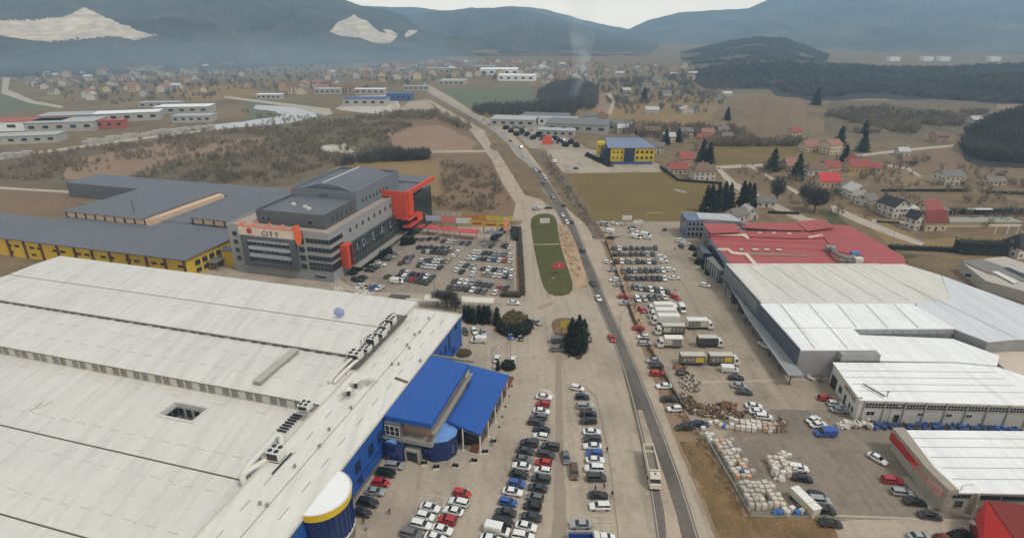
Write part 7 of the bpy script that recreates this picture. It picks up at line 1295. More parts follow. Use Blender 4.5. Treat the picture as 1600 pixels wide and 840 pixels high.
hv = [(1095, 236, 9, 'b', 's', 'beige house left of the faint red roofs'), (1104, 215, 11, 'p', 'c', 'pink roofed house on the far village edge, upper'), (1098, 224, 11, 'r', 's', 'red roofed house on the far village edge, lower'), (1112, 222, 9, 'p', 'c', 'cream house right of the far red roofs'), (1128, 212, 10, 'g', 'w', 'white house before the brown mound, upper'), (1134, 222, 9, 'g', 'w', 'white house before the brown mound, lower'), (1050, 202, 14, 'p', 's', 'wide pink roofed house beyond the yellow office'), (1044, 222, 10, 'w', 'c', 'pale gabled house beyond the yellow office right of the conifer'), (1070, 214, 12, 'g', 'w', 'grey roofed house near the faint pink roofs'), (1000, 208, 12, 'b', 's', 'tan hipped house beyond the yellow office'), (1018, 212, 14, 'b', 's', 'long tan roofed house with white chimney wall beyond the yellow office'), (972, 208, 10, 'w', 'w', 'white gabled house just behind the yellow office'), (990, 226, 11, 'g', 'w', 'pale flat house right behind the yellow office'), (1008, 232, 12, 'g', 'w', 'grey house right of the yellow office'), (1025, 238, 12, 'g', 'w', 'grey roofed house with dark garden right of the yellow office'), (940, 186, 14, 'p', 's', 'salmon long house at the foot of the pinkish field'), (922, 188, 13, 'g', 'w', 'white house left of the salmon long house'), (1018, 178, 15, 'w', 'w', 'white farm building alone on the far meadow'), (1072, 177, 14, 'w', 'w', 'white long house on the far lane, left'), (1085, 176, 9, 'g', 'w', 'white small house on the far lane, right'), (975, 157, 15, 'g', 'w', 'white house pair member on the far meadow, left'), (990, 160, 16, 'b', 'c', 'cream house on the far meadow, lower'), (978, 146, 12, 'w', 'w', 'white house on the far meadow, upper'), (1010, 138, 16, 'g', 'w', 'white house at the top of the far meadow'), (1030, 149, 16, 'p', 'c', 'cream house with pink roof in the far row, left'), (1040, 150, 14, 'g', 'w', 'white house in the far row, right'), (968, 118, 18, 'w', 'w', 'bright white house on the far rise'), (930, 122, 20, 'g', 'w', 'white house left of the bright one on the far rise'), (1082, 118, 18, 'w', 'w', 'small white house right of the bright one on the far rise'), (1052, 120, 14, 'w', 'w', 'tiny white house between the others on the far rise'), (1290, 122, 24, 'g', 'w', 'large pale house on the ridge clearing'), (1258, 128, 22, 'g', 'w', 'pale house left of the large one on the ridge clearing'), (1212, 134, 22, 'p', 'w', 'white house with orange roof on the wood edge'), (1125, 160, 14, 'g', 'w', 'white house at the left end of the dark wood'), (1135, 152, 12, 'w', 'w', 'upper white house at the left end of the dark wood'), (1240, 190 + 24, 10, 'r', 'c', 'cream barn in front of the brown slope'), (1585, 134, 16, 'g', 'w', 'white house alone before the wood at the right edge'), (1520, 170 + 24, 12, 'w', 'w', 'white hut on the brown field at the right')]
for i, (px, py, w_, r_, wl_, lb) in enumerate(hv): H(px, py, w_, w_ * .75, 5.5, 3, random.uniform(-15, 20), r_, wl_, lb, grp='scattered far houses', ridge_x=bool(i % 3))
# far town: every house a small gabled house, all alike at this distance
def tiny(roof, wall, k):
    r = random.Random(k); w_, d_, h, ri = r.uniform(8, 12), r.uniform(7, 9), r.uniform(4.5, 7), r.uniform(2, 3.2); mb = MB(); mb.box(-w_ / 2, w_ / 2, -d_ / 2, d_ / 2, 0, h)
    for s in (-1, 1): mb.poly([(s * w_ / 2, -d_ / 2, h), (s * w_ / 2, d_ / 2, h), (s * w_ / 2, 0, h + ri)])
    for s in (-1, 1): mb.poly([(-w_ / 2 - .5, s * (d_ / 2 + .5), h - .3), (w_ / 2 + .5, s * (d_ / 2 + .5), h - .3), (w_ / 2 + .5, 0, h + ri), (-w_ / 2 - .5, 0, h + ri)], 1)
    for i in range(3): x = -w_ / 2 + w_ * (i + .5) / 3; mb.box(x - .6, x + .6, -d_ / 2 - .05, -d_ / 2, 1.2, 2.6, 2); mb.box(x - .6, x + .6, -d_ / 2 - .05, -d_ / 2, 3.4, min(h - .2, 4.6), 2)
    return mb.mesh('house', [WCO[wall], RC[roof], glass_dark])
THK = [('p', 'w'), ('p', 'c'), ('b', 'w'), ('g', 'w'), ('w', 'w'), ('b', 's'), ('g', 'c'), ('b', 'c'), ('g', 'w')]; TH_ = [tiny(r, w_, i) for i, (r, w_) in enumerate(THK)]; RN = dict(p='pink', b='brown', g='grey', w='white'); WN = dict(w='white', c='cream', s='salmon')
def town(poly, n, label, grp, smin=1, smax=1.6, rows=True):
    P = [G(*p) for p in poly]; Q = [(p.x, p.y) for p in P]; x0, x1, y0, y1 = min(q[0] for q in Q), max(q[0] for q in Q), min(q[1] for q in Q), max(q[1] for q in Q); k = 0; done = []; tr_ = 0
    while k < n and tr_ < 20000:
        tr_ += 1; x, y = random.uniform(x0, x1), random.uniform(y0, y1)
        if not pip(x, y, Q) or any(abs(x - a) < 15 and abs(y - b) < 15 for a, b in done): continue
        done.append((x, y)); k += 1; ti = random.randrange(9); side = ['left', 'middle', 'right'][min(2, int(3 * (x - x0) / (x1 - x0)))]; dep = ['nearest', 'central', 'farthest'][min(2, int(3 * (y - y0) / (y1 - y0)))]; o = link('town_house', TH_[ti], None, (x, y, 0), random.choice((0, 1.57)) + random.gauss(.2, .15)); s = random.uniform(smin, smax); o.scale = (s, s, s * .95); tag(o, f"{WN[THK[ti][1]]} house with {RN[THK[ti][0]]} roof, {label}, {dep} {side}", 'house', grp)
town([(20, 128), (110, 108), (250, 95), (388, 95), (390, 140), (260, 158), (140, 162), (60, 155)], 110, 'hazy left foothill village', 'houses of the hazy left village')
town([(530, 112), (640, 100), (760, 96), (860, 102), (930, 100), (930, 128), (850, 130), (830, 120), (755, 118), (700, 130), (640, 126), (560, 130), (500, 124)], 130, 'far town', 'houses of the far town', 1.1, 2.0)
town([(400, 140), (470, 134), (560, 134), (560, 146), (480, 150), (410, 148)], 16, 'far trading estate', 'houses by the trading estate', 1.2, 2)
town([(940, 104), (1080, 104), (1100, 135), (960, 142)], 22, 'far heath', 'houses on the far heath', 1.0, 1.6)
# far sheds and works
def shed(px, py, w_, d_, h, rz, rm, wm, label, cat='shed', roofh=.4):
    t = thing('far_shed', label, cat, G(px, py), math.radians(rz)); MB().box(-w_ / 2, w_ / 2, 0, d_, 0, h).ob('wall', wm, t); MB().box(-w_ / 2 - .6, w_ / 2 + .6, -.6, d_ + .6, h, h + roofh).ob('roof', rm, t); windows(t, (-w_ / 2, 0), (w_ / 2, 0), h * .55, max(2, w_ / 12), h * .3, 5); return t
rw = mat('far_white_roof', (236, 236, 234), var=.04); rg = mat('far_grey_roof', (176, 176, 176), var=.06); rd = mat('far_red_roof', (176, 96, 78), var=.08); rb_ = mat('far_blue_roof', (84, 104, 146), var=.08); wg = mat('far_pale_wall', (176, 172, 164), var=.06)
for a in [(200, 190, 62, 24, 9, 20, rw, wg, 'long shed with bright white roof in the left valley'), (120, 192, 70, 30, 8, 14, rg, wg, 'long pale grey roofed shed left of the bright white one'), (95, 206, 60, 34, 9, 12, rg, wg, 'wide grey white roofed factory with blue wall in the left valley'), (20, 205, 90, 26, 9, 10, rd, rw, 'long red roofed shed at the left edge'), (157, 202, 44, 12, 8, 12, rd, rd, 'shed with a red wall in the left valley'), (285, 178, 60, 26, 8, 8, rw, wg, 'white roofed shed above the river bend'), (250, 168, 50, 14, 6, 8, rg, wg, 'grey roofed shed behind the white one by the river'), (40, 225, 50, 20, 7, 14, rg, wg, 'grey roofed yard building at the left edge'), (300, 192, 40, 20, 7, 8, rg, wg, 'low grey yard building by the river bend'), (570, 166, 56, 26, 9, 0, rb_, wg, 'dark blue roofed warehouse in the far trading estate'), (578, 148, 46, 14, 8, 0, rw, wg, 'narrow white roofed warehouse in the far trading estate'), (623, 158, 34, 26, 9, 0, rb_, rb_, 'bright blue warehouse beside the dirt plot'), (512, 148, 40, 22, 8, 0, rg, wg, 'grey roofed warehouse left in the far trading estate'), (420, 156, 34, 14, 7, 0, rw, wg, 'white shed on the plain left of the trading estate'), (705, 134, 44, 40, 8, -6, rg, wg, 'large grey roofed works beside the green meadow'), (650, 142, 40, 12, 7, 0, rg, wg, 'small grey works left of the main road'), (780, 118, 80, 60, 12, 0, rw, rw, 'gleaming white roofed hall beyond the green meadow, left part'), (806, 127, 70, 40, 10, -8, rw, rw, 'gleaming white roofed hall beyond the green meadow, right part'), (800, 198, 46, 30, 7, -10, rg, wg, 'grey roofed dealership beside the main road'), (850, 192, 50, 26, 7, -12, mat('far_slate_roof', (120, 120, 122), var=.08), wg, 'slate grey roofed works beyond the dealership'), (900, 208, 60, 40, 8, -14, MATS['far_slate_roof'], wg, 'wide slate roofed works left of the yellow office'), (868, 214, 34, 14, 6, -12, rg, wg, 'low grey building between the works and the road'), (870, 196, 40, 14, 7, -12, rg, rw, 'pale walled works with a row of white gables'), (955, 205, 40, 20, 7, -8, MATS['far_slate_roof'], wg, 'slate roofed shed behind the yellow office'), (755, 112, 60, 20, 12, 0, rg, wg, 'pale block in the far town near the white hall'), (690, 118, 60, 24, 14, 0, rg, wg, 'pale apartment block in the far town'), (1130, 96, 80, 20, 8, 0, rg, wg, 'pale farm building on the far heath')]: shed(*a)
t = thing('hillside_hotel', 'small row of white buildings under the far blue mountain', 'building', G(1390, 96)); [MB().box(i * 50, i * 50 + 30, 0, 20, 0, 12).ob('block', rw, t) for i in (0, 2, 3, 6)]
# riverside row of white gravel heaps, far left
for i in range(26):
    px = 100 + i * 9.2 if i > 3 else 2 + i * 14; py = interp([(0, 250), (60, 244), (100, 232), (200, 218), (300, 206), (345, 202)], px); o = link('container', MB().box(-3.4, 3.4, -2.2, 2.2, 0, random.uniform(2.5, 5)).mesh('container', mat('pale_container', (176, 170, 160), var=.2, scale=.3)), None, G(px, py - 1.5), random.gauss(.3, .2)); tag(o, f'pale {"tall" if i % 2 else "low"} riverside container {"twenty plus" if i > 19 else ""} {ORD[i % 20]} from the left along the river road', 'container', 'pale containers along the river road')
# dealership clutter: small parked cars
for i in range(46):
    px = random.uniform(790, 880); py = interp([(790, 196), (880, 222)], px) + random.uniform(-6, 8); code = random.choice(['wh', 'ws', 'kh', 'sh', 'ds', 'gh', 'ws']); L_, W_, r, pb, me = car_protos(code[1], code[0]); p = G(px, py); p.z = .06; o = link('parked_car', me, None, p, random.choice((.3, 1.9)) + random.gauss(0, .1)); tag(o, f"tiny {PAINT[code[0]][0]} {KIND[code[1]][0]} at the far dealerships, {['roadside', 'middle', 'inner'][min(2, int((px - 790) / 30))]} {['upper', 'central', 'lower'][i % 3]} part", 'car', 'cars at the far dealerships')
put_car(868, 253, 'wv', 60, 'white van alone on the pale lot before the yellow office', 'cars by the yellow office', False); put_car(900, 263, 'kh', 80, 'dark hatchback on the pale lot before the yellow office', 'cars by the yellow office', False); put_car(955, 259, 'ks', 85, 'black saloon beside the plinth of the yellow office', 'cars by the yellow office', False)
for i in range(7): bush(918 + i * 5.5, 244 + i * 2.6, 2.2, 3, f'dark bush {ORD[i]} from the left beside the yellow office', hedge_m, i % 3, 'bushes beside the yellow office')
for i in range(14): bush(790 + i * 8.5, interp([(790, 206), (908, 232)], 790 + i * 8.5) + (i % 3) * 3 - 4, 3, 4, f'dark bush {ORD[i]} from the left among the far dealerships', hedge_m, i % 3, 'bushes among the dealerships')
o = MB().box(-4, 4, -1, 1, 0, 7).ob('advert_cube', mat('salmon_advert', (214, 90, 72), var=.1, scale=.6), None, G(855, 226)); tag(o, 'small salmon red advertising block among the dealerships', 'sign')
# ------------------------------------------------------------------ signs, fences, lamps, shelters
def board(px, py, z0, w_, h, m, label, rz=0, posts=2, legm=None, name='billboard', text=None, tm=None, ts=1.0, d=.2):
    p = G(px, py); t = thing(name, label, 'sign' if name != 'billboard' else 'billboard', p, math.radians(rz)); b = MB().box(-w_ / 2, w_ / 2, -d, d, z0, z0 + h).ob('panel', m, t)
    MB().box(-w_ / 2 - .1, w_ / 2 + .1, -d * .6, d * .6, z0 + h, z0 + h + .12).ob('frame', metal_g, t)
    for i in range(posts): x = 0 if posts == 1 else -w_ / 2 + .4 + (w_ - .8) * i / (posts - 1); MB().cyl(x, 0, .14, 0, z0, 8).ob('post', legm or metal_g, t)
    if text: link('lettering', text_mesh(text, ts, .03, tm or metal_w), b, (0, -d - .04, z0 + h / 2 - ts * .35))
    return t
bw = mat('billboard_white', (214, 208, 200), var=.05, scale=1); br_ = mat('billboard_red', (206, 70, 74), var=.08, scale=1); by = mat('billboard_yellow', (206, 182, 62), var=.1, scale=.8); bb = mat('board_blue_white', (150, 172, 206), var=.15, scale=1.5, alt=(206, 212, 222)); borr = mat('board_orange', (206, 156, 60), var=.12, scale=.8)
board(851, 357, 3.0, 5.0, 2.6, bw, 'white blank billboard on one post on the green island', 4, 1); board(873, 428, 2.6, 4.6, 2.4, br_, 'red and white billboard on one post low on the green island', 4, 1, text='A', tm=bw, ts=1.4)
board(886, 526, 3.6, 4.4, 2.4, by, 'yellow billboard on the roundabout island', 2, 2); board(897, 528, 3.4, 1.8, 3.4, bb, 'blue and white pylon sign beside the conifers on the roundabout', 0, 1, name='pylon_sign')
board(979, 352, 3, 5.0, 2.4, bw, 'pale billboard left of two below the green field', 0, 2); board(996, 358, 3, 4.6, 2.0, bw, 'pale billboard right of two below the green field', 0, 2)
bank = [(654, 354, 8.2, by, 'yellow advertising board nearest the shopping centre', None), (678, 357, 7.6, bb, 'blue and white advertising board left of the pink one', mat('ink_blue', (50, 80, 150))), (702, 359, 7.8, mat('board_pink', (214, 120, 110), var=.12, scale=1.5), 'pink red advertising board between two pale ones', bw), (725, 361, 7.8, mat('board_mint', (206, 212, 206), var=.06, scale=1.5), 'white green advertising board right of the pink one', mat('ink_green', (120, 160, 150)))]
for px, py, w_, m, lb, tm in bank: board(px, py, 4.2, w_, 2.8, m, lb, -3, 2, text='AAAAAA' if False else None, d=.25); 
for i, (px, py, w_, m, lb) in enumerate([(746, 364, 7.5, borr, 'ochre board with a red spot right of the white green board'), (766, 366, 7.5, borr, 'ochre board with dark line of print, middle of the long strip'), (786, 367, 6.5, by, 'yellow board at the right end of the long strip')]): t = board(px, py, 4.2, w_, 2.4, m, lb, -3, 2, d=.25); MB().box(-w_ * .3, w_ * .3, -.3, -.26, 4.8, 5.4).ob('print_line', mat('print_maroon', (110, 40, 30), var=.2, scale=2), t)
for i in range(6): board(676 + i * 8.6, 345 + i * .55, 3.2, 2.6, 2.4, mat('pale_poster', (196, 186, 168), var=.2, scale=2), f'small pale poster board {ORD[i]} from the left in the rear row', -3, 1)
for i, (px, m, lb) in enumerate([(729, mat('board_red_yellow', (200, 90, 50), alt=(214, 170, 50), var=.2, scale=.9), 'red yellow fence banner, leftmost of the rear row'), (741, MATS['board_red_yellow'], 'red yellow fence banner, second of the rear row'), (754, MATS['board_red_yellow'], 'red yellow fence banner, third of the rear row'), (767, by, 'ochre fence banner, fourth of the rear row'), (780, by, 'ochre fence banner, fifth of the rear row'), (793, mat('board_lime', (190, 190, 50), var=.1, scale=1), 'lime yellow banner at the right end of the rear row')]): board(px, 348 + i * .7, 2.2, 5.2, 2.4, m, lb, -4, 2)
t = board(791, 379, 6.2, 2.6, 6.0, mat('pylon_red', (222, 84, 52), alt=(236, 190, 160), var=.15, scale=.6), 'tall red and white pylon sign at the car park corner', 0, 1, name='pylon_sign', d=.8)
redc = mat('red_canopy_sheet', (196, 80, 76), rough=.6, var=.08, scale=.8)
for i, (x0, x1, yy) in enumerate([(618, 664, 357), (666, 688, 360), (690, 714, 363), (716, 748, 366)]):
    a, b = G(x0, yy + 6), G(x1, yy + 8.5); w_ = b.x - a.x; t = thing('carport_canopy', ['leftmost long red canopy touching the shopping centre', 'second red canopy over the upper parking row', 'third red canopy over the upper parking row', 'rightmost red canopy over the upper parking row'][i], 'canopy', a, math.atan2(b.y - a.y, w_), 'red canopies over the parking'); MB().box(0, w_ - .3, -1.8, 3.6, 3.6, 3.9).ob('canopy_roof', redc, t)
    for x in (.6, w_ - 1.2): MB().cyl(x, 1, .16, 0, 3.6, 6).ob('post', metal_d, t)
t = thing('barrier_gate', 'blue arched entrance frame at the right of the red canopies', 'gate', G(757, 384)); bl = mat('blue_steel', (70, 90, 150), var=.1, rough=.5); mb = MB(); mb.tube([(0, 0, 0), (0, 0, 6), (.6, 0, 6.6), (4.5, 4, 7.2)], .14, 6); mb.ob('arch', bl, t); mb = MB(); mb.tube([(5, 0, 0), (5, 0, 5.6), (6, 2, 6.2)], .12, 6); mb.ob('arch', bl, t); MB().box(.4, 9, 1, 5, 5.6, 5.8).ob('gate_roof', greyroof, t)
t = thing('white_shelter', 'long white roofed shelter between the hall and the shopping car park', 'shelter', G(660, 478).xy.to_3d(), math.radians(-6)); a, b = G(664, 474), G(772, 486); w_ = (b - a).length
MB().box(0, w_ - 1, 0, 4.2, 3.2, 3.6).ob('roof', mat('shelter_white', (214, 208, 194), rough=.6, var=.06, scale=.6), t); t.location = G(662, 482); 
for i in range(7): MB().cyl(1 + i * (w_ - 3) / 6, .4, .1, 0, 3.2, 6).ob('post', metal_g, t)
t = thing('gatehouse', 'small flat dark roofed gatehouse behind the hall edge', 'hut', G(624, 476), math.radians(-10)); MB().box(-3.4, 3.4, -2, 2, 0, 2.8).ob('wall', white_pl, t); MB().box(-3.8, 3.8, -2.4, 2.4, 2.8, 3.1).ob('roof', mat('dark_felt', (92, 86, 78), var=.1, scale=1), t); windows(t, (-3.4, -2), (3.4, -2), 1.6, 1.2, 1.1, 3); 
t = thing('entry_truss', 'white steel entry truss at the hall corner beside the gatehouse', 'truss', G(648, 484), math.radians(-10)); mb = MB(); mb.tube([(-4, 0, 0), (-2, 0, 3.2), (3, 0, 4)], .12, 5); mb.ob('brace', metal_w, t); MB().box(-3, 3, -.4, .4, 3.9, 4.3).ob('beam', metal_w, t)
# fenced cage of pale goods above the hall edge
def fence(a, b, step, h, label, rail=3, m=None, rm=None, name='fence', mesh=True):
    A, B = G(*a), G(*b); d = B - A; n = max(2, int(d.length / step)); t = thing(name, label, 'fence', A, math.atan2(d.y, d.x)); pm_ = MB().box(-.05, .05, -.05, .05, 0, h).mesh('post', m or metal_g)
    for i in range(n + 1): link('post', pm_, t, (d.length * i / n, 0, 0))
    rl = MB().box(0, d.length, -.025, .025, 0, .06).mesh('rail', m or metal_g)
    for k in range(rail): link('rail', rl, t, (0, 0, h * (k + 1) / rail - .08))
    if rm: MB().box(0, d.length, -.12, .12, 0, h * .45).ob('base_wall', rm, t)
    return t
fence((519, 456), (588, 466), 3, 3.4, 'tall pale wire fence round the pale goods above the hall edge', 3, metal_w); fence((519, 456), (530, 446), 3, 3.4, 'short side of the pale wire fence above the hall edge', 3, metal_w)
heap('pale_goods', 'pale wrapped goods stored inside the wire fence above the hall', [(524, 452), (588, 461), (584, 466), (522, 457)], 90, [wraps[0], wraps[2]], .8, 1.8, 1.2, 'goods')
fd = mat('fence_dark', (72, 64, 54), var=.2, scale=1)
fence((946, 378), (990, 500), 3, 1.8, 'dark fence along the road side of the east car park', 4, fd, fd); fence((990, 500), (1022, 560), 3, 1.8, 'dark fence beside the parked lorries', 4, fd, fd); fence((1022, 560), (1068, 640), 3, 1.8, 'dark fence beside the timber heap', 4, fd, fd)
fence((1100, 680), (1172, 804), 2.6, 1.6, 'pale low fence beside the long pallet rows', 3, metal_g, greyt); fence((1172, 806), (1290, 808), 2.6, .9, 'pale low wall at the south end of the pallets', 2, metal_g, greyt)
fence((893, 300), (940, 372), 4, 1.3, 'thin fence at the left edge of the green field', 2, fd); fence((1293, 345), (1418, 412), 3.2, 1.8, 'fence behind the faded red roofs', 2, metal_g, greyt); fence((1392, 396), (1500, 400), 3.2, 1.1, 'pale low wall before the tall thuja hedge', 2, greyt, greyt)
fence((884, 271), (1032, 269), 5, 1.0, 'thin fence at the top of the green field', 1, fd)
t = thing('goal_post', 'small white rail lying on the green field', 'goal', G(1063, 300), math.radians(-48)); MB().box(-4, 4, -.4, .4, 0, .8).ob('frame', metal_w, t); MB().box(-4, 4, -.1, .1, .8, 1.2).ob('top_bar', metal_w, t)
t = thing('goal_post', 'white football goal at the lower edge of the green field', 'goal', G(1021, 339), 0); mb = MB(); mb.tube([(-3.6, 0, 0), (-3.6, 0, 2.4), (3.6, 0, 2.4), (3.6, 0, 0)], .08, 5); mb.ob('frame', metal_w, t)
def lamp(px, py, h, label, arm=1.6, rz=0, m=None, grp='street lamps'):
    t = thing('street_lamp', label, 'street lamp', G(px, py), math.radians(rz), grp); MB().cyl(0, 0, .09, 0, h, 7, r1=.06).ob('pole', m or metal_g, t)
    for s in ((1,) if arm < 2 else (1, -1)): mb = MB(); mb.tube([(0, 0, h - .1), (s * arm * .6, 0, h + .25), (s * arm, 0, h + .25)], .05, 5); mb.ob('arm', m or metal_g, t); MB().box(min(s * arm, s * (arm + .6)), max(s * arm, s * (arm + .6)), -.14, .14, h + .18, h + .32).ob('lamp_head', metal_w, t)
for a in [(912, 665, 6.5, 'white lamp post between the cars of the roadside row'), (798, 566, 8, 'lamp post beside the two white saloons above the lower blue roof'), (709, 700 - 30, 3.5, 'short lamp at the corner of the lower blue roof'), (769, 580, 8, 'lamp post behind the lower blue roof'), (856, 505 - 40, 8, 'lamp post at the top of the round bush drive'), (680, 470, 9, 'lamp post before the shopping car park, left'), (722, 474, 9, 'lamp post beside the white shelter'), (752, 389, 8, 'lamp post at the blue entrance frame'), (703, 386, 8, 'lamp post below the third red canopy'), (1098, 342, 6, 'lamp post at the blue glass block'), (1394, 380, 8, 'lamp post on the village lane'), (1292, 349, 8, 'lamp post by the large round bare tree'), (968, 520, 8, 'lamp post at the main road beside the silver estate'), (820, 470, 9, 'lamp post at the end of the brown hedge'), (780, 462, 8, 'lamp post above the red saloon at the hedge'), (1488, 798, 7, 'pole behind the corner of the sign shop'), (1386, 660, 5, 'pole at the row of blue crates')]: lamp(*a)
t = thing('roof_pole', 'small metal mast at the eaves of the window hall', 'mast', G(1386, 619, 6.9)); MB().cyl(0, 0, .12, 0, 1.6, 6).ob('mast', metal_g, t); MB().box(-.5, .5, -.1, .1, 1.4, 1.6).ob('cross_arm', metal_g, t)
def planter(px, py, label):
    t = thing('planter', label, 'planter', G(px, py), random.uniform(-.3, .3), 'planters along the forecourt'); MB().box(-.8, .8, -.45, .45, 0, .5).ob('trough', metal_w, t)
    for x in (-.38, .38): o = link('shrub', bush_mesh(0, hedge_m), t, (x, 0, .45)); o.scale = (.42, .4, .75)
for i, (px, py) in enumerate([(663, 726), (682, 732), (712, 730), (741, 722), (758, 708), (771, 692)]): planter(px, py, f'white trough planter with dark shrubs, {ORD[i]} from the portal')
for i in range(5): o = MB().cyl(0, 0, .22, 0, .5, 8).ob('bollard', metal_d, None, G(780 + i * 5, 668 - i * 16)); tag(o, f'small dark bollard {ORD[i]} from the portal end beside the shrub bed', 'bollard', 'bollards beside the shrub bed')
# ------------------------------------------------------------------ people (one skinned body mesh)
def person_mesh(walk):
    s = walk; V = [(0, 0, .95), (0, 0, 1.2), (0, .02, 1.45), (0, .02, 1.56), (0, .03, 1.68), (0, .03, 1.76), (.19, 0, 1.42), (.25, -s * .12, 1.15), (.24, .02 - s * .02, .9), (-.19, 0, 1.42), (-.25, s * .12, 1.15), (-.24, s * .14, .9), (.1, 0, .88), (.11, s * .14, .5), (.11, s * .1, .06), (.11, s * .1 + .16, .04), (-.1, 0, .88), (-.11, -s * .08, .5), (-.11, -s * .26, .08), (-.11, -s * .26 + .16, .04)]
    E_ = [(0, 1), (1, 2), (2, 3), (3, 4), (4, 5), (2, 6), (6, 7), (7, 8), (2, 9), (9, 10), (10, 11), (0, 12), (12, 13), (13, 14), (14, 15), (0, 16), (16, 17), (17, 18), (18, 19)]
    R_ = [.15, .15, .16, .06, .1, .08, .07, .055, .04, .07, .055, .04, .1, .075, .05, .035, .1, .075, .05, .035]
    me = bpy.data.meshes.new('p'); me.from_pydata(V, E_, []); o = bpy.data.objects.new('p', me); COL.objects.link(o); m1 = o.modifiers.new('s', 'SKIN'); 
    for i, r in enumerate(R_): me.skin_vertices[0].data[i].radius = (r, r * .8)
    me.skin_vertices[0].data[0].use_root = True; o.modifiers.new('u', 'SUBSURF').levels = 1; bpy.context.view_layer.update(); e = bpy.data.meshes.new_from_object(o.evaluated_get(bpy.context.evaluated_depsgraph_get())); bpy.data.objects.remove(o); return e
try:
    pmesh = [person_mesh(1.0), person_mesh(.4)]
    cl = [mat('dark_coat', (40, 38, 40), var=.1, scale=8), mat('trousers_dark', (46, 46, 54), var=.1, scale=8), mat('skin_tone', (196, 150, 124), var=.03), mat('brown_coat', (96, 66, 50), var=.1, scale=8), mat('hair_dark', (44, 34, 28), var=.1), mat('light_coat', (180, 172, 160), var=.1, scale=8)]
    PMS = []
    for pm0 in pmesh:
        for coat in (0, 3, 5):
            q = pm0.copy()
            for m_ in (cl[coat], cl[1], cl[2], cl[4]): q.materials.append(m_)
            for p_ in q.polygons: c = p_.center; p_.material_index = 3 if c.z > 1.72 or (c.z > 1.64 and c.y < 0) else 2 if c.z > 1.55 or (c.z < .97 and abs(c.x) > .19) else 1 if c.z < .9 else 0
            PMS.append(q)
    for i, (px, py, az, k, lb) in enumerate([(568, 818, 20, 0, 'person in dark coat walking below the cars at the blue wall, farther'), (572, 829, 20, 5, 'person in light coat walking below the cars at the blue wall, nearer'), (609, 803, 120, 1, 'person in brown coat walking alone across the near lot'), (948, 707, 10, 0, 'person in dark coat on the kerb beside the bright blue hatchback'), (930, 767, 60, 3, 'person standing beside the black coupe, left'), (944, 764, 200, 1, 'person standing beside the black coupe, right'), (956, 776, 5, 0, 'person in dark clothes on the kerb right of the black coupe'), (917, 665, 300, 0, 'person between cars at the lamp post'), (1055, 455, 90, 0, 'person in black beside the red estate car in the yard'), (1054, 392, 10, 3, 'person before the dark glass front, left of two'), (1066, 391, 200, 0, 'person before the dark glass front, right of two'), (643, 714, 180, 3, 'person in dark coat stepping out of the entrance portal'), (768, 688 + 9, 30, 1, 'person beside the last planter')]):
        o = link('person', PMS[k], None, G(px, py) + Vector((0, 0, .06)), -math.radians(az)); o.scale = (1.05, 1.05, 1.0); tag(o, lb, 'person', 'pedestrians')
except Exception as ex: print('people', ex)
# ------------------------------------------------------------------ smoke from a bonfire
sp = G(893, 160); rings = []
for i in range(15):
    u = i / 14; z = u * 150; cx_ = 7 * math.sin(u * 5) + 20 * u ** 1.6; r_ = 5 + 20 * u ** .9; rings.append([(cx_ + r_ * (1 + .25 * noise.noise(Vector((k, i * .7, 0)))) * math.cos(k * math.pi / 6), r_ * math.sin(k * math.pi / 6), z) for k in range(12)])
so = MB().loft(rings).ob('smoke', [], None, sp); m = bpy.data.materials.new('smoke'); m.use_nodes = True; n = m.node_tree; n.nodes.remove(n.nodes["Principled BSDF"]); pv = n.nodes.new('ShaderNodeVolumePrincipled')
tx = n.nodes.new('ShaderNodeTexCoord'); sn = n.nodes.new('ShaderNodeTexNoise'); sn.inputs['Scale'].default_value = .045; sn.inputs['Detail'].default_value = 4; n.links.new(tx.outputs['Object'], sn.inputs['Vector'])
sr = n.nodes.new('ShaderNodeMapRange'); sr.inputs[1].default_value = .42; sr.inputs[2].default_value = .75; sr.inputs[3].default_value = .0; sr.inputs[4].default_value = .035; n.links.new(sn.outputs[0], sr.inputs[0])
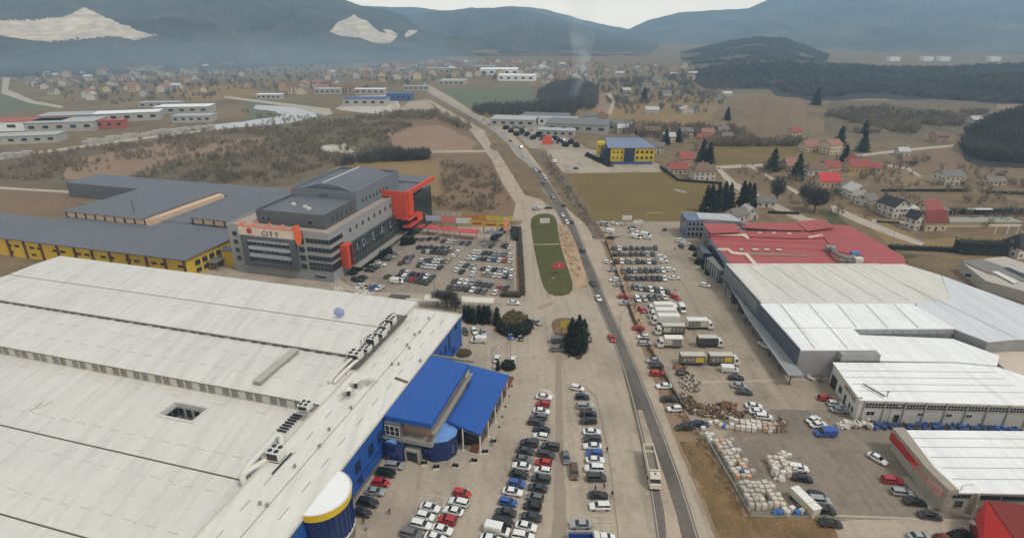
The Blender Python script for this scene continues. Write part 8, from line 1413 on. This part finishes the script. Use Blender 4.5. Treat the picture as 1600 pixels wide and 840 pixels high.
sz = n.nodes.new('ShaderNodeSeparateXYZ'); n.links.new(tx.outputs['Object'], sz.inputs[0]); sh = n.nodes.new('ShaderNodeMapRange'); sh.inputs[1].default_value = 0; sh.inputs[2].default_value = 150; sh.inputs[3].default_value = 1.6; sh.inputs[4].default_value = .0; n.links.new(sz.outputs[2], sh.inputs[0])
sm_ = n.nodes.new('ShaderNodeMath'); sm_.operation = 'MULTIPLY'; n.links.new(sr.outputs[0], sm_.inputs[0]); n.links.new(sh.outputs[0], sm_.inputs[1]); n.links.new(sm_.outputs[0], pv.inputs['Density'])
pv.inputs['Color'].default_value = (.85, .92, 1, 1); n.links.new(pv.outputs[0], n.nodes['Material Output'].inputs['Volume']); so.data.materials.append(m); tag(so, 'thin pale smoke column rising from the far fields', 'smoke', kind='stuff')

# low smoke lying over the left hand village
rings = []
for i in range(9):
    t_ = -1 + 2 * i / 8; q = max(math.sqrt(max(1 - t_ * t_, 0)), .02); rings.append([(620 * t_, 420 * q * math.cos(k * math.pi / 8), 112 * q * math.sin(k * math.pi / 8)) for k in range(16)])
so = MB().loft(rings).ob('smoke', [], None, (-640, 1480, 0)); m = bpy.data.materials.new('valley_smoke'); m.use_nodes = True; n = m.node_tree; n.nodes.remove(n.nodes["Principled BSDF"])
pv = n.nodes.new('ShaderNodeVolumePrincipled'); gz = n.nodes.new('ShaderNodeNewGeometry'); g2 = n.nodes.new('ShaderNodeSeparateXYZ'); n.links.new(gz.outputs['Position'], g2.inputs[0]); g3 = n.nodes.new('ShaderNodeMapRange'); g3.interpolation_type = 'SMOOTHSTEP'; g3.inputs[1].default_value = 0; g3.inputs[2].default_value = 110; g3.inputs[3].default_value = 8e-4; g3.inputs[4].default_value = 0; n.links.new(g2.outputs[2], g3.inputs[0]); n.links.new(g3.outputs[0], pv.inputs['Density'])
pv.inputs['Color'].default_value = (.62, .8, 1, 1); n.links.new(pv.outputs[0], n.nodes['Material Output'].inputs['Volume']); so.data.materials.append(m); tag(so, 'thin blue smoke layer hanging over the left foothill village', 'smoke', kind='stuff')
